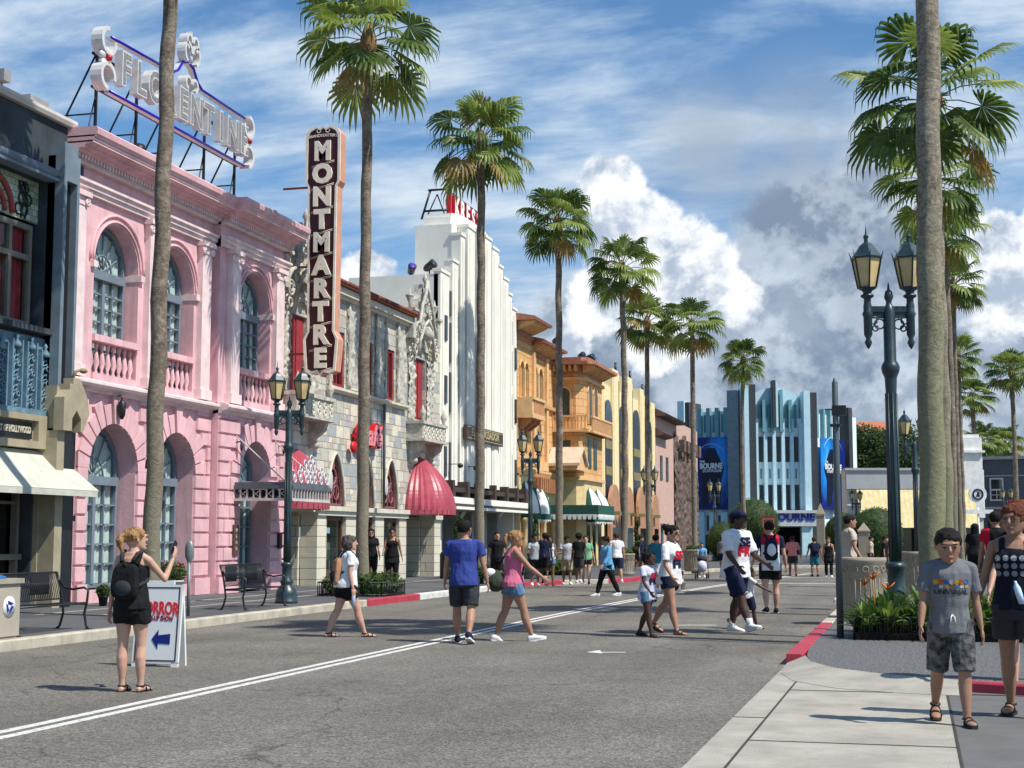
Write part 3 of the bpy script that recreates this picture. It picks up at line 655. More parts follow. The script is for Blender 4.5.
# rusticated blocks
b = MB(M); CH = .372
rows = [(.62 + i * CH) for i in range(12)]
for a0, a1, ww in ((28.9, PB, 0.0), (PB, PE, .25)):
    ars = [q for q in low if a0 < q[0] < a1]
    for i, z0 in enumerate(rows):
        z1 = min(z0 + CH, 4.9); zc = (z0 + z1) / 2
        cuts = [a0]
        for c_, r_, zs in ars:
            if zc < zs: hw = r_ + .0
            else:
                hw = (r_ + .62) if zc < zs + .75 else (r_ + .30 if zc < zs + 1.15 else r_ + .05)
            cuts += [c_ - hw, c_ + hw]
        cuts.append(a1)
        for k in range(0, len(cuts), 2):
            s0, s1 = cuts[k], cuts[k + 1]
            if s1 - s0 < .12: continue
            n = max(1, round((s1 - s0) / .85)); off = .0 if i % 2 == 0 else .5
            if n == 1: ed = [s0, s1]
            else:
                ed = [s0] + [s0 + (s1 - s0) * (j + off) / n for j in range(n + 1) if 0.02 < (j + off) / n < .98] + [s1]
            for j in range(len(ed) - 1):
                b.box(ed[j] + .012, ed[j + 1] - .012, z0 + .018, z1 - .018, ww, ww + .07, t=.018)
    for c_, r_, zs in ars:      # voussoirs
        N = 13
        for k in range(N):
            t0, t1 = PI * k / N + .02, PI * (k + 1) / N - .02; tm = (t0 + t1) / 2
            ro = r_ + (.60 if k % 2 == 0 else .46)
            if k == N // 2: ro = r_ + .66
            def pt(a, rr):
                x, z = c_ + rr * math.cos(a), zs + rr * math.sin(a); return (max(a0 + .01, min(a1 - .01, x)), min(z, 4.89))
            b.poly([pt(t0, r_), pt(t0, ro), pt(t1, ro), pt(t1, r_)], ww, ww + (.075 if k != N // 2 else .12))
b.build('rustication', M_PK, o)
b = MB(M); b.box(28.95, 29.36, .16, .58, 0, .12); b.box(31.53, 32.45, .16, .58, 0, .12); b.box(34.46, PB, .16, .58, 0, .12); b.box(PB, 36.59, .16, .58, .25, .37); b.box(38.51, PE, .16, .58, .25, .37); b.build_each('plinth', M_PK, o)
# ledge, capitals, entablature
def cornice(par, prof, name, m, a0=PS, a1=PB - .0, b0=PB, b1=PE):
    c = MB(M); c.prof(prof, a0, a1); c.prof([(w_ + .25 if w_ > -.5 else w_, v_) for w_, v_ in prof], b0, b1); return c.build(name, m, par)
cornice(o, [(-.9, 4.86), (.08, 4.86), (.1, 4.92), (.26, 4.96), (.30, 5.02), (.30, 5.08), (.12, 5.14), (-.9, 5.15)], 'ledge', M_PKL, 28.2)
cornice(o, [(-.5, 9.30), (.08, 9.30), (.08, 9.40), (.14, 9.41), (.14, 9.50), (.20, 9.52), (.20, 9.58), (-.5, 9.6)], 'architrave', M_PKL, 28.2)
cornice(o, [(-.5, 9.9), (.12, 9.9), (.14, 9.95), (.2, 9.96), (.2, 9.97), (-.5, 9.98)], 'frieze_band', M_PKL, 28.2)
cornice(o, [(-.9, 10.08), (.26, 10.08), (.30, 10.14), (.44, 10.15), (.44, 10.21), (.62, 10.25), (.66, 10.31), (.66, 10.37), (.74, 10.43), (.76, 10.55), (.70, 10.6), (-.9, 10.62)], 'cornice', M_PK, 28.2)
c = MB(M)
for a0, a1, ww in ((28.3, PB, 0), (PB + .08, PE, .25)):
    x = a0
    while x < a1 - .05: c.box(x, x + .07, 9.98, 10.08, ww - .1, ww + .24); x += .13
c.build('dentils', M_PKL, o)
c = MB(M)
for z, wz in ((10.255, .635), (10.375, .69)): 
    c.box(28.2, PB, z, z + .035, .0, wz); c.box(PB + .01, PE, z, z + .035, .25, wz + .25)
c.build('cornice_fillet', M_PKL, o)
for x, ww in ((28.62, 0), (32.0, 0), (34.75, 0), (36.0, .25), (38.85, .25)):
    c = MB(M); c.box(x - .25, x + .25, 5.2, 8.98, ww - .03, ww + .13); c.box(x - .31, x + .31, 5.16, 5.42, ww - .03, ww + .18); c.build('pilaster', M_PKL, o)
    c = MB(M); c.box(x - .33, x + .33, 9.17, 9.29, ww - .03, ww + .22)
    for sgn in (-1, 1):
        c.ring(x + sgn * .23, 9.06, .075, .035, ww + .16, n=12); c.ball((x + sgn * .23, 9.06, ww + .17), .04)
    c.box(x - .26, x + .26, 8.98, 9.17, ww - .03, ww + .15); c.build('capital', M_PKL, o)
for c_, r_, zs in upp:
    ww = .25 if c_ > PB else 0
    c = MB(M); c.poly(arch_pts(c_, r_ + .24, zs, zs - .02), ww - .03, ww + .045, [arch_pts(c_, r_ + .01, zs, zs - .01)]) if False else None
    c = MB(M)
    for rr, t_ in ((r_ + .2, .035), (r_ + .06, .03)): c.ring(c_, zs, rr, t_, ww - .01, a0=0, a1=PI, n=40)
    c.build('archivolt', M_PK, o)
    c = MB(M)
    for sgn in (-1, 1): c.box(c_ + sgn * (r_ - .02) - (.17 if sgn < 0 else 0), c_ + sgn * (r_ - .02) + (0 if sgn < 0 else .17), zs - .17, zs - .02, -.7, ww + .06)
    c.build_each('impost', M_PKL, o)
    # balustrade
    c = MB(M); c.box(c_ - r_, c_ + r_, 5.16, 5.32, ww - .3, ww + .02); c.box(c_ - r_, c_ + r_, 6.05, 6.2, ww - .3, ww + .05)
    n = 8
    for k in range(n):
        x = c_ - r_ + .12 + (2 * r_ - .24) * k / (n - 1)
        c.lathe([(.05, 5.32), (.05, 5.37), (.03, 5.41), (.085, 5.58), (.05, 5.78), (.028, 5.88), (.05, 5.95), (.05, 6.05)], x, ww - .14, 8, axis='b')
    c.build('balustrade', M_PK, o)
    arched_window(o, M, c_, r_ - .03, zs, 5.2, -.42 + ww, M_GF, panes=(4, 7), mid=zs - .3)
for c_, r_, zs in low:
    arched_window(o, M, c_, r_ - .03, zs, (.2 if c_ > PB else .46), -.48 + (.2 if c_ > PB else 0), M_GF, panes=(4, 5), mid=zs - .32)
# low stone step below the street windows, house number, plaques, lantern
c = MB(M); c.box(29.0, 35.1, .15, .45, -.9, -.02); c.build('window_base', M_PKL, o)
c = MB(M); text_mb(c, '431', 28.72, 2.02, .17, .03, .075, .006, sx=1); c.build('house_number', M_BLK, o)
c = MB(M); c.box(36.12, 36.42, 1.15, 1.95, .32, .37); pl = c.build('plaque', mat('brown_plaque', (.10, .05, .035), rough=.5), o)
c = MB(M)
for k, ch in enumerate(['M', 'E', 'N', 'U']): text_mb(c, ch, 36.27, 1.80 - k * .16, .13, .01, .37)
c.build('lettering', mat('cream_letters', (.6, .55, .42)), pl)
c = MB(M); c.box(39.0, 39.2, 1.3, 1.75, .32, .4); c.build('intercom', M_BLK, o)
c = MB(M); c.box(32.3, 32.46, 2.35, 2.5, .07, .3); c.build('wall_box', M_BLK, o)
for x, z in ((30.45, 4.62), (28.7, 2.62), (36.25, 4.05), (39.0, 4.1)):
    c = MB(M); ww = .32 if x > PB else .07; s_ = 1 if x == 30.45 else .45
    c.tube([(x, z + .22 * s_, ww), (x, z + .26 * s_, ww + .12), (x, z + .12 * s_, ww + .16)], .02, 6); c.lathe([(.02 * s_, z + .16 * s_), (.1 * s_, z + .08 * s_), (.08 * s_, z - .2 * s_), (.03 * s_, z - .3 * s_)], x, ww + .16, 8, axis='b'); c.build('wall_lantern', M_BLK, o)
# marquee over the door
M_MQ = mat('grey_marquee_metal', (0.10, 0.125, 0.14), rough=0.45)
mq = MB(M); mq.box(36.2, 38.95, 2.98, 3.08, .25, 1.9); mq.box(36.15, 39.0, 2.9, 2.99, 1.86, 1.95); mq.box(36.15, 36.24, 2.9, 2.99, .25, 1.95); q = mq.build('marquee', M_MQ, o)
c = MB(M)
for k in range(15): x = 36.2 + 2.76 * k / 14; c.box(x - .02, x + .02, 2.64, 2.9, 1.88, 1.92)
for k in range(9): y = .32 + 1.5 * k / 8; c.box(36.18, 36.22, 2.64, 2.9, y - .02, y + .02)
for k in range(4):
    y = .45 + .37 * k; c.tube([(36.2, 2.66, y), (36.2, 2.88, y + .25)], .012, 4); c.tube([(36.2, 2.88, y), (36.2, 2.66, y + .25)], .012, 4)
c.box(36.16, 38.98, 2.58, 2.65, 1.87, 1.93); c.box(36.17, 36.23, 2.58, 2.65, .28, 1.93); c.build('valance', mat('pale_metal', (.55, .52, .5)), q)
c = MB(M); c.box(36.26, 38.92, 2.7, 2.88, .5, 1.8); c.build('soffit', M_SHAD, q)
c = MB(M)      # scroll crest
for k, (x, h) in enumerate(((36.5, .2), (36.9, .3), (37.3, .45), (37.6, .6), (37.9, .45), (38.3, .3), (38.7, .2))):
    for j in range(int(h / .14) + 1): c.ring(x + .06 * (-1) ** j, 3.16 + j * .15, .09, .022, 1.9, n=10, k=4)
    c.tube([(x, 3.08, 1.9), (x + .12, 3.08 + h * .6, 1.9), (x, 3.1 + h, 1.9)], .018, 4)
c.build('crest', mat('white_scroll', (.6, .58, .6), rough=.5), q)
c = MB(M)
for x in (36.3, 38.8): c.tube([(x, 4.35, .28), (x, 3.08, 1.75)], .018, 5)
c.build_each('tie_rod', mat('pale_metal', (.55, .52, .5)), q)
# ---------------------------------------------------------------- roof sign
o = root('roof_sign', (D0 - .7, 34.6, 10.6), 'big white channel-letter sign on a black rooftop frame above the pink building', 'sign')
M_CH = mat('white_channel', (0.62, 0.62, 0.60), rough=0.4, var=0.10, scale=5); M_BL = mat('blue_tube', (0.03, 0.01, 0.42), rough=0.25, bump=0)
W0 = -.75; M_FACE = mat('bulb_face', (.10, .10, .11), c2=(.38, .38, .37), rough=.4, scale=30)
fr = MB(M)
for x in (30.7, 32.6, 34.4, 36.3, 38.2):
    fr.box(x - .03, x + .03, 10.55, 13.3, W0 - .12, W0 - .06); fr.tube([(x, 13.2, W0 - .1), (x, 10.5, W0 - 1.5)], .03, 4); fr.tube([(x, 11.7, W0 - .1), (x, 11.7, W0 - 1.0)], .022, 4)
    fr.tube([(x - .02, 12.1, W0 - .1), (x - .5, 10.58, W0 - .1)], .02, 4)
fr.box(30.5, 38.4, 12.28, 12.34, W0 - .12, W0 - .05); fr.box(30.5, 38.4, 13.1, 13.16, W0 - .12, W0 - .05); fr.build('frame', M_BLK, o)
def ribbon(mb, pts, c0, c1, th=.028):
    n = len(pts); secs = []
    for i in range(n):
        a_, b_ = Vector(pts[max(i - 1, 0)]), Vector(pts[min(i + 1, n - 1)]); d = (b_ - a_); d.normalize(); q = Vector((-d.y, d.x)) * th; p = Vector(pts[i])
        secs.append([(p.x - q.x, p.y - q.y, c0), (p.x + q.x, p.y + q.y, c0), (p.x + q.x, p.y + q.y, c1), (p.x - q.x, p.y - q.y, c1)])
    mb.loft(secs, smooth=False)
def arcp(cx, cy, r, a0, a1, n=14): return [(cx + r * math.cos(a0 + (a1 - a0) * i / n), cy + r * math.sin(a0 + (a1 - a0) * i / n)) for i in range(n + 1)]
hump = [(34.0, 13.72), (34.25, 13.85), (34.5, 14.15), (34.8, 14.25), (35.1, 14.15), (35.35, 13.85), (35.6, 13.72)]
ed = MB(M); W1 = W0 + .14
ribbon(ed, [(30.9, 13.62), (34.0, 13.72)] , W0, W1); ribbon(ed, hump, W0, W1); ribbon(ed, [(35.6, 13.72), (38.3, 13.68)], W0, W1); ribbon(ed, [(30.9, 12.28), (38.3, 12.28)], W0, W1)
for cx, s_ in ((30.6, -1), (38.35, 1)):
    ribbon(ed, arcp(cx, 13.42, .3, PI / 2, PI / 2 - s_ * 1.55 * PI), W0, W1 + .16, .05); ribbon(ed, arcp(cx, 12.56, .3, -PI / 2, -PI / 2 + s_ * 1.55 * PI), W0, W1 + .16, .05)
ed.build('border', M_CH, o)
bl = MB(M)
for pts in ([(30.9, 13.62), (34.0, 13.72)] + hump + [(35.6, 13.72), (38.3, 13.68)], [(30.9, 12.28), (38.3, 12.28)]): bl.tube([(p[0], p[1], W1 + .02) for p in pts], .04, 6)
bl.build('neon_tube', M_BL, o)
word = 'FLORENTINE'
for k, ch in enumerate(word):
    x = 31.45 + k * .735; c = MB(M); text_mb(c, ch, x, 12.93, 1.12, .22, W0 + .06, .055, sx=.84); c.mi = 1; text_mb(c, ch, x, 12.93, 1.12, .01, W0 + .281, .012, sx=.84); c.build('letter', [M_CH, M_FACE], o)
c = MB(M)
for cx, cy in ((30.6, 13.0), (38.35, 13.0)):
    for k in range(5): a_ = 2 * PI * k / 5 + .3; c.ball((cx + .17 * math.cos(a_), cy + .17 * math.sin(a_), W0 + .2), (.12, .12, .08))
for dy, rr in ((13.62, .16), (14.45, .20), (14.75, .15)):
    for sg_ in (-1, 1): ribbon(c, [(34.8 + sg_ * (.04 + rr * (1 - math.cos(a_)) * .9), dy + rr * math.sin(a_) * (1.25 if dy > 14 else 1)) for a_ in [k * 4.6 / 14 for k in range(15)]], W0 + .05, W0 + .3, .035)
ribbon(c, [(34.8, 14.2), (34.72, 14.6), (34.8, 15.05), (34.88, 14.6), (34.8, 14.2)], W0 + .08, W0 + .26, .03)
c.build_each('flower_ornament', M_CH, o)
c = MB(M)
for cx in (30.6, 38.35): c.ball((cx, 13.0, W0 + .3), .08)
c.build_each('flower_centre', mat('sign_red', (.55, .01, .02), rough=.4), o)
flood((D0 - .3, 31.85, 10.62), (-.2, .3, .9), 'small black floodlight behind the pink cornice under the roof sign', s=.7)
flood((D0 , 38.9, 10.62), (.3, .8, .3), 'small black floodlight at the right end of the pink roof', s=.6)
# ---------------------------------------------------------------- blade sign
o = root('blade_sign', (-17.2, 40.1, 6.2), 'tall maroon vertical blade sign with cream letters beside the pink building', 'sign')
M_MAR = mat('maroon_enamel', (0.06, 0.008, 0.014), rough=0.35, var=0.2, bump=0.05); M_OR = mat('salmon_edge', (0.62, 0.30, 0.20), rough=0.5); M_IV = mat('ivory_letter', (0.82, 0.76, 0.62), rough=0.45, var=.12)
bm_map = lambda u, v, w: (-16.65 + u, 40.0 - w, v)
hw = .50
outl = [(-hw - .05, 12.1), (-hw - .05, 13.55), (-hw + .04, 13.7), (-.25, 13.8), (-.1, 13.72), (0, 13.8), (.1, 13.72), (.25, 13.8), (hw - .04, 13.7), (hw + .05, 13.55), (hw + .05, 12.1), (hw - .04, 11.95), (hw - .08, 7.62), (hw + .05, 7.38), (hw - .03, 6.45), (hw - .2, 6.38), (.1, 6.42), (0, 6.3), (-.1, 6.42), (-hw + .2, 6.38), (-hw + .03, 6.45), (-hw - .05, 7.38), (-hw + .08, 7.62), (-hw + .04, 11.95)]
inn = [(p[0] * .86, p[1] + (.07 if p[1] < 7 else -.07 if p[1] > 13 else 0)) for p in outl]
c = MB(bm_map); c.poly(outl, -.42, -.02); c.build('box', M_OR, o)
c = MB(bm_map); c.poly(outl, -.02, .03, [inn]); c.build('rim', M_IV, o)
c = MB(bm_map); c.poly(inn, -.019, -.004); c.build('face', M_MAR, o)
for k, ch in enumerate('MONTMARTRE'):
    c = MB(bm_map); zz_ = 13.0 - k * .688; text_mb(c, ch, 0, zz_, .76, .07, .0, .040, sx=.98 if ch != 'M' else .88); c.build('letter', M_IV, o)
c = MB(bm_map); text_mb(c, "BRANDSTATTER'S", 0, 13.5, .115, .02, .0, .002, arc=-.15); 
for sx_ in (-1, 1): c.ring(sx_ * .14, 13.65, .06, .014, .01)
for k in range(10): z_ = 12.65 - k * .688; c.tube([(-.36, z_ - .08, .006), (.36, z_ + .08, .006)], .009, 4); c.tube([(-.36, z_ - .12, .006), (.36, z_ + .04, .006)], .006, 4)
c.build('trim', M_IV, o)
c = MB()
for z in (7.0, 9.6, 12.0): c.tube([(-18.0, 40.2, z), (-17.1, 40.2, z)], .035, 6)
c.build_each('bracket', mat('red_bracket', (.25, .06, .04)), o)
# ================================================================ C: stone building
M_ASH = brick_mat('mixed_ashlar', [(0.50, 0.47, 0.40), (0.62, 0.58, 0.48), (0.36, 0.38, 0.38), (0.68, 0.62, 0.50), (0.44, 0.40, 0.34), (0.52, 0.51, 0.48), (0.56, 0.46, 0.36), (0.42, 0.44, 0.46)], w=.62, h=.40, mortar=.014, sub=True, mc=(.27, .25, .21), noise_var=.25, bump=.7)
M_CAR = mat('carved_stone', (0.36, 0.345, 0.30), c2=(0.60, 0.57, 0.49), rough=0.9, scale=5, bump=1.0, bscale=9, stain=.3)
M_CBL = brick_mat('cream_blocks', [(0.64, 0.60, 0.48), (0.67, 0.62, 0.50), (0.60, 0.56, 0.45)], w=3.0, h=.33, mortar=.012, mc=(.22, .2, .15), noise_var=.12, bump=.3)
M_LIN = mat('cream_stone', (0.62, 0.58, 0.47), rough=0.8, var=.1, stain=.2)
M_TILE = mat('red_roof_tile', (0.22, 0.07, 0.045), rough=0.8, var=.3, scale=6, bump=.3)
M_RFR = mat('red_joinery', (0.24, 0.025, 0.03), rough=.6, var=.15)
M_AWR = mat('red_vinyl', (0.40, 0.065, 0.095), rough=0.36, var=.16, scale=2, bump=.6, bscale=3, spec=.5, stain=.12)
S0, S1 = 39.5, 54.9
CL, CR = 41.0, 52.4
o = root('stone_building', (D0 - 3, 47, .15), 'mixed grey stone building with pointed arches, carved gables and a red tile eave', 'building')
ap = [(44.15, .74, 2.95), (46.85, .78, 2.98), (49.3, .74, 3.0)]
b = MB(M)
holes_ = [arch_pts(c_, r_, z_, 2.62, pointed=.62) for c_, r_, z_ in ap] + [rect(44.0 - .3, 44.8, 6.45, 8.25), rect(46.4, 47.4, 6.45, 8.25), rect(48.7, 49.6, 6.45, 8.25), rect(CR - .62, CR + .68, 6.0, 8.3), rect(CL - .62, CL + .68, 6.0, 8.3)]
b.poly(rect(S0 + .02, S1 - .02, 2.62, 9.55), -.5, 0, holes_); b.box(S0 + .02, S1 - .02, 2.0, 9.55, -4, -1.2); b.build('wall', M_ASH, o)
b = MB(M)    # ground-floor piers
for a0, a1 in ((42.55, 43.3), (44.95, 46.0), (47.65, 48.5), (50.1, 50.85), (54.1, 54.86)): b.box(a0, a1, .15, 2.3, -.5, .06)
b.box(39.52, 39.7, .15, 2.62, -.5, .04)
b.build_each('pier', M_CBL, o)
b = MB(M); b.box(42.45, 50.95, 2.3, 2.45, -.5, .14); b.box(42.4, 51.0, 2.45, 2.6, -.5, .22); b.box(53.9, 54.87, 2.3, 2.6, -.5, .16); b.box(39.52, 42.45, 2.4, 2.6, -.5, .05); b.box(51.0, 53.9, 2.45, 2.6, -.5, .05); b.build('lintel', M_LIN, o)
b = MB(M)    # set-back door niches
for a0, a1 in ((39.72, 42.5), (50.9, 54.05)):
    b.box(a0, a1, .16, 2.6, -1.9, -1.75); b.box(a0 + .02, a0 + .12, .16, 2.4, -1.75, -.5); b.box(a1 - .12, a1 - .02, .16, 2.4, -1.75, -.5)
b.build_each('niche', M_CBL, o)
for a0 in (40.2, 51.1):
    b = MB(M); b.box(a0, a0 + 1.1, .17, 2.35, -1.74, -1.66); b.build('door', M_BLK, o)
shopcols = [(.32, .05, .05), (.05, .15, .04), (.45, .3, .05), (.06, .08, .2), (.3, .1, .2)]
M_GOODS = brick_mat('shop_goods', [(.30, .03, .03), (.03, .12, .04), (.35, .22, .04), (.03, .05, .15), (.22, .20, .18), (.02, .02, .02)], w=.22, h=.3, mortar=.01, mc=(.02, .02, .02), noise_var=.4, bump=.1)
for a0, a1 in ((43.3, 44.95), (46.0, 47.65), (48.5, 50.1)):
    b = MB(M); b.poly(rect(a0, a1, .2, 2.3), -.16, -.06, [rect(a0 + .12, a1 - .12, .55, 2.15)]); f = b.build('shop_window', mat('brown_wood', (.12, .055, .03), rough=.5), o)
    b = MB(M); b.box(a0 + .1, a1 - .1, .5, 2.2, -.12, -.11); b.build('glass', GL2, f)
    b = MB(M); b.box(a0 + .1, a1 - .1, .35, 1.75, -.6, -.45); b.build('display', M_GOODS, f)
for c_, r_, z_ in ap:
    b = MB(M); b.poly(arch_pts(c_, r_ - .01, z_, 2.63, pointed=.62), -.18, -.15); f = b.build('arch_window', GLD, o)
    b = MB(M)
    b.poly(arch_pts(c_, r_ - .0, z_, 2.63, pointed=.62), -.15, -.07, [arch_pts(c_, r_ - .1, z_, 2.7, pointed=.6)])
    b.ring(c_, 3.55, .26, .04, -.11); b.ring(c_ - .3, 3.05, .22, .03, -.11); b.ring(c_ + .3, 3.05, .22, .03, -.11); b.ring(c_, 3.95, .13, .03, -.11); b.ring(c_, 3.1, .12, .03, -.11)
    for x in (-.35, 0, .35): b.box(c_ + x - .015, c_ + x + .015, 2.7, 3.6, -.13, -.09)
    b.build('tracery', mat('rose_grille', (.26, .10, .10), rough=.6), f)
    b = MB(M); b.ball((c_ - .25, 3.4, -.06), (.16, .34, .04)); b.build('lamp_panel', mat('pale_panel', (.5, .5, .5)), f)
    b = MB(M); P_ = arch_pts(c_, r_, z_, 2.63, pointed=.62); b.tube([(p[0], p[1], .02) for p in P_[1:] + P_[:1]], .045, 6); b.build('hood_mould', M_LIN, o)
b = MB(M); b.prof([(-.1, 6.22), (.1, 6.22), (.2, 6.3), (.2, 6.38), (-.1, 6.42)], 43.2, 50.7); b.build('string_course', M_LIN, o)
b = MB(M); b.tube([(48.95 - .6, 2.6, .1), (48.35, 6.25, .1)], .05, 8); b.build('downpipe', mat('dark_pipe', (.07, .07, .075)), o)
for a0, a1 in ((43.7, 44.8), (46.4, 47.4), (48.7, 49.6)):
    b = MB(M); b.box(a0, a1, 6.45, 8.25, -.2, -.15); f = b.build('window', GLD, o)
    b = MB(M); b.poly(rect(a0, a1, 6.45, 8.25), -.15, -.05, [rect(a0 + .1, (a0 + a1) / 2 - .03, 6.55, 8.15), rect((a0 + a1) / 2 + .03, a1 - .1, 6.55, 8.15)]); b.build('frame', M_RFR, f)
# carved relief: displaced panels and pinnacles
def relief(par, name, m, u0, u1, v0f, v1f, w0, amp, freq, nu, nv, seed, thick=.25):
    mb = MB(M); vs = []; 
    for j in range(nv + 1):
        for i in range(nu + 1):
            u = u0 + (u1 - u0) * i / nu; v0, v1 = v0f(u), v1f(u); v = v0 + (v1 - v0) * j / nv
            q = Vector((u * freq + seed, v * freq, seed)); d = abs(noise.noise(q)) + .5 * abs(noise.noise(q * 2.1)) + .25 * abs(noise.noise(q * 4.3))
            vs.append((u, v, w0 + amp * d))
    fs = [(j * (nu + 1) + i, j * (nu + 1) + i + 1, (j + 1) * (nu + 1) + i + 1, (j + 1) * (nu + 1) + i) for j in range(nv) for i in range(nu)]
    mb.add(vs, fs, True)
    edge = [(u0 + (u1 - u0) * i / nu, v0f(u0 + (u1 - u0) * i / nu)) for i in range(nu + 1)] + [(u0 + (u1 - u0) * i / nu, v1f(u0 + (u1 - u0) * i / nu)) for i in range(nu, -1, -1)]
    mb.poly(edge, w0 - thick, w0 + .015)
    return mb.build(name, m, par, recalc=False)
for a0, a1 in ((43.25, 43.65), (44.9, 46.3), (47.5, 48.6), (49.7, 50.6)):
    relief(o, 'carved_panel', M_CAR, a0, a1, lambda u: 6.45, lambda u: 9.3, .02, .09, 4.5, max(8, int((a1 - a0) * 16)), 44, a0, thick=.06)
for x in (43.4, 45.0, 46.2, 47.6, 48.5, 49.8):
    b = MB(M); b.lathe([(.09, 6.45), (.10, 6.6), (.06, 6.7), (.06, 8.2), (.11, 8.3), (.08, 8.45), (.05, 8.9), (.08, 9.0), (.01, 9.35)], x, .08, 8, axis='b'); b.build('colonnette', M_CAR, o)
for cx, nm in ((CL, 0), (CR, 1)):
    def topf(u, cx=cx):
        t_ = min(1, abs(u - cx) / 1.5); return 11.15 - 2.1 * t_ ** .85 - .16 * abs(math.sin((u - cx) * 9))
    def lowf(u, cx=cx):
        t_ = abs(u - cx); return 8.35 + (.35 * math.sqrt(max(0, 1 - (t_ / .72) ** 2)) if t_ < .72 else 0)
    relief(o, 'carved_gable', M_CAR, cx - 1.5, cx + 1.5, lowf, topf, +.06, .11, 7.0, 110, 110, cx, thick=.3)
    b = MB(M)
    for sx_ in (-1, 1):
        b.tube([(cx + sx_ * 1.42, 9.0, .2), (cx + sx_ * 1.1, 9.5, .26), (cx + sx_ * .8, 9.6, .3), (cx + sx_ * .55, 10.3, .3), (cx + sx_ * .2, 10.7, .3), (cx, 11.25, .3)], .07, 6)
        b.tube([(cx + sx_ * .85, 8.3, .25), (cx + sx_ * .8, 8.9, .3), (cx + sx_ * .4, 9.5, .34), (cx, 9.75, .36)], .06, 6)
        for (dx, dz, r_) in ((1.15, 8.95, .22), (1.15, 8.95, .11), (.7, 9.35, .16), (.45, 10.0, .17), (.45, 10.0, .08), (.2, 10.45, .1), (1.2, 8.5, .13)): b.ring(cx + sx_ * dx, dz, r_, .035, .26, n=14, k=5)
    b.lathe([(.02, 8.95), (.2, 9.05), (.26, 9.2), (.16, 9.4), (.1, 9.5)], cx, .3, 10, axis='b'); b.lathe([(.07, 11.0), (.05, 11.2), (.12, 11.3), (.01, 11.55)], cx, .2, 8, axis='b'); b.build('gable_scrolls', M_CAR, o)
    for sx_ in (-1.05, 1.05): relief(o, 'carved_jamb', M_CAR, cx + sx_ - .36, cx + sx_ + .36, lambda u: 5.95, lambda u: 8.36, .02, .14, 5.0, 18, 50, cx + sx_, thick=.06)
    b = MB(M)
    for sx_ in (-1.45, 1.45): b.box(cx + sx_ - .16, cx + sx_ + .16, 8.9, 9.9, -.1, .3); b.box(cx + sx_ - .25, cx + sx_ + .25, 9.9, 10.0, -.15, .38); b.lathe([(.06, 10), (.05, 10.2), (.16, 10.45), (.18, 10.5), (.05, 10.52), (.01, 10.75)], cx + sx_, .1, 8, axis='b')
    b.build_each('urn_pier', M_CAR, o)
    b = MB(M); b.box(cx - .6, cx + .66, 6.0, 8.3, -.2, -.12); f = b.build('tall_window', M_RFR, o)
    b = MB(M)
    for x in (cx - .3, cx + .32): b.box(x - .24, x + .24, 6.1, 8.2, -.12, -.09)
    b.build('red_blind', mat('red_blind', (.30, .03, .035), rough=.7), f)
    # balcony
    b = MB(M); b.box(cx - 1.5, cx + 1.4, 5.12, 5.22, 0, .72); b.box(cx - 1.45, cx + 1.35, 5.22, 5.75, .5, .62); b.box(cx - 1.45, cx - 1.33, 5.22, 5.75, 0, .5); b.box(cx + 1.23, cx + 1.35, 5.22, 5.75, 0, .5); b.box(cx - 1.52, cx + 1.42, 5.75, 5.86, -.0, .68)
    bl_ = b.build('balcony', M_CAR, o)
    b = MB(M)
    for k in range(6):
        for j in range(2): b.ring(cx - 1.2 + .47 * k, 5.36 + .22 * j, .09, .025, .63, n=10, k=4)
    b.build('tracery', M_LIN, bl_)
    for sx_ in (-1.1, 1.0):
        b = MB(M); b.poly([(0, 4.3), (.12, 4.3), (.2, 4.6), (.55, 4.9), (.6, 5.12), (0, 5.12)], 0, .2) if False else b.prof([(0, 4.35), (.12, 4.35), (.2, 4.62), (.5, 4.85), (.58, 5.12), (0, 5.12)], cx + sx_ - .12, cx + sx_ + .12); b.ball((cx + sx_, 4.42, .2), (.15, .13, .12)); b.build('corbel', M_CAR, bl_)
    for sx_ in (-1.3, 1.2):
        b = MB(M); b.lathe([(.09, 5.86), (.05, 5.95), (.13, 6.1), (.13, 6.2), (.05, 6.3), (.01, 6.45)], cx + sx_, .58, 8, axis='b'); b.build('urn', M_CAR, bl_)
    # dome awning
    b = MB(M); NR = 18; secs = []
    hwd, pr, z0, z1 = (1.6, 1.35, 2.62, 4.62) if nm else (1.25, .95, 2.62, 4.25)
    for j in range(15):
        tt = j / 14; prf = math.cos(tt * PI / 2) ** .75 if tt < 1 else 0.0
        ring_ = []
        for i in range(NR * 2 + 1):
            a_ = PI * i / (NR * 2); scal = 1 - (.035 if i % 2 == 0 else 0)
            ring_.append((cx - math.cos(a_) * hwd * prf * scal, z0 + (z1 - z0) * tt, .02 + math.sin(a_) * pr * prf * scal))
        secs.append(ring_)
    vs = [p for r_ in secs for p in r_]; n_ = NR * 2 + 1
    b.add(vs, [(k * n_ + i, k * n_ + i + 1, (k + 1) * n_ + i + 1, (k + 1) * n_ + i) for k in range(14) for i in range(n_ - 1)], False)
    aw = b.build('dome_awning', M_AWR, o, recalc=False)
    b = MB(M)
    for i in range(NR):
        a0, a1 = PI * (i + .06) / NR, PI * (i + .94) / NR
        P0 = (cx - math.cos(a0) * hwd, .02 + math.sin(a0) * pr); P1 = (cx - math.cos(a1) * hwd, .02 + math.sin(a1) * pr)
        b.add([(P0[0], z0, P0[1]), (P1[0], z0, P1[1]), (P1[0], z0 - .17, P1[1]), (P0[0], z0 - .17, P0[1])], [(0, 1, 2, 3)])
    b.build('scalloped_valance', M_AWR, aw, recalc=False)
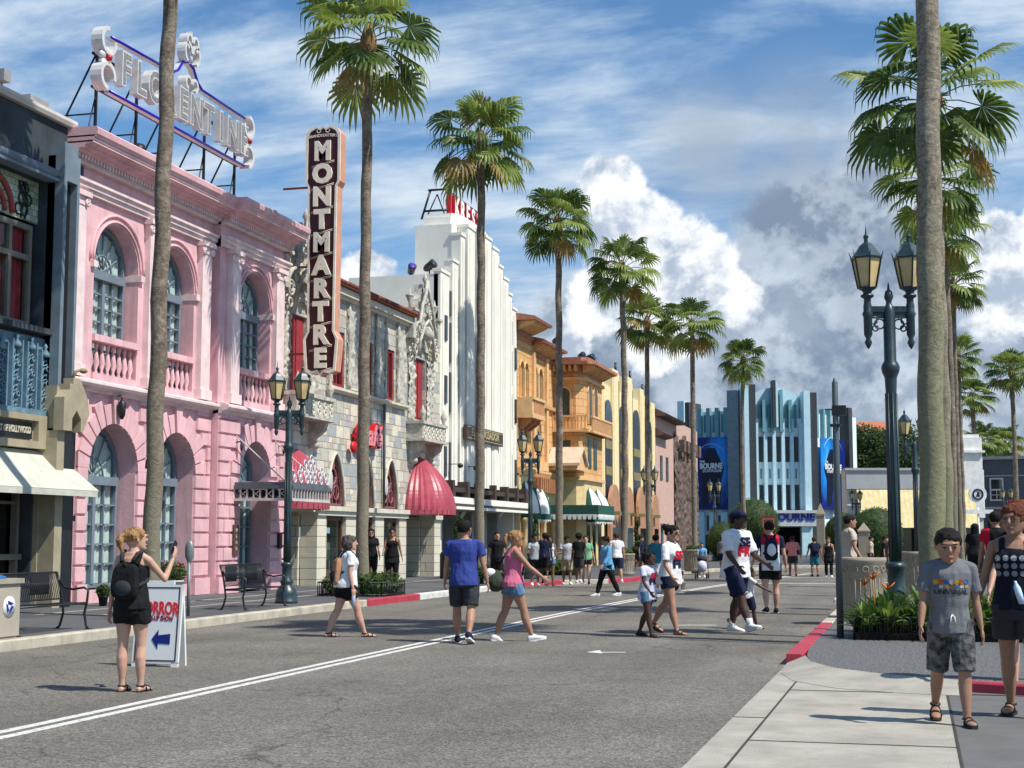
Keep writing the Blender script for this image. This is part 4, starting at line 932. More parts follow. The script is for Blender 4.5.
b = MB(M); b.box(42.7, 50.9, 9.4, 9.62, -.2, .28); b.box(42.7, 50.9, 9.3, 9.4, -.1, .15); b.build('eave', M_LIN, o)
b = MB(M); b.prof([(.42, 9.64), (.42, 9.68), (-1.6, 10.55), (-1.6, 9.6)], 42.75, 50.95)
x = 42.85
while x < 50.95: b.tube([(x, 9.72, .46), (x, 10.6, -1.55)], .075, 6); x += .21
rf_ = b.build('roof', M_TILE, o)
b = MB(M); b.tube([(45.6, 10.1, -1.2), (45.6, 11.6, -1.2)], .09, 8); b.build('chimney', mat('dark_pipe', (.07, .07, .075)), rf_)
b = MB(M); b.box(S0 + .05, 42.7, 9.56, 9.8, -3, -.02); b.box(50.95, S1 - .05, 9.56, 9.8, -3, -.02); b.build_each('parapet', M_ASH, o)
sg = MB(M); c = sg
for dx, dy, s_, w_ in ((0, 0, .07, .0),): text_mb(c, 'Café', 46.45, 5.0, 1.0, .16, .12, .085, shear=.25, sx=1.15)
c.mi = 1; text_mb(c, 'Café', 46.45, 5.0, 1.0, .03, .285, .02, shear=.25, sx=1.15); c.mi = 0
c.ball((45.2, 4.55, .2), (.24, .2, .1)); c.box(45.4, 47.4, 4.9, 5.0, 0.005, .12)
top(sg.build('cafe_sign', [mat('sign_red', (.55, .01, .02), rough=.4), mat('sign_pink', (.75, .25, .28), rough=.4)]), 'red script café sign on the grey stone wall above the pointed arches', 'sign')
# ================================================================ D: white tower building
M_WH = mat('white_stucco', (0.82, 0.79, 0.70), rough=0.85, var=.05, scale=1, bump=.15, bscale=18, stain=.10)
M_BR = mat('dark_brown_trim', (0.06, 0.042, 0.035), rough=.5)
M_SLIT = mat('window_slit', (0.03, 0.035, 0.045), rough=.2, bump=0)
T0, T1 = 54.95, 66.55
o = root('white_building', (D0 - 2, 60.5, .15), 'tall white art deco building with stepped fluted piers and a red rooftop sign', 'building')
b = MB(M); b.box(T0, T1, 3.7, 12.0, -3.9, -.12); b.box(T0, T0 + .6, .15, 3.7, -3.9, -.12); b.box(T1 - .3, T1, .15, 3.7, -3.9, -.12); b.box(T0, T1, .15, 3.7, -3.9, -2.2); b.build('wall', M_WH, o)
piers = [(54.95, 56.1, 12.1, -.02), (56.3, 57.1, 12.75, .05), (57.25, 57.85, 14.0, .10), (58.05, 59.1, 14.5, .16), (59.3, 60.3, 14.6, .20), (60.5, 61.5, 14.55, .20), (61.7, 62.7, 14.3, .18), (62.85, 63.6, 13.7, .14), (63.8, 64.7, 13.3, .10), (64.9, 65.5, 12.75, .05), (65.7, 66.5, 12.2, .0)]
for a0, a1, z, ww in piers:
    b = MB(M); b.box(a0, a1, 3.7, z, -.3, ww); b.box(a0 + .22, a1 - .22, 3.7, z - .25, ww - .02, ww + .04); b.box(a0 - .04, a1 + .04, z, z + .12, -.35, ww + .04); b.build('pier', M_WH, o)
for i in range(len(piers) - 1):
    x0, x1 = piers[i][1], piers[i + 1][0]; zt = min(piers[i][2], piers[i + 1][2]) - .6
    for z0, z1 in ((3.9, 5.4), (6.6, 8.2), (8.6, 10.2), (10.5, zt)):
        if z1 - z0 < .5: continue
        b = MB(M); b.box(x0 + .01, x1 - .01, z0, z1, -.11, .02); b.build('window', M_SLIT, o)
for x in (55.5, 66.1):
    for z0, z1 in ((4.0, 5.2), (6.9, 8.0), (9.4, 10.4)):
        b = MB(M); b.box(x - .14, x + .14, z0, z1, 0, .075 if x < 60 else .1); b.build('window', M_SLIT, o)
b = MB(M); b.box(57.3, 64.6, 12.0, 14.4, -1.9, -.31); b.box(57.3, 64.6, 14.4, 14.5, -1.95, -.31); b.build('tower', M_WH, o)
b = MB(M)
hpts = [(57.9, -1.75), (57.9, -.55), (58.3, -.3), (59.3, -.22), (62.0, -.22), (63.4, -.4), (64.2, -.9), (64.2, -1.75)]
def plan(mb, pts, z0, z1): mb.loft([[(p[0], z0, p[1]) for p in pts], [(p[0], z1, p[1]) for p in pts]], smooth=False)
plan(b, hpts, 14.5, 14.95); plan(b, [(60.9 + (p[0] - 60.9) * .92, p[1] - .03) for p in hpts], 14.95, 15.15); b.build('tower_cap', M_WH, o)
b = MB(M); b.box(T0 - .15, T1 + .15, 3.42, 3.6, 0, .42)
for x in (55.2, 57.2, 59.2, 61.2, 63.2, 64.9, 66.5): b.box(x - .14, x + .14, 3.1, 3.85, .0, .5)
b.box(T0 - .1, T1 + .1, 2.85, 2.95, .4, .6); b.build('canopy_trim', M_BR, o)
b = MB(M); b.box(T0, T1 + .2, 2.95, 3.2, .0, .55); b.box(T0 - .1, T1 + .1, 2.72, 2.83, .3, .72); b.build('canopy', M_WH, o)
b = MB(M); b.box(T0 + .6, T1 - .3, .2, 2.75, -2.19, -2.1); b.build('shop_glass', GLD, o)
b = MB(M)
for x in (56.2, 58.4, 60.6, 62.6, 64.6): b.box(x, x + .35, .16, 2.72, -2.1, -.4)
b.build_each('shop_pier', mat('grey_pier', (.25, .25, .24)), o)
for x in (56.0, 58.2):
    b = MB(M); b.box(x - .02, x + .02, 4.5, 4.53, 0, .5); b.ball((x, 4.45, .5), (.12, .1, .12)); b.build('wall_lamp', M_BLK, o)
sg = MB(M); sg.box(57.4, 62.9, 5.6, 6.2, .2, .34); sg.mi = 1
for z in (5.66, 6.12): sg.box(57.5, 62.8, z, z + .03, .34, .355)
text_mb(sg, 'EL AMBASSADOR', 60.15, 5.92, .44, .02, .34, .01, sx=1.22)
top(sg.build('name_board', [M_BR, mat('brass_letters', (.45, .36, .18), rough=.4)]), 'dark bronze name board with gold letters across the white fluted piers', 'sign')
o = root('red_roof_sign', (D0 - 1, 61, 15.15), 'red and white letters on a black frame atop the white tower', 'sign')
b = MB(M); b.box(59.05, 59.22, 15.15, 16.4, -1.1, -.9); b.build('post', mat('sign_red', (.55, .01, .02), rough=.4), o)
b = MB(M)
for w_ in (-2.0, -1.1): b.tube([(59.0, 15.15, w_), (59.0, 16.2, -1.5)], .03, 4); b.tube([(63.6, 15.15, w_), (63.6, 16.2, -1.5)], .03, 4)
b.tube([(59, 16.4, -1.9), (59.0, 16.4, -1.0)], .05, 4); b.tube([(59, 15.5, -2.1), (59, 15.5, -1.0)], .05, 4); b.tube([(59, 15.15, -2.2), (59, 16.4, -1.8)], .05, 4); b.tube([(59, 16.4, -1.1), (63.6, 16.4, -1.1)], .04, 4); b.tube([(59, 15.3, -1.1), (63.6, 15.3, -1.1)], .04, 4); b.build('frame', M_BLK, o)
for k, ch in enumerate('KRESS'):
    c = MB(M); c.mi = 0; text_mb(c, ch, 59.75 + k * .80, 15.72, 1.15, .16, -1.0, .06, sx=.9); c.mi = 1; text_mb(c, ch, 59.75 + k * .80, 15.72, 1.15, .02, -.84, .035, sx=.9); c.build('letter', [mat('sign_red', (.55, .01, .02)), mat('sign_white', (.8, .8, .8))], o)
flood((D0 - 1.6, 56.0, 12.0), (.3, -.5, .4), 'black floodlight with violet lens on the low roof of the white building', True, .8)
flood((D0 - .9, 56.2, 12.1), (.6, -.2, .3), 'taller black floodlight beside the violet one on the white building', False, .9)
flood((D0 - .4, 66.2, 12.3), (.8, .2, .2), 'black floodlight at the right shoulder of the white building', False, .8)
# ================================================================ E: orange Italianate building
M_ORW = brick_mat('orange_blocks', [(0.66, 0.38, 0.15), (0.70, 0.41, 0.18), (0.62, 0.35, 0.13)], w=.8, h=.38, mortar=.014, mc=(.30, .13, .06), noise_var=.14, bump=.35)
M_ORT = mat('orange_trim', (0.72, 0.45, 0.22), rough=.8, var=.12, stain=.15)
M_ORP = mat('deep_orange_frieze', (0.46, 0.20, 0.09), rough=.8, var=.15)  # deeper orange tone for friezes, attic, corbels and baluster slots
M_YB = mat('golden_base', (0.72, 0.54, 0.28), rough=.8, var=.1, stain=.15)
M_OTR = mat('terracotta_roof', (0.36, 0.15, 0.09), rough=.7, var=.2)
M_GRN = mat('dark_green_window', (0.045, 0.075, 0.06), rough=.25)
o = root('orange_building', (D0 - 3, 74, .15), 'orange Italianate building with arched loggias, bracketed eaves and green striped awnings', 'building')
E0, E1 = 66.6, 79.4
def ewall(mb, a0, a1, z0, z1, w0, w1, holes): mb.poly(rect(a0, a1, z0, z1), w0, w1, holes)
LW = [(67.35, .3), (68.2, .3), (69.9, .33), (71.0, .33)]
b = MB(M); b.poly(rect(E0, 74, 4.6, 11.0), -.5, 0, [arch_pts(c_, r_, 9.6, 8.3) for c_, r_ in LW] + [rect(c_ - .28, c_ + .28, 5.6, 7.2) for c_, r_ in LW]); b.box(E0, E1, .15, 10.9, -6, -.9); b.build('wall', M_ORW, o)
b = MB(M); b.poly(rect(E0, 79.3, .15, 4.6), -.5, .1, [arch_pts(c_, .62, 2.6, .16) for c_ in (67.7, 69.6, 71.5, 73.2)] ); b.build('ground_floor', M_YB, o)
for c_, r_ in LW:
    b = MB(M); b.poly(arch_pts(c_, r_, 9.6, 8.3), -.1, -.05); b.box(c_ - .28, c_ + .28, 5.6, 7.2, -.1, -.05); f = b.build('window', M_GRN, o)
    b = MB(M); b.box(c_ - .02, c_ + .02, 8.3, 9.85, -.05, -.02); b.box(c_ - .02, c_ + .02, 5.6, 7.2, -.05, -.02); b.build('mullion', M_ORT, f)
    b = MB(M); b.ring(c_, 9.6, r_ + .07, .05, .03, a0=0, a1=PI, n=20); b.box(c_ - r_ - .12, c_ - r_ - .02, 8.3, 9.6, 0, .1); b.box(c_ + r_ + .02, c_ + r_ + .12, 8.3, 9.6, 0, .1); b.build('surround', M_ORT, o)
def eave(par, a0, a1, z, w1, n, side=True):
    c = MB(M); c.prof([(-.4, z - .75), (.05, z - .75), (.12, z - .68), (.12, z - .6), (-.4, z - .6)], a0, a1); c.prof([(-.4, z - .12), (w1 - .05, z - .12), (w1, z), (w1 - .1, z + .06), (-.4, z + .3)], a0 - .3, a1 + .3); q = c.build('eave', M_OTR, par)
    c = MB(M)
    for k in range(n): x = a0 + .1 + (a1 - a0 - .2) * k / (n - 1); c.prof([(0, z - .5), (.1, z - .5), (w1 - .2, z - .22), (w1 - .15, z - .125), (0, z - .125)], x - .06, x + .06)
    c.build_each('eave_bracket', M_ORT, q); return q
b = MB(M); b.box(66.65, 69.0, 7.2, 7.35, 0, .75); b.box(66.65, 69.0, 7.35, 8.05, .62, .72); b.box(66.65, 69.0, 8.05, 8.18, .0, .8); b.box(66.65, 66.75, 7.35, 8.05, 0, .62); b.box(68.9, 69, 7.35, 8.05, 0, .62); q = b.build('balcony', M_ORT, o)
b = MB(M)
for x in (67.0, 67.8, 68.6): b.prof([(0, 6.7), (.15, 6.7), (.6, 7.05), (.62, 7.2), (0, 7.2)], x - .1, x + .1)
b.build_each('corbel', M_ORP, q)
b = MB(M)
for k in range(8): b.box(66.95 + k * .25, 67.05 + k * .25, 7.45, 7.95, .715, .74)
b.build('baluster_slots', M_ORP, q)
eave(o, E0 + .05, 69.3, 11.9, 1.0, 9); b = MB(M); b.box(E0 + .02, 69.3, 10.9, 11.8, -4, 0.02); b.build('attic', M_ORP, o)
eave(o, 69.7, 73.9, 11.2, .7, 11)
b = MB(M); b.prof([(0, 4.5), (.2, 4.55), (.3, 4.75), (.3, 4.85), (0, 4.9)], E0, 79.3); b.prof([(0, 4.9), (.16, 4.9), (.16, 5.35), (0, 5.35)], 69.2, 73.9); b.prof([(0, 8.05), (.2, 8.05), (.24, 8.2), (0, 8.25)], 69.2, 73.9); b.box(69.3, 69.7, 5.3, 10.6, 0, .14); b.box(71.9, 72.3, 5.3, 10.6, 0, .14); b.box(70.3, 70.6, 8.2, 9.6, 0, .1); b.build('string_course', M_ORT, o)
b = MB(M); b.box(69.1, 73.9, 4.0, 4.5, 0.1, .35)
for k in range(12): b.box(69.2 + k * .39, 69.35 + k * .39, 3.8, 4.5, .35, .5)
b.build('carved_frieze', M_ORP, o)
# octagonal tower
TM = lambda u, v, w: (D0 + w, u, v)
tw = [(74.0, -1), (74.0, 1.15), (74.4, 1.5), (78.9, 1.5), (79.3, 1.15), (79.3, -1)]
def tplan(z0, z1, pts, name, m, par, g=0.0):
    c = MB(M); cx = 76.65
    pp = [(cx + (p[0] - cx) * (1 + g / 2.65), p[1] + (g if p[1] > 0 else 0)) for p in pts]; plan(c, pp, z0, z1); return c.build(name, m, par)
tplan(4.6, 7.0, tw, 'tower', M_ORW, o); tplan(7.12, 10.0, tw, 'tower', M_ORW, o); tplan(.15, 4.599, tw, 'tower_base', M_YB, o)
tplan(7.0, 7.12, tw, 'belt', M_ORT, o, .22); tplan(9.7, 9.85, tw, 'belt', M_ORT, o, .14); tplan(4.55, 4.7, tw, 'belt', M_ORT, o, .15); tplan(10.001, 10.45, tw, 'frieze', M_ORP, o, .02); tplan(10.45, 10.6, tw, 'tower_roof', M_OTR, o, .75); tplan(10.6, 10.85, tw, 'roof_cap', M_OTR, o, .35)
b = MB(M)
for k in range(11): y = 74.2 + k * .48; b.prof([(1.5, 10.1), (1.6, 10.1), (2.1, 10.35), (2.1, 10.45), (1.5, 10.45)], y - .06, y + .06)
FS = lambda u, v, w: (D0 + u, 74.0 - w, v)      # side face towards the viewer
b2 = MB(FS)
for k in range(5): x = .05 + k * .28; b2.box(x, x + .1, 10.15, 10.44, 0, .55)
b.build_each('eave_bracket', M_ORT, o); b2.build_each('eave_bracket', M_ORT, o)
for cz, r_ in ((.5, .34),):
    c = MB(FS); c.poly(arch_pts(cz, r_, 8.95, 7.9), .004, .03); f = c.build('window', M_GRN, o)
    c = MB(FS); c.ring(cz, 8.95, r_ + .06, .05, .03, a0=0, a1=PI); c.box(cz - r_ - .12, cz - r_, 7.9, 8.95, .004, .08); c.box(cz + r_, cz + r_ + .12, 7.9, 8.95, .004, .08); c.build('surround', M_ORT, o)
    c = MB(FS); c.box(.15, .85, 5.2, 6.6, .004, .03); c.build('window', M_GRN, o)
for y in (75.6, 77.0):
    c = MB(M); c.poly(arch_pts(y, .42, 9.1, 7.5), 1.504, 1.53); c.box(y - .4, y + .4, 5.2, 6.8, 1.504, 1.53); f = c.build('window', M_GRN, o)
    c = MB(M); c.ring(y, 9.1, .5, .05, 1.53, a0=0, a1=PI); c.box(y - .56, y - .43, 7.5, 9.1, 1.504, 1.6); c.box(y + .43, y + .56, 7.5, 9.1, 1.504, 1.6); c.build('surround', M_ORT, o)
c = MB(FS); c.box(.0, 1.9, 7.0, 7.1, .01, .5); c.box(.0, 1.9, 7.75, 7.85, .4, .52)
for k in range(9): c.box(.1 + k * .2, .17 + k * .2, 7.1, 7.75, .43, .49)
c.build('balcony', M_ORT, o)
c = MB(M); c.box(74.2, 79.2, 7.0, 7.1, 1.51, 2.0); c.box(74.0, 79.2, 7.75, 7.85, 1.92, 2.04)
for k in range(20): c.box(74.2 + k * .25, 74.28 + k * .25, 7.1, 7.75, 1.95, 2.01)
c.build('balcony', M_ORT, o)
# gabled entrance hood, awnings, canopy
c = MB(M); c.poly([(72.3, 5.0), (74.1, 5.0), (74.0, 5.3), (73.2, 5.95), (72.4, 5.3)], .1, 1.6); c.build('entrance_gable', M_ORT, o)
c = MB(M); c.poly([(72.1, 5.2), (73.2, 6.08), (74.3, 5.2), (74.3, 5.34), (73.2, 6.2), (72.1, 5.34)], .05, 1.75); c.build('hood_roof', mat('pale_hood', (.62, .48, .36)), o)
M_STRW = mat('white_canvas', (.72, .73, .70), rough=.8, bump=.1); M_STRG = mat('green_canvas', (.015, .085, .06), rough=.8, bump=.1)
def striped_dome(par, cx, z0, z1, hwd, w0, pr):
    mb = MB(M); N = 14; rows_ = 8; n_ = N + 1
    for k in range(rows_):
        for i in range(N):
            q = []
            for (kk, ii) in ((k, i), (k, i + 1), (k + 1, i + 1), (k + 1, i)):
                tt = kk / rows_; p_ = math.cos(tt * PI / 2) ** .7 if tt < 1 else 0; a_ = PI * ii / N
                q.append((cx - math.cos(a_) * hwd * (p_ * .5 + .5) * (1 if tt < 1 else .1), z0 + (z1 - z0) * tt, w0 + math.sin(a_) * pr * p_))
            mb.mi = 0 if (i // 2) % 2 else 1; mb.mi = 1 if i in (0, 1, 4, 5, 8, 9, 12, 13) else 0
            if i in (4, 5): mb.mi = 0
            if i in (6, 7): mb.mi = 1
            mb.add(q, [(0, 1, 2, 3)], False)
    mb.mi = 1
    for i in range(N):
        a0, a1 = PI * i / N, PI * (i + 1) / N
        P0 = (cx - math.cos(a0) * hwd, w0 + math.sin(a0) * pr); P1 = (cx - math.cos(a1) * hwd, w0 + math.sin(a1) * pr)
        mb.add([(P0[0], z0, P0[1]), (P1[0], z0, P1[1]), (P1[0], z0 - .28, P1[1]), (P0[0], z0 - .28, P0[1])], [(0, 1, 2, 3)])
        mb.mi = 0; m_ = ((P0[0] + P1[0]) / 2, (P0[1] + P1[1]) / 2); mb.add([(P0[0], z0 - .28, P0[1]), (P1[0], z0 - .28, P1[1]), (m_[0], z0 - .4, m_[1])], [(0, 1, 2)]); mb.mi = 1
    return mb.build('striped_awning', [M_STRW, M_STRG], par, recalc=False)
striped_dome(o, 67.6, 2.75, 4.3, .72, .12, .75); striped_dome(o, 69.6, 2.75, 4.3, .72, .12, .75)
striped_dome(o, 75.4, 2.7, 4.2, .8, 1.52, .8); striped_dome(o, 77.4, 2.7, 4.2, .8, 1.52, .8)
c = MB(M); c.box(70.6, 74.6, 2.75, 3.2, .2, 3.0); cn = c.build('canopy', M_STRG, o)
c = MB(M)
for k in range(16): x = 70.6 + k * .25; c.add([(x, 2.75, 3.01), (x + .25, 2.75, 3.01), (x + .2, 2.5, 3.01), (x + .05, 2.5, 3.01)], [(0, 1, 2, 3)])
for k in range(11): x = .2 + k * .25; c.add([(70.59, 2.75, x), (70.59, 2.75, x + .25), (70.59, 2.5, x + .2), (70.59, 2.5, x + .05)], [(0, 1, 2, 3)])
c.build('scalloped_valance', M_STRW, cn, recalc=False)
b = MB(M)
for x in (66.95, 68.65, 70.55, 72.35, 74.0): b.lathe([(.17, .15), (.17, .4), (.12, .45), (.12, 2.3), (.18, 2.4), (.18, 2.55)], x, .3, 10, axis='b')
b.build_each('column', M_YB, o)
b = MB(M); b.box(66.7, 74, .16, 3.2, -.7, -.6); b.build('shop_glass', GLD, o)
c = MB(M)
for y in (74.8, 76.2, 77.7): c.box(y, y + .8, .16, 2.6, 1.504, 1.52)
c.build('shop_window', GLD, o)
flood((D0 + .9, 76.4, 10.85), (.5, -.6, .1), 'black floodlight on the orange tower roof, left of the pair', s=.8); flood((D0 + 1.2, 77.2, 10.85), (.8, -.4, .1), 'black floodlight on the orange tower roof, right of the pair', s=.8)
flood((D0 + .2, 73.5, 11.3), (.5, -.6, .1), 'small floodlight behind the palm trunk on the orange eave', s=.8)
# ================================================================ F: yellow deco building
D1 = -16.9; M = facade(D1)
M_YE = mat('pale_yellow_stucco', (0.84, 0.70, 0.40), rough=.85, var=.07, stain=.10); M_OL = mat('olive_panel', (.24, .20, .09), rough=.6, var=.2); M_CLAY = mat('clay_panel', (.42, .22, .13), rough=.8, var=.15)
o = root('yellow_building', (D1 - 3, 89, .15), 'pale yellow art deco building with tall dark window slots and stepped piers', 'building')
b = MB(M); b.box(79.5, 99.6, .15, 10.4, -6, -.08); b.build('wall', M_YE, o)
yp = [(79.5, 81.6, 10.9, .05), (81.8, 82.6, 11.2, .0), (84.6, 86.4, 11.5, .06), (86.5, 87.0, 11.35, .0), (89.0, 90.8, 11.5, .08), (90.9, 91.4, 11.2, .0), (93.7, 95.0, 11.2, .06), (95.2, 96.6, 10.9, 0), (98.2, 99.6, 10.7, 0)]
for a0, a1, z, ww in yp:
    b = MB(M); b.box(a0, a1, .15, z, -.4, ww); b.box(a0 + .25, a1 - .25, 3, z - .4, ww - .02, ww + .04); b.build('pier', M_YE, o)
for a0, a1 in ((82.65, 84.55), (87.05, 88.95), (91.45, 93.65), (96.65, 98.15)):
    b = MB(M); b.poly(arch_pts((a0 + a1) / 2, (a1 - a0) / 2, 8.6, 3.6), -.07, .03); f = b.build('window_slot', M_SLIT, o)
    b = MB(M)
    for z in (5.2, 6.7): b.box(a0, a1, z, z + .5, .03, .05)
    b.build('spandrel', M_OL, f)
    b = MB(M); b.poly(arch_pts((a0 + a1) / 2, (a1 - a0) / 2 + .5, 3.2, .16), .21, .4); b.build('clay_surround', M_CLAY, o)
    b = MB(M); b.box(a0, a1, .16, 2.2, .4, .42); b.build('door', GLD, o)
for y, z in ((81.0, 11), (86.9, 11.4), (91.6, 11.4), (96, 11)):
    b = MB(M); b.tube([(y, z - .2, -.2), (y, z + .7, -.2)], .08, 6); b.build('spike', M_BLK, o)
b = MB(M)
for k in range(7): b.box(80 + k * 2.7, 80.6 + k * 2.7, 2.9, 3.1, .2, .8)
b.build_each('shelf_lamp', M_OL, o)
# ================================================================ G: pink and brown rock building
M_GP = mat('faded_pink_stucco', (.58, .38, .31), rough=.85, var=.12, stain=.2); M_ROCK = mat('brown_rock_carving', (.06, .042, .034), c2=(.19, .135, .105), rough=.9, scale=3, bump=1, bscale=6)
o = root('pink_rock_building', (D1 - 3, 109, .15), 'faded pink building with dark roof and brown carved rock front', 'building')
b = MB(M); b.box(99.7, 120, .15, 10.2, -6, 0); b.build('wall', M_GP, o)
b = MB(M); b.prof([(.7, 9.9), (.8, 10.05), (-2.5, 11.6), (-2.5, 9.9)], 99.7, 109); b.prof([(.5, 8.6), (.6, 8.75), (0, 9.1), (0, 8.5)], 99.7, 104); b.build('roof', mat('dark_tile', (.12, .065, .05), rough=.8, bump=.5), o)
sv = M; relief(o, 'rock_carving', M_ROCK, 107.5, 119.8, lambda u: .2, lambda u: 8.8 + .6 * math.sin(u * 1.3) + (0 if u < 117 else -(u - 117) * .8), -.05, .32, 1.6, 90, 70, 3.3, thick=.1)
b = MB(M)
for k in range(5): b.box(109.5 + 2 * k, 110.6 + 2 * k, 8.0, 8.9, .1, .5)
b.build_each('battlement', M_ROCK, o)
for y in (101.5, 104): b = MB(M); b.box(y, y + .9, 5.6, 7.3, .004, .05); b.box(y, y + .9, .2, 2.6, .004, .05); b.build('window', GLD, o)
M = facade(D0)
# ================================================================ teal theatre across the end of the street
M_TL = mat('pale_teal_stucco', (0.56, 0.78, 0.83), rough=.8, var=.06, stain=.08); M_TLD = mat('teal_fin', (0.16, 0.34, 0.38), rough=.6, var=.12); M_TG = mat('grey_teal', (.22, .27, .29), rough=.7); M_CH2 = mat('charcoal_fin', (.045, .05, .055), rough=.6); M_TW = mat('blue_white_stucco', (.76, .86, .88), rough=.8, var=.05)
M_SQ = mat('sea_green_glass', (.05, .22, .22), rough=.15)
def poster_mat():
    m = mat('blue_banner', (0.01, 0.06, 0.42), rough=.5, bump=0); t = m.node_tree; b = bsdf(m); g_ = nd(t, 'ShaderNodeTexCoord')
    v = nd(t, 'ShaderNodeVectorMath', operation='DISTANCE'); v.inputs[1].default_value = (.5, .0, .66); mp = nd(t, 'ShaderNodeMapping'); mp.inputs['Scale'].default_value = (1.4, 1.4, 1)
    t.links.new(g_.outputs['Generated'], v.inputs[0])
    n = nd(t, 'ShaderNodeTexNoise', i_Scale=6, i_Detail=5); t.links.new(g_.outputs['Generated'], n.inputs[0])
    ad = nd(t, 'ShaderNodeMath', operation='MULTIPLY_ADD'); ad.inputs[1].default_value = .35; t.links.new(n.outputs[0], ad.inputs[0]); t.links.new(v.outputs['Value'], ad.inputs[2])
    cr = nd(t, 'ShaderNodeValToRGB'); e = cr.color_ramp.elements; e[0].position = .30; e[0].color = (.35, .8, .95, 1); e[1].position = .85; e[1].color = (.004, .015, .16, 1); q = e.new(.55); q.color = (.01, .28, .80, 1)
    t.links.new(ad.outputs[0], cr.inputs[0]); t.links.new(cr.outputs[0], b.inputs['Base Color']); return m
M_POST = poster_mat(); M_NAVY = mat('navy_shape', (.004, .008, .03), rough=.5); M_LWH = mat('white_letters', (.8, .8, .8), rough=.5); M_LBL = mat('blue_letters', (.01, .03, .25), rough=.4)
def P2(px, dep): p = dp(px, dep); return (p.x, p.y)
o = root('teal_theatre', dp(765, 133, .15), 'teal and white art deco theatre with tall fins and blue hanging banners', 'building')
def wing(p0, p1, zt, cols, name):
    Mw, Lw = plane_map(p0, p1); b = MB(Mw); b.box(0, Lw, .15, zt, -6, 0); b.build('wall', M_TW, o); return Mw, Lw
def winbox(par, Mw, a0, a1, z0, z1, m, w0=.004, w1=.05, name='window'):
    c = MB(Mw); c.box(a0, a1, z0, z1, w0, w1); return c.build(name, m, par)
# left wing
Mw, Lw = wing(P2(684, 134), P2(744, 131), 11.6, 0, 'l'); u0 = Lw * .24; u1 = Lw * .82
c = MB(Mw); c.box(-.1, .55, .15, 13.9, -2, .9); c.build('fin', M_TL, o); c = MB(Mw); c.box(.56, .95, .15, 13.8, -2, .7); c.build('fin', M_CH2, o)
for k in range(4):
    x = u0 + (u1 - u0) * (k + .5) / 4; c = MB(Mw); c.box(x - .18, x + .18, 10.4, 13.2, -.1, .35); c.build('fin', M_TLD, o)
    winbox(o, Mw, x + .3, x + .62, 11.0, 12.6, M_SQ)
c = MB(Mw); c.box(u0 - .3, u1 + .3, 11.6, 12.9, -1, .0); c.build('attic', M_TW, o)
for k in range(3): x = u0 + (u1 - u0) * (k + .5) / 3; c = MB(Mw); c.box(x - .45, x + .2, .15, 3.9, 0, .3); c.build('pier', M_TL, o); winbox(o, Mw, x + .3, x + .9, 2.2, 3.6, M_SLIT); 
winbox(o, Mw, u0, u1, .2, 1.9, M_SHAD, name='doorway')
def banner(Mw, a0, a1, z0, z1, label):
    q = MB(Mw); q.box(a0, a1, z0, z1, .55, .6); pb = q.build('banner', M_POST)
    cx = (a0 + a1) / 2; W_ = (a1 - a0); H = z1 - z0
    q = MB(Mw); q.poly([(cx - .12 * W_, z1 - .15 * H), (cx + .12 * W_, z1 - .15 * H), (cx + .38 * W_, z1 - .42 * H), (cx + .3 * W_, z1 - .6 * H), (cx + .26 * W_, z0 + .05 * H), (cx + .05 * W_, z0 + .05 * H), (cx, z0 + .3 * H), (cx - .12 * W_, z0 + .05 * H), (cx - .3 * W_, z0 + .05 * H), (cx - .28 * W_, z1 - .6 * H), (cx - .38 * W_, z1 - .42 * H)], .601, .61); s1 = q.build('dark_shape', M_NAVY, pb, rel=False)
    q = MB(Mw); text_mb(q, 'THE', cx - .27 * W_, z1 - .335 * H, .28, .01, .615, .01); text_mb(q, 'BOURNE', cx, z1 - .40 * H, .66, .01, .615, .03, sx=W_ * .70 / 2.72); text_mb(q, 'STUNTACULAR', cx + .1, z1 - .465 * H, .36, .01, .615, .01, sx=W_ * .62 / 2.75); q.build('lettering', M_LWH, pb, rel=False)
    q = MB(Mw); q.ring(cx, z1 - .3 * H, .42 * W_, .03, .605, a0=.15 * PI, a1=.85 * PI); q.build('light_arc', mat('pale_blue_line', (.3, .6, .9)), pb, rel=False)
    top(pb, label, 'banner', 'hanging blue banners on the teal theatre')
banner(Mw, Lw * .24, Lw * .80, 4.1, 10.55, 'blue theatre banner hanging left of the theatre entrance')
c = MB(Mw); c.box(Lw * .84, Lw * 1.02, .15, 14.6, -2, 1.2); c.build('fin', M_TG, o)
# centre
A, B = P2(745, 129), P2(806, 129); Mw, Lw = plane_map(A, B)
b = MB(Mw); b.box(0, Lw, 3.9, 12.0, -6, 0); b.box(0, Lw, .15, 3.9, -6, -1.8); b.build('wall', M_TW, o)
b = MB(Mw); b.poly([(0.6, 12.0), (Lw - .4, 12.0), (Lw - .4, 14.0)] + [(0.6 + (Lw - 1) * (1 - i / 12), 14.0 + .75 * math.sin(PI * i / 12)) for i in range(1, 12)] + [(.6, 14.0)], -1.5, -.3); b.build('curved_attic', M_TL, o)
c = MB(Mw); c.box(-.1, .3, .15, 14.8, -2, 1.3); c.build('fin', M_TL, o); c = MB(Mw); c.box(.31, .95, .15, 14.9, -2, 1.0); c.build('fin', M_CH2, o)
c = MB(Mw); c.box(Lw - .2, Lw + .35, .15, 14.3, -2, 1.2); c.build('fin', M_TL, o); c = MB(Mw); c.box(Lw + .36, Lw + 1.0, .15, 14.2, -2, .9); c.build('fin', M_CH2, o)
n = 5; x0, x1 = 1.1, Lw - .35
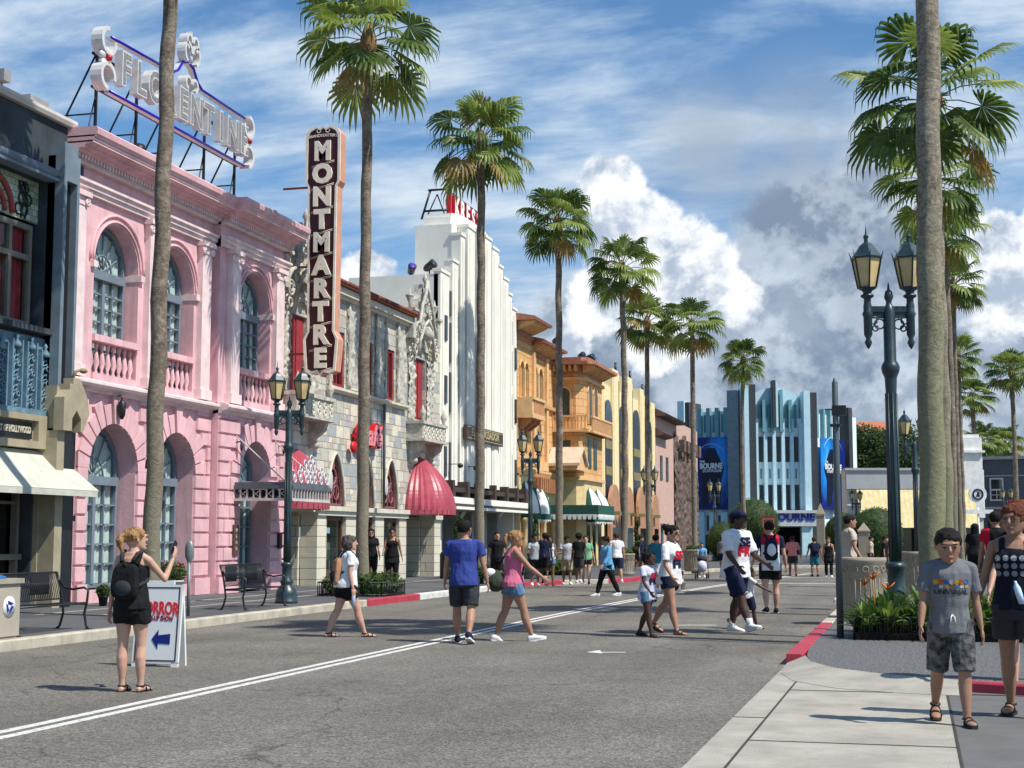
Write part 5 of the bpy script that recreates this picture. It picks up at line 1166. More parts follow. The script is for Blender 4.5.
for k in range(n + 1):
    x = x0 + (x1 - x0) * k / n
    c = MB(Mw); c.box(x - .14, x + .14, 3.9, 11.6, -.1, .4); c.build('pier', M_TL, o)
    if k in (1, 2, 3, 4): c = MB(Mw); c.box(x - .26, x + .0, 11.0, 13.6 + (.9 if k in (2, 3) else 0), -.3, .55); c.box(x - .3, x + .04, 10.8, 11.0, -.1, .6); c.build('fin', M_TLD, o)
c = MB(Mw); c.box(Lw * .47, Lw * .52, 11.2, 15.3, -.3, .8); c.build('fin', M_CH2, o); c = MB(Mw); c.box(Lw * .525, Lw * .56, 11.2, 15.1, -.3, .7); c.build('fin', M_TL, o)
for k in range(n):
    a0 = x0 + (x1 - x0) * k / n + .18; a1 = x0 + (x1 - x0) * (k + 1) / n - .18
    winbox(o, Mw, a0, a1, 8.2, 10.4, M_SLIT); winbox(o, Mw, a0, a1, 4.0, 6.2, M_SLIT); winbox(o, Mw, a0 + .15, a1 - .15, 6.75, 7.6, M_SQ); winbox(o, Mw, a0 + .1, a1 - .1, 11.2, 13.2, M_SQ, -.1, .1)
c = MB(Mw); c.box(.6, Lw + .4, 2.6, 3.85, -.1, 2.6); c.box(.3, Lw + .7, 3.7, 3.95, -.1, 2.8); cn = c.build('entrance_canopy', mat('canopy_white', (.55, .57, .57)), o)
c = MB(Mw); text_mb(c, 'BOURNE', Lw * .70, 3.35, .85, .06, 2.6, .03, sx=1.1); c.build('lettering', M_LBL, cn)
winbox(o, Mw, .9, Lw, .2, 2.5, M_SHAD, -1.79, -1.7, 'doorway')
for x in (1.0, Lw - .5): c = MB(Mw); c.box(x - .3, x + .3, .15, 2.6, 1.8, 2.4); c.build('column', M_TL, o)
# right wing, turning away
Mw, Lw = wing(P2(813, 130), P2(851, 136), 11.8, 0, 'r')
banner(Mw, Lw * .08, Lw * .72, 4.1, 10.4, 'blue theatre banner right of the entrance, crossed by the grey camera pole')
for k in range(4):
    x = Lw * (.1 + .17 * k); c = MB(Mw); c.box(x - .2, x + .15, 10.4, 13.0, -.1, .35); c.build('fin', M_TLD, o); winbox(o, Mw, x + .25, x + .6, 11.0, 12.4, M_SQ)
c = MB(Mw); c.box(0, Lw * .75, 11.8, 12.6, -1, 0); c.build('attic', M_TW, o)
c = MB(Mw); c.box(Lw * .76, Lw * .86, .15, 13.4, -2, .9); c.build('fin', M_CH2, o); c = MB(Mw); c.box(Lw * .87, Lw * 1.02, .15, 12.6, -3, .7); c.build('fin', M_TW, o)
for k in range(2): c = MB(Mw); x = Lw * (.2 + .3 * k); c.box(x - .4, x + .3, .15, 3.9, 0, .3); c.build('pier', M_TL, o)
winbox(o, Mw, .3, Lw * .7, .2, 2.4, M_SHAD, name='doorway')
# ================================================================ white shop with striped awning, grey building
M_SH = mat('white_shop_stucco', (.70, .70, .66), rough=.85, var=.06, stain=.08); M_FAS = mat('grey_fascia', (.42, .43, .44), rough=.7, var=.06)
o = root('white_shop', dp(915, 98, .15), 'low white shop with grey fascia and a wide yellow striped awning', 'building')
Mw, Lw = plane_map(P2(848, 96), P2(986, 96)); 
b = MB(Mw); b.box(0, Lw, 2.9, 6.0, -1.5, 0); b.box(0, Lw, .15, 2.9, -1.5, -.8); b.build('wall', M_SH, o)
b = MB(Mw); b.box(-.1, Lw * .76, 4.75, 6.02, .0, .35); b.box(-.2, Lw * .76, 5.95, 6.1, -.2, .45); b.build('fascia', M_FAS, o)
b = MB(Mw); b.box(Lw * .745, Lw * .985, 5.9, 8.1, -3, .2); b.box(Lw * .73, Lw, 7.1, 7.25, -3, .4); b.box(Lw * .76, Lw * .97, 8.1, 8.3, -3, .1); b.box(Lw * .745, Lw * .985, 2.9, 5.9, -.1, .2); b.build('tower', mat('bright_white', (.8, .79, .75)), o)
M_YS1 = mat('yellow_canvas', (.70, .56, .24), rough=.85, bump=.1); M_YS2 = mat('pale_yellow_canvas', (.68, .60, .38), rough=.85, bump=.1)
def stripe_awn(a0, a1, z1, z0, pr, nm=40):
    b = MB(Mw); n = int((a1 - a0) / .16)
    for i in range(n):
        p, q = a0 + (a1 - a0) * i / n, a0 + (a1 - a0) * (i + 1) / n; b.mi = i % 2
        b.add([(p, z1, .37), (q, z1, .37), (q, z0, pr), (p, z0, pr), (p, z1 - .05, .37), (q, z1 - .05, .37), (q, z0 - .02, pr - .03), (p, z0 - .02, pr - .03)], [(0, 1, 2, 3), (4, 5, 6, 7), (0, 3, 7, 4), (1, 2, 6, 5)], False)
    b.build('striped_awning', [M_YS1, M_YS2], o)
stripe_awn(Lw * .06, Lw * .66, 4.7, 2.25, 1.8); stripe_awn(Lw * .70, Lw * .90, 4.7, 2.25, 1.8)
b = MB(Mw)
for x in (.2, .35, .5, .66, .8, .95): b.box(Lw * x, Lw * x + .35, .15, 2.9, -.7, -.1)
b.build_each('pier', M_SH, o)
b = MB(Mw); b.box(.2, Lw - .2, .3, 2.6, -.79, -.72); b.build('shop_glass', GLD, o)
# grey building
M_GB = mat('slate_grey_siding', (.105, .12, .14), rough=.8, var=.08, bump=.3, bscale=3)
o = root('grey_building', dp(1030, 102, .15), 'slate grey two-storey building with a white sash window at right edge', 'building')
Mw, Lw = plane_map(P2(981, 101), P2(1110, 97))
b = MB(Mw); b.box(0, Lw, .15, 6.9, -7, 0); b.build('wall', M_GB, o)
b = MB(Mw); b.box(-.1, Lw, 6.9, 7.1, -7, .25); b.box(0, Lw, 3.55, 3.7, 0, .12); b.box(0, Lw, 5.75, 5.83, 0, .08); b.build('trim', M_FAS, o)
for x in (1.15, 4.2, 7.0):
    b = MB(Mw); b.poly(rect(x - .45, x + .45, 4.1, 5.65), .0, .1, [rect(x - .36, x + .36, 4.9, 5.55), rect(x - .36, x + .36, 4.2, 4.8)]); b.box(x - .02, x + .02, 4.2, 4.8, .02, .08); b.box(x - .36, x + .36, 4.48, 4.52, .02, .08); f = b.build('window', M_SH, o)
    b = MB(Mw); b.box(x - .36, x + .36, 4.2, 5.55, .004, .03); b.build('glass', GL, f)
b = MB(Mw); b.box(.5, 2.8, .2, 2.9, .004, .05); b.box(3.8, 6.8, .2, 2.9, .004, .05); b.build('shop_glass', GLD, o)
# round hanging sign
p = dp(979, 92, 0); r_ = Vector((math.cos(YAW), math.sin(YAW), 0)); Ms = lambda u, v, w: (p.x + r_.x * u - math.sin(YAW) * -w, p.y + r_.y * u - math.cos(YAW) * w, v)
q = MB(Ms); q.lathe([(.55, -.08), (.55, .08)], 0, 4.3, 20, axis='c', smooth=False); q.mi = 1; q.ring(0, 4.3, .30, .055, .09); q.poly([(-.12, 4.15), (.12, 4.15), (.05, 4.45), (-.02, 4.45)], .08, .1); q.mi = 0; q.box(-1.1, .9, 3.1, 3.35, -.15, .15); q.tube([(0, .15, 0), (0, 3.5, 0)], .06, 8)
top(q.build('round_sign', [M_LWH, M_BLK]), 'white round sign with a dark ring emblem on a post by the grey building', 'sign')
# building behind trees with orange tile roof
o = root('tile_roofed_house', dp(880, 150, .15), 'distant building with orange tile roof above the trees', 'building')
Mw, Lw = plane_map(P2(862, 150), P2(898, 150)); b = MB(Mw); b.box(0, Lw, .15, 12.3, -6, 0); b.build('wall', M_TAN, o); b = MB(Mw); b.prof([(.3, 12.3), (.3, 12.4), (-3, 13.6), (-3, 12.3)], -.3, Lw + .3); b.build('roof', mat('orange_tile', (.45, .16, .07), rough=.8, bump=.5), o)
# ================================================================ palms, trees, plants
def leaf_mat(name, c, c2, tr=.42, rough=.5):
    m = bpy.data.materials.new(name); m.use_nodes = True; t = m.node_tree; t.nodes.clear(); o = nd(t, 'ShaderNodeOutputMaterial'); b = nd(t, 'ShaderNodeBsdfPrincipled', i_Roughness=rough)
    tl = nd(t, 'ShaderNodeBsdfTranslucent'); mx = nd(t, 'ShaderNodeMixShader'); mx.inputs[0].default_value = tr
    g = nd(t, 'ShaderNodeTexCoord'); n = nd(t, 'ShaderNodeTexNoise', i_Scale=3.5, i_Detail=3); t.links.new(g.outputs['Object'], n.inputs[0])
    mr_ = nd(t, 'ShaderNodeMapRange'); mr_.inputs['From Min'].default_value = .35; mr_.inputs['From Max'].default_value = .65; t.links.new(n.outputs[0], mr_.inputs[0])
    mc = nd(t, 'ShaderNodeMix', data_type='RGBA'); mc.inputs['A'].default_value = col4(c); mc.inputs['B'].default_value = col4(c2); t.links.new(mr_.outputs[0], mc.inputs['Factor'])
    t.links.new(mc.outputs['Result'], b.inputs['Base Color']); t.links.new(mc.outputs['Result'], tl.inputs['Color'])
    t.links.new(b.outputs[0], mx.inputs[1]); t.links.new(tl.outputs[0], mx.inputs[2]); t.links.new(mx.outputs[0], o.inputs[0]); MATS[name] = m; return m
PG1 = leaf_mat('palm_green', (.045, .09, .016), (.13, .20, .035), .40, .46); PG2 = leaf_mat('palm_bright', (.17, .26, .04), (.32, .38, .09)); PG3 = leaf_mat('palm_dry', (.24, .15, .04), (.38, .26, .07), .25, .7)
M_PT = mat('palm_petiole', (.16, .17, .05), rough=.6); M_BOOT = mat('palm_boots', (.16, .09, .04), c2=(.30, .19, .09), rough=.9, scale=14, bump=.8)
def trunk_mat(name, c, c2, c3, hz):
    m = mat(name, c, c2=c2, rough=.92, scale=3.0, bump=0); t = m.node_tree; b = bsdf(m); tc = nd(t, 'ShaderNodeTexCoord'); mp = nd(t, 'ShaderNodeMapping'); mp.inputs['Scale'].default_value = (9.0, 9.0, 11)
    t.links.new(tc.outputs['Object'], mp.inputs[0]); n = nd(t, 'ShaderNodeTexNoise', i_Scale=1.0, i_Detail=8.0, i_Roughness=.72, i_Distortion=1.2); t.links.new(mp.outputs[0], n.inputs[0])
    bp = nd(t, 'ShaderNodeBump', i_Strength=.9, i_Distance=.03); t.links.new(n.outputs[0], bp.inputs['Height']); t.links.new(bp.outputs[0], b.inputs['Normal'])
    src = b.inputs['Base Color'].links[0].from_socket; mr_ = nd(t, 'ShaderNodeMapRange'); mr_.inputs['From Min'].default_value = .3; mr_.inputs['From Max'].default_value = .62; mr_.inputs['To Min'].default_value = .45; mr_.inputs['To Max'].default_value = 1.15
    t.links.new(n.outputs[0], mr_.inputs[0]); mu = nd(t, 'ShaderNodeMix', data_type='RGBA', blend_type='MULTIPLY'); mu.inputs['Factor'].default_value = 1; t.links.new(src, mu.inputs['A']); t.links.new(mr_.outputs[0], mu.inputs['B'])
    sx = nd(t, 'ShaderNodeSeparateXYZ'); t.links.new(tc.outputs['Object'], sx.inputs[0]); m3 = nd(t, 'ShaderNodeMapRange'); m3.inputs['From Min'].default_value = hz; m3.inputs['From Max'].default_value = hz * .35; t.links.new(sx.outputs[2], m3.inputs[0])
    mg = nd(t, 'ShaderNodeMix', data_type='RGBA'); mg.inputs['B'].default_value = col4(c3); t.links.new(m3.outputs[0], mg.inputs['Factor']); t.links.new(mu.outputs['Result'], mg.inputs['A'])
    mu2 = nd(t, 'ShaderNodeMix', data_type='RGBA', blend_type='MULTIPLY'); mu2.inputs['Factor'].default_value = .6; t.links.new(mg.outputs['Result'], mu2.inputs['A']); t.links.new(mr_.outputs[0], mu2.inputs['B'])
    t.links.new(mu2.outputs['Result'], b.inputs['Base Color']); return m
M_TRK = trunk_mat('palm_trunk', (.17, .13, .095), (.31, .255, .195), (.23, .205, .145), 5.0)
M_TRK2 = trunk_mat('palm_trunk_greenish', (.25, .20, .14), (.38, .33, .25), (.25, .24, .14), 7.0)
def fan_palm(name, h, rt, rb, cr, seed, mt, dry=.05, nf=31, bend=.0):
    Q = random.Random(seed); o = root(name, (0, 0, 0), '', 'palm tree', 'tall fan palms lining the street')
    mb = MB(); N = 14; pts = []; rr = []
    bx, by = Q.uniform(-1, 1) * bend, Q.uniform(-1, 1) * bend
    for i in range(N * 3 + 1):
        t_ = i / (N * 3); z = -.1 + t_ * (h + .1); pts.append((bx * math.sin(t_ * PI) + .02 * math.sin(i), by * math.sin(t_ * PI), z)); rr.append((rb * 1.35 if i == 0 else rb * (1.12 if i < 3 else 1)) * (1 - t_) + rt * t_ + .004 * math.sin(i * 2.3))
    mb.tube(pts, rr, 16); mb.build('trunk', mt, o)
    cb = MB(); cb.lathe([(rt * 1.0, h - .5), (rt * 1.7, h - .25), (rt * 1.8, h), (rt * 1.1, h + .3), (.01, h + .45)], 0, 0, 10); cb.build('crown_base', M_BOOT, o)
    lf = MB()
    for k in range(nf):
        az = k * 2.39996 + Q.uniform(-.2, .2); u = (k + .5) / nf
        el = math.radians(82 - 122 * u ** .95 + Q.uniform(-11, 11)); L1 = cr * Q.uniform(.48, .72) * (1 if u > .12 else .8)
        d = Vector((math.cos(az) * math.cos(el), math.sin(az) * math.cos(el), math.sin(el)))
        c0 = Vector((0, 0, h + .1 - .25 * u)); p1 = c0 + d * L1 * .55; d2 = (d + Vector((0, 0, -.22 - .15 * u))).normalized(); H = p1 + d2 * L1 * .5
        lf.mi = 3; lf.tube([c0, p1, H], .016, 4, False)
        f = (d2 + Vector((0, 0, -.25))).normalized(); sdv = f.cross(Vector((0, 0, 1)))
        if sdv.length < .2: sdv = Vector((math.sin(az), -math.cos(az), 0))
        sdv.normalize(); roll = Q.uniform(-.5, .5); nrm = sdv.cross(f).normalized(); sdv, nrm = sdv * math.cos(roll) + nrm * math.sin(roll), nrm * math.cos(roll) - sdv * math.sin(roll)
        if nrm.z < 0: nrm = -nrm
        mi = 0 if Q.random() > .42 else 1
        if u > .86 and Q.random() < dry * 4: mi = 2
        elif Q.random() < dry * .3: mi = 2
        lf.mi = mi; NS = 10; R0 = cr * Q.uniform(.48, .60); spread = math.radians(125); drp = Q.uniform(.2, .65)
        dth = spread / NS
        for j in range(-NS, NS + 1):
            th = j * dth + Q.uniform(-.03, .03); ln = R0 * (1 - .30 * abs(j / NS) ** 1.5) * Q.uniform(.88, 1.05)
            e = f * math.cos(th) + sdv * math.sin(th); up = nrm * (.22 * math.cos(th)); wv = (sdv * math.cos(th) - f * math.sin(th))
            w1 = ln * .55 * dth * .52; g1 = -drp * ln * .10; g2 = -drp * ln * 1.0
            a = H; m1 = H + e * ln * .55 + up * ln * .25 + Vector((0, 0, g1)); m2 = H + e * ln * .82 + up * ln * .12 + Vector((0, 0, g2 * .35)); tp = H + e * ln * (1 - drp * .3) + Vector((0, 0, g2 * .95))
            rd = nrm * w1 * .7
            lf.add([tuple(a), tuple(m1 - wv * w1), tuple(m1 + rd), tuple(m1 + wv * w1), tuple(m2 - wv * w1 * .55), tuple(m2 + wv * w1 * .55), tuple(tp)], [(0, 1, 2), (0, 2, 3), (1, 4, 2), (2, 4, 5), (2, 5, 3), (4, 6, 5)], False)
    lf.build('crown', [PG1, PG2, PG3, M_PT], o, recalc=False); return o
pA = fan_palm('fan_palm', 14.1, .125, .16, 1.75, 11, M_TRK, bend=.10); pB = fan_palm('fan_palm', 14.1, .125, .16, 1.7, 23, M_TRK, dry=.07, bend=.14); pC = fan_palm('fan_palm', 14.1, .12, .155, 1.75, 37, M_TRK, dry=.08, bend=.06)
pR = fan_palm('fan_palm', 13.2, .155, .19, 2.1, 51, M_TRK2, dry=.04, nf=26, bend=.05); pD = fan_palm('fan_palm', 14.1, .125, .16, 1.85, 61, M_TRK, dry=.12, nf=27, bend=.12); pE = fan_palm('fan_palm', 14.1, .12, .155, 1.6, 83, M_TRK, dry=.10, nf=35, bend=.08); pS = fan_palm('fan_palm', 8.0, .14, .17, 1.7, 77, M_TRK, dry=.2, nf=34)
for p_ in (pA, pB, pC, pD, pE, pR, pS): index_kids(p_)
used_ = set()
def palm(proto, x, y, z=.15, rz=0, sc=1.0, tilt=(0, 0), label='', zs=None):
    q = proto if proto.name not in used_ else copy_tree(proto)
    used_.add(proto.name); q.location = (x, y, z); q.rotation_euler = (tilt[0], tilt[1], rz); q.scale = (sc, sc, zs or sc); q['label'] = label; return q
palm(pA, -13.6, 24.75, tilt=(0, .008), rz=.4, sc=1.04, label='palm trunk standing before the pink building, crown above the picture')
palm(pD, -13.6, 35.6, rz=1.3, tilt=(0.002, 0.0), sc=1.03, label='tall fan palm just right of the maroon blade sign, before the café')
palm(pC, -13.6, 46.1, rz=2.6, sc=1.03, tilt=(.004, 0), label='tall fan palm in front of the white tower building')
palm(pE, -13.6, 57.3, rz=3.9, label='tall fan palm in front of the orange building, trunk crossing its tower')
palm(pB, -11.0, 57.3, rz=0.4, sc=.85, label='fan palm rising from a round concrete planter before the yellow building', zs=.86)
palm(pC, -11.6, 66.5, rz=5.2, sc=.85, label='fan palm with yellowing fronds left of the teal theatre', zs=.80)
palm(pD, -9.3, 64.9, rz=1.9, sc=.82, label='fan palm in a planter in front of the left blue banner', zs=.77)
q_ = dp(746, 82); palm(pB, q_.x, q_.y, rz=2.2, sc=.80, label='slender fan palm in front of the middle of the teal theatre', zs=.80)
q_ = dp(931, 22.0); palm(pR, q_.x, q_.y, rz=.8, sc=1.04, tilt=(0.0, .030), label='thick grey-green palm trunk in front of the others, right of the nearest lamp post')
q_ = dp(946.5, 30.0); palm(pR, q_.x, q_.y, rz=2.9, tilt=(0, .004), sc=.86, zs=.80, label='fan palm with the largest crown in view, right behind the thick palm trunk')
q_ = dp(943, 40); palm(pD, q_.x, q_.y, rz=1.2, sc=.9, zs=.80, label='fan palm directly behind the thick trunk, crown merging below the largest crown')
q_ = dp(953, 52); palm(pB, q_.x, q_.y, rz=4.4, sc=.93, zs=.885, label='second fan palm behind the thick trunk, its crown below the largest one')
q_ = dp(961, 60); palm(pE, q_.x, q_.y, rz=.9, sc=.82, zs=.835, label='third fan palm behind the thick trunk, with yellow lower fronds')
q_ = dp(964, 84); palm(pA, q_.x, q_.y, rz=3.3, sc=.85, zs=.83, label='small-looking fan palm low behind the big crowns at right')
q_ = dp(976, 97); palm(pB, q_.x, q_.y, rz=5.3, sc=1.0, zs=.76, label='fan palm with brownish crown standing before the white shop tower')
q_ = dp(1017, 97); palm(pC, q_.x, q_.y, rz=1.1, sc=1.1, zs=.88, label='fan palm before the grey building at the right edge')
q_ = dp(985, 134); palm(pS, q_.x, q_.y, rz=1.1, sc=1.25, label='low fan palm behind the grey roof, left of the pair')
q_ = dp(1008, 138); palm(pS, q_.x, q_.y, rz=3.1, sc=1.25, label='low fan palm behind the grey roof, right of the pair')
# palms on the near right side, outside the picture: their shadows cross the road
for i, (x, y) in enumerate(((1.2, 13.2), (1.0, 34.2))):
    palm(pR if i else pA, x, y, rz=2 + i, sc=.9, label=['fan palm beside the crossing slab beyond the right edge', 'fan palm behind the near lamp post, crown hidden by the thick trunk'][i]) if i == 0 and False else None
TG1 = leaf_mat('leaf_dark', (.022, .05, .012), (.055, .10, .022), .35, .7); TG2 = leaf_mat('leaf_mid', (.05, .10, .018), (.11, .19, .035), .35, .7); M_BARK = mat('bark', (.12, .09, .06), rough=.95, bump=.6, bscale=12)
def leaf_cloud(mb, lobes, n, size, Q, mis=(0, 1), pm=.3, flat=False):
    for _ in range(n):
        c, r = lobes[Q.randrange(len(lobes))]
        v = Vector((Q.gauss(0, 1), Q.gauss(0, 1), Q.gauss(0, 1))).normalized(); rad = Q.uniform(.72, 1.03) if Q.random() < .8 else Q.uniform(.3, .8)
        p = Vector(c) + Vector((v.x * r[0], v.y * r[1], v.z * r[2])) * rad
        a = Vector((Q.gauss(0, 1), Q.gauss(0, 1), Q.gauss(0, .6))).normalized() * size * Q.uniform(.6, 1.3); nn = (v + Vector((Q.gauss(0, .5), Q.gauss(0, .5), Q.gauss(0, .5)))).normalized(); b_ = a.cross(nn); b_ = b_.normalized() * size * .38 if b_.length > 1e-5 else Vector((0, 0, size * .38))
        mb.mi = mis[1] if Q.random() < pm else mis[0]
        mb.add([tuple(p - a), tuple(p - b_), tuple(p + a), tuple(p + b_)], [(0, 1, 2, 3)], False)
def tree(px, dep, h, w_, seed, label):
    Q = random.Random(seed); p = dp(px, dep, .15); o = root('broadleaf_tree', p, label, 'tree', 'dense trees behind the buildings')
    t_ = MB(); t_.tube([(p.x, p.y, 0.1), (p.x + .1, p.y, h * .3), (p.x, p.y, h * .6)], [.3, .22, .1], 8)
    for k in range(5): a = k * 1.26; t_.tube([(p.x, p.y, h * (.3 + .05 * k)), (p.x + math.cos(a) * w_ * .3, p.y + math.sin(a) * w_ * .3, h * (.5 + .06 * k)), (p.x + math.cos(a) * w_ * .42, p.y + math.sin(a) * w_ * .42, h * (.65 + .05 * k))], [.14, .08, .03], 6)
    t_.build('trunk', M_BARK, o)
    lobes = []
    for k in range(16): a = Q.uniform(0, 2 * PI); rr = Q.uniform(0, w_ * .38); z = h * Q.uniform(.34, .88); s_ = w_ * Q.uniform(.13, .23) * (1.1 - .4 * abs(z / h - .55)); lobes.append(((p.x + math.cos(a) * rr, p.y + math.sin(a) * rr, z), (s_, s_, s_ * .75)))
    m = MB(); leaf_cloud(m, lobes, 9000, .20, Q); m.build('crown', [TG1, TG2], o, recalc=False)
tree(852, 142, 13.2, 9, 3, 'dark dense tree directly beside the right end of the teal theatre'); tree(880, 138, 12.6, 12, 4, 'dark tree in front of the orange tile roof'); tree(907, 140, 12.4, 11, 5, 'dark tree rising just right of the lamp post above the white shop'); tree(936, 142, 9.6, 9, 6, 'dark tree behind the palm trunks above the white shop')
for px_, l_ in ((1040, 'dark tree beyond the grey building, off the right edge'),): tree(px_, 125, 8, 9, px_, l_)
def bush(px, dep, r, seed, label, z0=.15, group='clipped round hedges'):
    Q = random.Random(seed); p = dp(px, dep, z0); o = root('round_hedge', p, label, 'hedge', group); m = MB(); m.ball((p.x, p.y, z0 + r * 1.02), (r * .96, r * .96, r * .98), 24, 16); leaf_cloud(m, [((p.x, p.y, z0 + r * 1.02), (r, r, r * 1.02))], 12000, .035 * r / 1.2 + .02, Q, (0, 1), .5); m.build('foliage', [TG1, TG2], o, recalc=False)
    t_ = MB(); t_.tube([(p.x, p.y, z0), (p.x, p.y, z0 + .5)], .1, 6); t_.build('stem', M_BARK, o)
bush(754, 92, 1.55, 1, 'clipped round hedge in front of the theatre doors beside the slender palm', .9); bush(876, 80, 1.45, 2, 'large clipped round hedge before the yellow awning', .3); bush(845, 92, 1.3, 3, 'round hedge half hidden behind the grey camera pole', .5); bush(725, 95, 1.2, 4, 'round hedge beneath the left blue banner', .2)
def cone_shrub(px, dep, h, seed, label):
    Q = random.Random(seed); p = dp(px, dep, .15); m = MB(); lob = [((p.x + .06 * math.cos(k * 2), p.y + .06 * math.sin(k * 2), .4 + (h - .4) * k / 6), (.34 * (1 - k / 8), .34 * (1 - k / 8), .22)) for k in range(7)]
    for c, r in lob: m.ball(c, (r[0] * .8, r[1] * .8, r[2] * .8), 8, 6)
    leaf_cloud(m, lob, 1300, .06, Q); o = root('topiary', p, label, 'topiary', 'slim clipped topiaries'); m.build('foliage', [TG1, TG2], o, recalc=False); m = MB(); m.lathe([(.2, .15), (.28, .5), (.25, .5)], p.x, p.y, 10); m.build('pot', mat('terracotta_pot', (.3, .12, .06)), o)
cone_shrub(637, 76, 2.3, 1, 'slim topiary right of the planter palm by the yellow building'); cone_shrub(648, 78, 2.2, 2, 'slim topiary just left of the far lamp post'); cone_shrub(535, 62, 2.4, 3, 'slim topiary by the orange building columns'); cone_shrub(458, 54, 2.2, 4, 'slim topiary at the white building shopfront')
def strap_plant(name, n, L_, seed, flower=None, mats=None):
    Q = random.Random(seed); o = root(name, (0, 0, 0), '', 'plant'); m = MB()
    for k in range(n):
        az = k * 2.4 + Q.uniform(-.3, .3); el = math.radians(Q.uniform(35, 85)); ln = L_ * Q.uniform(.6, 1.1); w_ = .028 * Q.uniform(.8, 1.5); d = Vector((math.cos(az) * math.cos(el), math.sin(az) * math.cos(el), math.sin(el))); sd = Vector((-math.sin(az), math.cos(az), 0)); pts = []
        for j in range(6): t_ = j / 5; c = d * ln * t_ + Vector((0, 0, -.35 * ln * t_ * t_)); ww = w_ * (1 - t_ ** 2) ** .5 + .002; pts += [tuple(c - sd * ww), tuple(c + Vector((0, 0, -.008))), tuple(c + sd * ww)]
        m.mi = 1 if Q.random() < .4 else 0
        m.add(pts, [(3 * j + i, 3 * j + i + 1, 3 * j + i + 4, 3 * j + i + 3) for j in range(5) for i in range(2)], False)
    m.build('leaves', mats or [TG1, TG2], o, recalc=False)
    if flower:
        f = MB()
        for k in range(3): x, y, z = Q.uniform(-.2, .2), Q.uniform(-.2, .2), L_ * Q.uniform(.7, .95); f.tube([(0, 0, 0), (x, y, z)], .006, 4); [f.tube([(x, y, z), (x + .1 * math.cos(a), y + .1 * math.sin(a), z + .1)], [.018, .003], 4) for a in (0, 1.5, 3, 4.6)]
        f.build('flower', mat('orange_petal', (.8, .22, .02), rough=.5), o)
    return o
PLM = [leaf_mat('plant_green', (.05, .10, .02), (.12, .20, .04), .3), leaf_mat('plant_bright', (.14, .24, .04), (.26, .36, .08), .3)]
sp1 = strap_plant('strap_leaf_plant', 80, .85, 5, mats=PLM); sp2 = strap_plant('strap_leaf_plant', 70, .75, 6, True, PLM); sp3 = strap_plant('strap_leaf_plant', 100, .55, 7, mats=PLM)
for s_ in (sp1, sp2, sp3): index_kids(s_)
bedp = [(-.72, 22.75, sp3), (-.42, 22.85, sp1), (-.12, 22.8, sp3), (.15, 22.75, sp2), (.55, 22.8, sp1), (.95, 22.85, sp3), (1.35, 22.8, sp1), (-.6, 23.5, sp2), (-.4, 23.6, sp1), (.1, 23.55, sp1), (.6, 23.7, sp2), (1.1, 23.6, sp1), (-.6, 24.3, sp3), (.1, 24.4, sp1), (.8, 24.3, sp3), (1.6, 23.6, sp3), (1.9, 22.9, sp1)]
seen_ = set(); G_ = 'strap-leaved plants in the fenced bed at right'
names_ = ['leftmost strap-leaved plant at the front corner of the fenced bed', 'spiky green plant second along the front of the fenced bed', 'low plant at the front of the fenced bed before the lamp base', 'front bed plant with orange flowers right of the lamp base', 'front bed plant in front of the thick palm trunk', 'low front bed plant just right of the thick palm trunk', 'front bed plant behind the boy in the grey shirt', 'orange-flowered plant at the left side of the bed by the round planter', 'tall strap-leaved plant left of the lamp base in the bed', 'tall strap-leaved plant beside the lamp base in the bed', 'orange-flowered plant behind the thick palm trunk', 'strap-leaved plant in the bed behind the boy', 'low plant at the back left of the fenced bed', 'back row bed plant behind the lamp post', 'back row low plant behind the palm trunk', 'low plant at the far right of the bed behind the woman', 'front bed plant near the woman in the dotted tank top']
for (x, y, pr_), nm in zip(bedp, names_):
    q = pr_ if pr_.name not in seen_ else copy_tree(pr_); seen_.add(pr_.name); q.location = (x, y, .2); q.rotation_euler = (0, 0, R.uniform(0, 6)); q.scale = (R.uniform(1.1, 1.45),) * 3; q['label'] = nm; q['group'] = G_
b = MB(); b.poly([(-.88, 22.45), (2.2, 22.45), (2.2, 25), (-.88, 25)], .11, .2); b.build('planting_soil', mat('soil', (.045, .03, .02), rough=.95, bump=.8, bscale=20))['kind'] = 'structure'
def wicket(x0, y0, x1, y1, z=.12, h=.34):
    m = MB(); L_ = math.hypot(x1 - x0, y1 - y0); n = max(2, int(L_ / .11))
    for k in range(n):
        t0, t1 = k / n, (k + 1.35) / n; P = lambda t_, zz: (x0 + (x1 - x0) * t_, y0 + (y1 - y0) * t_, zz)
        m.tube([P(t0, z)] + [(*P(t0 + (t1 - t0) * (.5 - .5 * math.cos(PI * a / 6)), 0)[:2], z + h * .72 + h * .28 * math.sin(PI * a / 6)) for a in range(7)] + [P(t1, z)], .010, 4)
    m.tube([P(0, z + h * .3), P(1, z + h * .3)], .008, 4); return m
m = wicket(-.9, 22.42, 2.2, 22.42); m2 = wicket(-.9, 22.42, -.9, 25)
o = root('bed_fence', (-1.18, 22.42, .12), 'low black wire hoop fence along the front of the planting bed', 'fence'); m.build('front_run', M_BLK, o); m2.build('side_run', M_BLK, o)
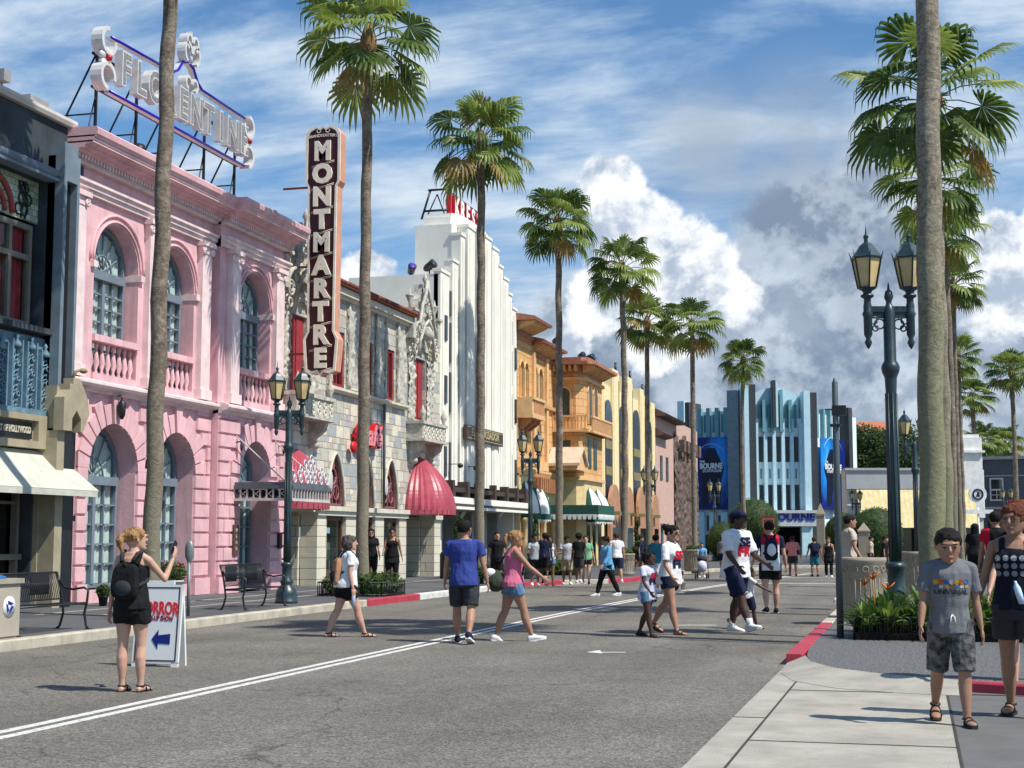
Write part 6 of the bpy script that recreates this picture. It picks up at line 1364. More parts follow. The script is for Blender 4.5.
# ================================================================ street furniture
M_IRON = mat('dark_green_iron', (.018, .040, .048), rough=.38, var=.25, scale=8, bump=.08, spec=.6); M_AMB = mat('amber_lamp_glass', (.62, .47, .22), rough=.35, var=.2, bump=.05); M_CPL = mat('planter_concrete', (.33, .29, .22), rough=.9, var=.12, scale=4, bump=.5, bscale=50, stain=.25)
def lamp_proto():
    o = root('street_lamp', (0, 0, 0), '', 'street lamp', 'two-lantern iron street lamps')
    m = MB(); m.lathe([(.27, 0), (.27, .06), (.25, .08), (.26, .2), (.22, .33), (.15, .40), (.13, .44), (.155, .48), (.155, .52), (.12, .56), (.115, .85), (.14, .88), (.14, .92), (.10, .96)], 0, 0, 20); m.build('base', M_IRON, o)
    m = MB(); m.lathe([(.085, .95), (.08, 1.6), (.075, 3.3), (.085, 3.5), (.085, 3.52), (.12, 3.6), (.13, 3.66), (.12, 3.7), (.085, 3.76), (.085, 4.45), (.06, 4.53), (.04, 4.56), (.04, 4.6), (.065, 4.66), (.05, 4.74), (.02, 4.77), (.012, 4.84), (.001, 4.88)], 0, 0, 16)
    for k in range(8): a = k * PI / 4; m.tube([(.082 * math.cos(a), .082 * math.sin(a), 1.0), (.078 * math.cos(a), .078 * math.sin(a), 3.3)], .01, 4)
    m.build('column', M_IRON, o)
    m = MB(); m.box(-.34, .34, -.03, .03, 4.45, 4.53); m.box(-.32, .32, -.012, .012, 4.36, 4.45)
    for sx in (-1, 1):
        for (x, z, r) in ((.14, 4.28, .07), (.22, 4.33, .05), (.2, 4.22, .04)): m.tube([(sx * x + r * math.cos(a * PI / 6), .014 * sx, z + r * math.sin(a * PI / 6)) for a in range(13)], .012, 5)
        m.lathe([(.001, 3.92), (.03, 3.96), (.055, 4.02), (.03, 4.07), (.06, 4.13), (.062, 4.38), (.08, 4.42), (.06, 4.46), (.06, 4.54), (.05, 4.58), (.05, 4.64), (.095, 4.67), (.095, 4.69), (.055, 4.71), (.07, 4.75), (.13, 4.785), (.135, 4.8), (.0, 4.81)], sx * .3, 0, 12)
    m.build('crossarm', M_IRON, o)
    for sx in (-1, 1):
        x = sx * .3; m = MB()
        for k in range(6):
            a = k * PI / 3 + PI / 6; m.tube([(x + .13 * math.cos(a), .13 * math.sin(a), 4.79), (x + .215 * math.cos(a), .215 * math.sin(a), 5.22), (x + .25 * math.cos(a), .25 * math.sin(a), 5.32)], [.012, .012, .004], 4)
        m.lathe([(.225, 5.20), (.235, 5.225), (.215, 5.24), (.14, 5.34), (.10, 5.40), (.03, 5.45), (.03, 5.5), (.045, 5.53), (.012, 5.57), (.001, 5.72)], x, 0, 6, smooth=False, start=PI / 6)
        ln = m.build('lantern', M_IRON, o)
        m = MB(); m.lathe([(.12, 4.8), (.20, 5.2)], x, 0, 6, smooth=False, start=PI / 6); m.build('lamp_glass', M_AMB, ln)
    return o
lp = lamp_proto(); index_kids(lp)
def lamp(first, x, y, z, rz, sc, label):
    q = lp if first else copy_tree(lp); q.location = (x, y, z); q.rotation_euler = (0, 0, rz); q.scale = (sc,) * 3; q['label'] = label
lamp(True, -13.6, 30.9, .15, YAW, .955, 'dark iron two-lantern street lamp before the pink building, beside the second bench')
lamp(False, -13.3, 51.6, .15, YAW, .95, 'two-lantern street lamp between the white and orange buildings')
q_ = dp(650, 77); lamp(False, q_.x, q_.y, .15, YAW, .93, 'two-lantern street lamp in front of the brown rock front')
q_ = dp(715, 95); lamp(False, q_.x, q_.y, .15, YAW, .93, 'two-lantern street lamp in front of the left blue banner')
q_ = gp(897.5, 632, .12); lamp(False, q_.x, q_.y, .12, YAW, 1.15, 'nearest and largest street lamp, standing in the planting bed at right')
q_ = dp(917, 47.5); lamp(False, q_.x, q_.y, .12, YAW, 1.0, 'street lamp half hidden behind the thick palm trunk')
q_ = dp(857, 88); lamp(False, q_.x, q_.y, .15, YAW, .78, 'small distant street lamp in front of the white shop, beside the hedge')
q_ = dp(1008, 88); lamp(False, q_.x, q_.y, .15, YAW, .80, 'small distant street lamp in front of the grey building at right edge')
# benches
def bench(x, y, L_, label, first=[None]):
    o = root('park_bench', (x, y, .15), label, 'bench', 'black metal benches on the left pavement')
    M_ = lambda a, b, c: (x + a, y + b, c + .15)
    for yy in (-L_ / 2, L_ / 2):
        m = MB(M_)
        m.tube([(.30, yy, 0), (.26, yy, .05), (.22, yy, .25), (.26, yy, .42), (.28, yy, .62), (.2, yy, .66), (0, yy, .63), (-.15, yy, .66), (-.24, yy, .78)], .02, 6)
        m.tube([(-.28, yy, 0), (-.22, yy, .05), (-.16, yy, .25), (-.18, yy, .42), (-.22, yy, .65), (-.30, yy, .90)], .02, 6); m.tube([(.26, yy, .40), (-.18, yy, .40)], .018, 6)
        for fx in (.30, -.28): m.box(fx - .05, fx + .05, yy - .03, yy + .03, 0, .012)
        m.build('side_frame', M_BLK, o)
    m = MB(M_); m.tube([(.27, -L_ / 2, .42), (.27, L_ / 2, .42)], .018, 6); m.tube([(-.17, -L_ / 2, .41), (-.17, L_ / 2, .41)], .015, 6)
    n = int(L_ / .05)
    for k in range(n + 1): yy = -L_ / 2 + L_ * k / n; m.box(-.17, .27, yy - .010, yy + .010, .415, .425)
    m.build('seat', M_BLK, o)
    m = MB(M_); m.tube([(-.30, -L_ / 2, .90), (-.30, L_ / 2, .90)], .018, 6); m.tube([(-.19, -L_ / 2, .48), (-.19, L_ / 2, .48)], .014, 6)
    for k in range(n + 1): yy = -L_ / 2 + L_ * k / n; m.tube([(-.19, yy, .48), (-.235, yy, .68), (-.30, yy, .90)], .008, 4)
    for c in (-L_ * .28, L_ * .22): m.box(-.262, -.25, c - .26, c + .26, .56, .88)
    m.build('backrest', M_BLK, o)
bench(-13.1, 20.35, 1.95, 'black metal bench nearest the viewer, before the theatre shopfront'); bench(-13.35, 28.65, 1.95, 'black metal bench before the pink building door, beside the lamp')
# litter / recycling bin
M_BIN = mat('beige_bin_panel', (.40, .36, .29), rough=.8, var=.06, bump=.3); o = root('recycling_bin', (-12.88, 18.72, .15), 'square beige recycling bin with blue lid at the left edge', 'bin')
m = MB(); m.box(-13.2, -12.56, 18.4, 19.05, .2, .95); m.build('body', M_BIN, o); m = MB(); m.box(-13.24, -12.52, 18.36, 19.09, .95, 1.02); m.box(-13.18, -12.58, 18.42, 19.03, .15, .2); m.build('rim', mat('bin_rim', (.33, .3, .24)), o)
m = MB(); m.lathe([(.26, 1.02), (.25, 1.05), (.1, 1.09)], -12.88, 18.72, 16); m.build('lid', mat('blue_lid', (.02, .12, .35), rough=.4), o)
BM = facade(-12.56); m = MB(BM); m.lathe([(.15, .002), (.15, .01)], 18.78, .62, 20); sk = m.build('recycling_label', M_LWH, o)
m = MB(BM)
for k in range(3): a = k * 2.094 + .5; m.poly([(18.78 + .1 * math.cos(a), .62 + .1 * math.sin(a)), (18.78 + .1 * math.cos(a + 1.5), .62 + .1 * math.sin(a + 1.5)), (18.78 + .055 * math.cos(a + 1.9), .62 + .055 * math.sin(a + 1.9)), (18.78 + .05 * math.cos(a), .62 + .05 * math.sin(a))], .011, .016)
m.build('arrows', M_LBL, sk)
# A-frame sign
pL, pR_ = gp(132, 666.2), gp(178, 667.2); Ma, La = plane_map((pL.x, pL.y), (pR_.x, pR_.y))
tl = .11
Mf = lambda u, v, w: Ma(u, v * math.cos(tl), w - v * math.sin(tl))
o = root('sandwich_board', ((pL.x + pR_.x) / 2, (pL.y + pR_.y) / 2, 0), 'white A-frame board with red lettering and a blue arrow on the road', 'sign')
M_BW = mat('white_board', (.72, .72, .70), rough=.45, var=.03, bump=.03); H_ = 1.02
m = MB(Mf); m.box(0, La, .04, H_, -.02, .02); m.box(.0, .09, 0, .06, -.02, .02); m.box(La - .09, La, 0, .06, -.02, .02); f1 = m.build('front_panel', M_BW, o)
Mbk = lambda u, v, w: Ma(u, v * math.cos(tl), -w - (H_ - v) * math.sin(tl) - (H_) * math.sin(tl))
m = MB(Mbk); m.poly(rect(0, La, .0, H_), -.02, .02, [rect(.1, La - .1, .1, H_ - .35)]); m.build('back_panel', M_BW, o)
m = MB(Mf); m.poly(rect(.03, La - .03, .07, H_ - .03), .021, .025, [rect(.045, La - .045, .085, H_ - .045)]); m.build('border_line', M_MAR, f1)
m = MB(Mf); text_mb(m, 'HORROR', La / 2, .72, .22, .005, .021, .008, sx=La * .86 / .90, arc=-.22); m.build('lettering', mat('red_letters', (.60, .02, .03), rough=.5), f1)
m = MB(Mf); text_mb(m, 'MAKE-UP SHOW', La / 2, .60, .085, .005, .021, .003, sx=La * .66 / .62, arc=-.3); m.build('lettering', mat('maroon_letters', (.25, .02, .05)), f1)
m = MB(Mf); m.poly([(La * .40, .34), (La * .54, .46), (La * .54, .39), (La * .80, .41), (La * .80, .28), (La * .54, .29), (La * .54, .22)], .021, .026); m.build('arrow', mat('arrow_blue', (.004, .012, .16), rough=.4), f1)
m = MB(Mf); m.box(La * .2, La * .8, H_, H_ + .05, -.02, .015); m.build('handle', M_BW, o)
# parking meter
p = gp(188, 616, .15); o = root('parking_meter', p, 'grey parking meter beside the white sandwich board', 'parking meter'); m = MB(); m.tube([(p.x, p.y, .15), (p.x, p.y, 1.15)], .032, 10); m.build('post', mat('meter_grey', (.22, .23, .23), rough=.5, metal=.3), o)
m = MB(); m.lathe([(.035, 1.12), (.05, 1.17), (.085, 1.25), (.09, 1.42), (.075, 1.5), (.04, 1.55), (.001, 1.56)], p.x, p.y, 12, sx=1, sy=.7); m.build('head', mat('meter_head', (.26, .27, .27), rough=.4, metal=.4), o)
# camera pole
p = gp(840.5, 637.5, .12); o = root('camera_pole', p, 'slim grey metal pole with a small camera box at the kerb', 'pole'); M_POL = mat('pole_grey', (.10, .13, .14), rough=.45, metal=.3)
m = MB(); m.lathe([(.052, .12), (.05, 2.6), (.045, 3.95), (.03, 3.98), (.02, 4.02), (.001, 4.03)], p.x, p.y, 12); m.build('post', M_POL, o); m = MB(); m.box(p.x - .05, p.x + .16, p.y - .06, p.y + .06, 3.45, 3.6); m.build('camera_box', M_SPOT, o); m = MB(); m.box(p.x - .08, p.x + .08, p.y - .07, p.y + .07, 3.28, 3.32); m.build('clamp', M_SPOT, o)
# round planters
def round_planter(p, r, h, label, plants=True):
    o = root('round_planter', p, label, 'planter', 'round concrete planters'); z = p.z; m = MB()
    m.lathe([(r * .93, z), (r * .95, z + .1), (r * .94, z + .14), (r * .94, z + h * .70), (r * .98, z + h * .72), (r * .98, z + h * .9), (r * 1.04, z + h * .93), (r * 1.04, z + h), (r * .9, z + h), (r * .88, z + h * .85), (.01, z + h * .85)], p.x, p.y, 36)
    for k in range(28):
        a = 2 * PI * k / 28; c_, s_ = math.cos(a), math.sin(a); m.tube([(p.x + r * .945 * c_, p.y + r * .945 * s_, z + .15), (p.x + r * .945 * c_, p.y + r * .945 * s_, z + h * .66)], .009, 4)
        if k % 2 == 0:
            u = Vector((-s_, c_, 0)); cc = Vector((p.x + r * .985 * c_, p.y + r * .985 * s_, z + h * .81)); m.tube([tuple(cc + u * .055 * math.cos(t_ * PI / 5) + Vector((0, 0, .055 * math.sin(t_ * PI / 5)))) for t_ in range(11)], .012, 4)
    m.build('pot', M_CPL, o)
    if plants:
        Q = random.Random(int(p.y * 10)); f = MB(); leaf_cloud(f, [((p.x, p.y, z + h + .02), (r * .85, r * .85, .16))], 700, .07, Q); f.build('foliage', [TG1, TG2], o, recalc=False)
pp_ = gp(862, 618, .12); round_planter(pp_, .45, 1.12, 'large round concrete planter behind the grey camera pole', False)
round_planter(dp(917, 40, .12), .48, 1.12, 'round concrete planter right of the nearest lamp post, behind the thick palm trunk', False)
round_planter(Vector((-11.0, 57.3, .15)), .42, .85, 'round concrete planter at the foot of the palm before the yellow building'); round_planter(Vector((-9.3, 64.9, .15)), .5, .95, 'round concrete planter at the foot of the palm before the left banner')
# iron planters round the palms
def iron_planter(x, y, label, s_=.85):
    o = root('iron_planter', (x, y, .15), label, 'planter', 'black iron plant guards at the palm feet')
    for i, (a, b, c, d) in enumerate(((-s_, -s_, s_, -s_), (s_, -s_, s_, s_), (s_, s_, -s_, s_), (-s_, s_, -s_, -s_))):
        m = MB(); L_ = 2 * s_; n = 14
        for k in range(n + 1): t_ = k / n; m.tube([(x + a + (c - a) * t_, y + b + (d - b) * t_, .15), (x + a + (c - a) * t_, y + b + (d - b) * t_, .5)], .014, 4)
        for z in (.2, .5): m.tube([(x + a, y + b, z), (x + c, y + d, z)], .018, 4)
        m.build('rail_side', M_BLK, o)
    Q = random.Random(int(y)); f = MB(); leaf_cloud(f, [((x + dx, y + dy, .45), (.4, .4, .3)) for dx in (-.5, 0, .5) for dy in (-.5, 0, .5)], 2600, .075, Q, pm=.45); f.build('foliage', [TG1, TG2], o, recalc=False)
iron_planter(-13.6, 35.6, 'black iron planter full of leaves at the foot of the palm before the café'); iron_planter(-13.6, 46.1, 'black iron planter at the foot of the palm before the white building', .6); iron_planter(-13.6, 57.3, 'black iron planter at the foot of the palm before the orange building', .6)
# flower pots
M_WPOT = mat('white_pot', (.7, .7, .68), rough=.5); M_RFL = mat('red_petal', (.5, .02, .04), rough=.6)
def pot_plant(p, r, h, fh, label, mp, fl, seed):
    o = root('potted_plant', p, label, 'potted plant', 'potted plants by the benches'); m = MB(); m.lathe([(r * .7, p.z), (r, p.z + h), (r * 1.08, p.z + h), (r * 1.08, p.z + h - .03), (r * .9, p.z + h - .04), (.01, p.z + h - .04)], p.x, p.y, 16); m.build('pot', mp, o)
    Q = random.Random(seed); f = MB(); leaf_cloud(f, [((p.x, p.y, p.z + h + fh * .45), (r * 1.35, r * 1.35, fh * .6))], 620, .05, Q, pm=.6); f.build('foliage', [TG1, TG2], o, recalc=False)
    if fl:
        f = MB()
        for k in range(9): f.ball((p.x + Q.uniform(-r, r), p.y + Q.uniform(-r, r) - .05, p.z + h + fh * Q.uniform(.5, 1)), .03, 6, 4)
        f.build('flowers', M_RFL, o)
pot_plant(gp(172, 612, .15), .2, .62, .35, 'tall white pot of green leaves and red flowers behind the sandwich board', M_WPOT, True, 1); pot_plant(gp(103, 606, .15), .11, .22, .22, 'small dark pot plant at the right end of the nearest bench', M_BLK, False, 3)
# black litter bin by the white building, red sign in front of the theatre, stone pillars
p = gp(447, 579, .15); o = root('litter_bin', p, 'small black litter bin at the corner of the stone and white buildings', 'bin'); m = MB(); m.lathe([(.24, .15), (.26, .2), (.26, .95), (.28, 1.0), (.2, 1.06)], p.x, p.y, 14); m.build('body', M_BLK, o); m = MB(); m.lathe([(.27, .98), (.22, 1.1), (.05, 1.16)], p.x, p.y, 14); m.build('lid', M_SPOT, o)
p = dp(768, 74, .15); mp_, lp_ = plane_map(P2(761.5, 74), P2(775, 74)); o = root('red_sign', p, 'dark red two-tier sign board on a post before the theatre entrance', 'sign'); M_MR2 = mat('dark_red_board', (.16, .03, .025), rough=.5)
m = MB(mp_); m.box(0, lp_, 2.1, 2.62, 0, .1); m.box(lp_ * .18, lp_ * .82, 1.6, 2.09, 0, .1); m.poly([(0, 2.62), (lp_, 2.62), (lp_ * .9, 2.72), (lp_ * .1, 2.72)], 0, .1); m.build('board', M_MR2, o)
m = MB(mp_); m.box(lp_ * .45, lp_ * .55, .15, 1.6, 0, .08); m.build('post', M_MR2, o); m = MB(mp_); m.poly(rect(.05, lp_ - .05, 2.16, 2.56), .1, .115, [rect(.09, lp_ - .09, 2.2, 2.52)]); m.build('gilt_edge', mat('dull_gilt', (.30, .2, .1)), o)
def pillar(px, dep, w_, h, label):
    p = dp(px, dep, .15); o = root('stone_pillar', p, label, 'pillar', 'pale stone pillars'); m = MB(); m.box(p.x - w_, p.x + w_, p.y - w_, p.y + w_, .15, h * .8); m.build('shaft', M_CPL, o); m = MB(); m.loft([[(p.x - w_ * s, p.y - w_ * s, z), (p.x + w_ * s, p.y - w_ * s, z), (p.x + w_ * s, p.y + w_ * s, z), (p.x - w_ * s, p.y + w_ * s, z)] for s, z in ((1.15, h * .8), (1.15, h * .83), (.05, h))], smooth=False); m.build('cap', M_CPL, o)
pillar(821, 86, .22, 3.6, 'tall pale pillar left of the camera pole before the right banner'); pillar(864, 78, .28, 2.4, 'short stone pillar with pointed cap in front of the round hedge')
# ================================================================ people
def skin_mat(name, c):
    m = mat(name, c, rough=.5, var=.07, scale=6, bump=.04, bscale=60, spec=.35); b = bsdf(m); b.inputs['Subsurface Weight'].default_value = .12; b.inputs['Subsurface Radius'].default_value = (.02, .008, .004); return m
SK = {'fair': skin_mat('fair_skin', (.56, .33, .24)), 'tan': skin_mat('tan_skin', (.40, .215, .14)), 'brown': skin_mat('brown_skin', (.20, .10, .065)), 'dark': skin_mat('dark_skin', (.075, .037, .026)), 'olive': skin_mat('olive_skin', (.33, .18, .115))}
def hair_mat(name, c, c2):
    m = mat(name, c, c2=c2, rough=.6, scale=18, bump=.8, bscale=70, spec=.15); return m
HR = {'black': hair_mat('black_hair', (.006, .005, .005), (.018, .014, .012)), 'brown': hair_mat('brown_hair', (.03, .016, .010), (.08, .045, .028)), 'blond': hair_mat('blond_hair', (.20, .10, .045), (.45, .27, .12)), 'red': hair_mat('red_hair', (.08, .022, .012), (.19, .058, .026)), 'grey': hair_mat('greybrown_hair', (.05, .04, .035), (.13, .11, .10))}
def cloth(name, c, c2=None, scale=5, var=.08, rough=.85): return mat('cloth_' + name, c, c2=c2, rough=rough, var=var, scale=scale, bump=.9, bscale=9, spec=.2)
CL = {k: cloth(k, *v) if isinstance(v, tuple) and isinstance(v[0], tuple) else cloth(k, v) for k, v in dict(white=(.72, .72, .72), black=(.010, .010, .012), blue=(.035, .055, .24), charcoal=(.035, .037, .042), navy=(.012, .016, .045), pink=(.62, .16, .26), grey=(.155, .16, .172), ink=(.007, .009, .020), ltgrey=(.42, .43, .46), green=(.16, .38, .22), sky=(.12, .33, .55), salmon=(.66, .22, .20), beige=(.52, .45, .36), khaki=(.38, .31, .21), teal=(.03, .16, .22), red=(.50, .012, .035), tan=(.42, .22, .12), olive=(.045, .06, .04), lavender=(.55, .56, .66)).items()}
CL['denim'] = mat('cloth_denim', (.06, .13, .23), c2=(.14, .25, .38), rough=.85, scale=9, bump=.4, bscale=60); CL['camo'] = mat('cloth_camo', (.010, .011, .012), c2=(.15, .155, .16), rough=.9, scale=15, bump=.9, bscale=14)
M_SOLE = mat('white_sole', (.70, .70, .68), rough=.6, var=.04); M_BSOLE = mat('black_sole', (.015, .014, .013), rough=.7); M_LENS = mat('dark_lens', (.01, .01, .012), rough=.08); M_EYEW = mat('eye_white', (.42, .38, .35), rough=.6, bump=0, spec=.1); M_IRIS = mat('iris', (.02, .01, .006), rough=.5, bump=0, spec=.1); M_LIP = mat('lips', (.35, .12, .10), rough=.45, bump=0)
def remesh(o, vox, sm=3, fac=.5, wr=0.0, wf=9.0, matfn=None, seed=0.0, keep=None):
    md = o.modifiers.new('r', 'REMESH'); md.mode = 'VOXEL'; md.voxel_size = vox; md.use_smooth_shade = True
    if sm: ms = o.modifiers.new('s', 'SMOOTH'); ms.iterations = sm; ms.factor = fac
    bpy.context.view_layer.update(); dg = bpy.context.evaluated_depsgraph_get(); me = bpy.data.meshes.new_from_object(o.evaluated_get(dg), depsgraph=dg)
    old = o.data; mats = [m for m in old.materials]; o.modifiers.clear(); o.data = me; bpy.data.meshes.remove(old); me.materials.clear()
    for m in mats: me.materials.append(m)
    if wr:
        ns = [v.normal.copy() for v in me.vertices]
        for v, n in zip(me.vertices, ns):
            c = v.co; q = Vector((c.x * wf + seed, c.y * wf, c.z * wf * .55 + c.x * 3)); d = noise.noise(q) + .5 * noise.noise(q * 2.3); v.co = c + n * (wr * d)
    me.polygons.foreach_set('use_smooth', [True] * len(me.polygons))
    if matfn:
        for p in me.polygons: p.material_index = matfn(p.center)
    me.update(); me.name = o.name; return o
def ell(cx, cy, cz, rx, ry, n=18, tilt=0.0):
    return [(cx + rx * math.cos(2 * PI * i / n), cy + ry * math.sin(2 * PI * i / n), cz + tilt * math.sin(2 * PI * i / n)) for i in range(n)]
class Person: pass
def person(pos, hd, H, label, skin='tan', fem=False, w=1.0, legs=(12, 4, -12, 14), arms=((8, 8, 12), (-8, 8, 12)), lean=2, top_=('tee', 'white'), bot=('shorts', 'black', .6), hair=('short', 'black'), shoes=('sneaker', 'white', 'white'), head=(0, 0), vox=.009, group=None, face=False, glasses=None, matfn=None, top_len=.50, child=False, sleeve=.55, foot=(0, 0), cap=None, knee_out=0):
    """legs: swing/knee for left and right; arms: (swing, spread, elbow[, forearm twist]) for left and right; degrees"""
    P = Person(); o = root('person', (pos[0], pos[1], pos[2]), label, 'person', group, rz=heading(hd)); P.o = o; h = H; rd = math.radians
    hs = 1.16 if child else 1.0
    hipz = .515 * h; thL, shL = .245 * h, .228 * h; ank = .042 * h
    J = {}
    def leg(sx, sw, kn):
        hp = Vector((sx * .052 * h * w, 0, hipz)); a = rd(sw); out = rd(2.5 + knee_out); k = hp + Vector((sx * math.sin(out) * thL * .6, math.sin(a) * thL, -math.cos(a) * thL)); b = a - rd(kn); an = k + Vector((0, math.sin(b) * shL, -math.cos(b) * shL)); return [hp, k, an], b
    Ls = [leg(-1, legs[0], legs[1]), leg(1, legs[2], legs[3])]
    low = min(q[0][2].z for q in Ls); dz = ank - low
    for q, _ in Ls:
        for i in range(3): q[i] = q[i] + Vector((0, 0, dz))
    zo = dz; ln = rd(lean)
    def T(x, y, z):      # torso point, leaning about the hips; z as a fraction of height
        zz = (z * h - hipz); return Vector((x * h, y * h + math.sin(ln) * zz, hipz + zo + math.cos(ln) * zz))
    sw_ = (.098 if fem else .110) * w; hipw = (.098 if fem else .088) * w; wst = (.070 if fem else .082) * w; cd = (.062 if fem else .066) * w
    tors = [(.455, .055 * w, .055, 0), (.48, hipw * .92, .064 * w, -.004), (.53, hipw, .068 * w, -.006), (.575, hipw * .95, .062 * w, -.003), (.63, wst, .056 * w, 0), (.69, wst * 1.08, .060 * w, .003), (.74, sw_ * .86, cd * 1.08, .006 if fem else .003), (.775, sw_ * .9, cd, .002), (.805, sw_ * .88, cd * .82, -.004), (.825, sw_ * .62, cd * .6, -.006), (.842, .036, .036, -.004)]
    bm_ = MB()
    def rings(mb, lst, g=0.0, flare=0):
        mb.loft([[tuple(T(x, y, z_)) for x, y, z_ in ell(0, yo, z, rx + g / h, ry + g / h)] for z, rx, ry, yo in lst])
    rings(bm_, tors)
    if fem:
        for sx in (-1, 1): bm_.ball(tuple(T(sx * .042 * w, .048 * w, .735)), (.036 * h * w, .030 * h, .034 * h), 12, 8)
    for sx in (-1, 1): bm_.ball(tuple(T(sx * .043 * w, -.026 * w, .505)), (.046 * h * w, .040 * h * w, .05 * h), 12, 8)
    # neck and head
    hr = .0655 * h * hs; ny, nt = rd(head[0]), rd(head[1]); nb, hc_ = T(0, -.004, .83), T(0, .012, .925 if not child else .918)
    bm_.tube([tuple(nb), tuple(T(0, .004, .885))], [.034 * h, .030 * h], 14); HM = Matrix.Rotation(ny, 3, 'Z') @ Matrix.Rotation(nt, 3, 'X')
    def Hd(x, y, z): return hc_ + HM @ Vector((x * hr, y * hr, z * hr))
    P.Hd = Hd; P.hr = hr; P.T = T; P.HM = HM
    hsec = [(-1.12, .16, .16, .66), (-1.05, .34, .38, .52), (-.9, .52, .60, .32), (-.65, .66, .80, .12), (-.35, .76, .92, .03), (0, .82, .99, -.03), (.3, .84, 1.02, -.06), (.6, .76, .94, -.08), (.82, .58, .74, -.09), (.97, .32, .44, -.1), (1.03, .06, .1, -.1)]
    bm_.loft([[tuple(Hd(x, y, zz)) for x, y, zz in ell(0, yo, z, rx, ry)] for z, rx, ry, yo in hsec])
    bm_.tube([tuple(Hd(0, .93, .12)), tuple(Hd(0, 1.12, -.16)), tuple(Hd(0, 1.06, -.30))], [.09 * hr, .14 * hr, .15 * hr], 8); bm_.ball(tuple(Hd(0, .88, -.60)), (.26 * hr, .14 * hr, .10 * hr), 10, 6); bm_.ball(tuple(Hd(0, .86, .28)), (.5 * hr, .14 * hr, .12 * hr), 10, 6); bm_.ball(tuple(Hd(0, .82, -.95)), (.24 * hr, .2 * hr, .16 * hr), 10, 6)
    for sx in (-1, 1): bm_.ball(tuple(Hd(sx * .86, -.08, -.08)), (.09 * hr, .2 * hr, .28 * hr), 8, 6)
    # legs
    lw = w ** .8
    rT, rK, rC, rA = .052 * h * lw, .031 * h * lw, .034 * h * lw, .020 * h
    if fem: rT *= 1.08
    P.feet = []
    for i, (q, b) in enumerate(Ls):
        hp, k, an = q; d = (an - k).normalized(); bk = Vector((0, -1, 0)) * .010 * h
        bm_.tube([tuple(hp + Vector((0, 0, .02 * h))), tuple(hp.lerp(k, .3)), tuple(hp.lerp(k, .75)), tuple(k)], [rT, rT * .98, rK * 1.18, rK], 14); bm_.ball(tuple(k), rK * 1.04, 12, 8); bm_.ball(tuple(hp), rT, 12, 8)
        bm_.tube([tuple(k), tuple(k.lerp(an, .28) + bk), tuple(k.lerp(an, .5) + bk * .7), tuple(k.lerp(an, .85)), tuple(an)], [rK, rC, rC * .93, rA * 1.08, rA], 14); bm_.ball(tuple(an), rA * 1.1, 10, 8)
        # foot
        fp = foot[i]; lift = an.z - ank
        if fp == 0 and lift > .02 * h: fp = -min(60, lift / h * 420)
        fd = Vector((( -1 if i == 0 else 1) * .10, math.cos(rd(fp)), math.sin(rd(fp)))).normalized(); fu = Vector((0, -math.sin(rd(fp)), math.cos(rd(fp)))); fs = fd.cross(fu).normalized(); fL = .148 * h
        heel = an - fu * (ank * .62) - fd * .034 * h; P.feet.append((heel, fd, fu, fs, fL, an))
        bm_.loft([[tuple(heel + fd * fL * t_ + fs * wd * h * math.cos(a) + fu * (ht * h * (.5 + .5 * math.sin(a)) - .016 * h)) for a in [2 * PI * j / 12 for j in range(12)]] for t_, wd, ht in ((0.0, .012, .025), (.08, .018, .036), (.25, .020, .045), (.45, .021, .040), (.7, .026, .028), (.9, .024, .020), (1.0, .014, .014))])
    # arms and hands
    P.hands = []; P.arms = []; near = vox < .008
    for i, sx in enumerate((-1, 1)):
        A = arms[i]; sw, sp, el = rd(A[0]), rd(A[1]), rd(A[2]); tw = rd(A[3]) if len(A) > 3 else 0.0
        sh = T(sx * sw_ * 1.0, -.004, .798); d1 = Vector((sx * math.sin(sp), math.sin(sw) * math.cos(sp), -math.cos(sw) * math.cos(sp))).normalized(); e = sh + d1 * .168 * h
        ax = Vector((1, 0, 0)); ax = (ax - d1 * ax.dot(d1)).normalized(); ax = Matrix.Rotation(sx * tw, 3, d1) @ ax; d2 = Matrix.Rotation(el, 3, ax) @ d1; wri = e + d2 * .143 * h
        ra = .0235 * h * w ** .7; 
        if fem: ra *= .9
        bm_.tube([tuple(T(sx * .022, -.010, .832)), tuple(T(sx * .06, -.008, .818)), tuple(sh)], [.026 * h, .025 * h, ra * 1.1], 10); bm_.ball(tuple(sh), ra * 1.15, 12, 8); bm_.tube([tuple(sh), tuple(sh.lerp(e, .35)), tuple(e)], [ra * 1.2, ra * 1.12, ra * .86], 12); bm_.ball(tuple(e), ra * .88, 10, 8)
        bm_.tube([tuple(e), tuple(e.lerp(wri, .3)), tuple(wri)], [ra * .88, ra * .90, ra * .56], 12)
        pn = ax.cross(d2).normalized(); pw = ax; th = Vector((0, 1, 0)); 
        # palm plane: spanned by d2 and fw (the thumb side looks forward)
        fw = d2.cross(Vector((sx, 0, 0))); fw = -fw if fw.y < 0 else fw; fw = (fw - d2 * fw.dot(d2)).normalized(); pnn = d2.cross(fw).normalized()
        hl = .098 * h; pl = wri + d2 * hl * .26
        bm_.ball(tuple(pl), 1, 12, 8, M3=Matrix((fw * hl * .22, pnn * hl * .10, d2 * hl * .32)).transposed())
        curl = Vector((-sx, 0, 0)); curl = (curl - d2 * curl.dot(d2)); curl = curl.normalized() if curl.length > .1 else pnn
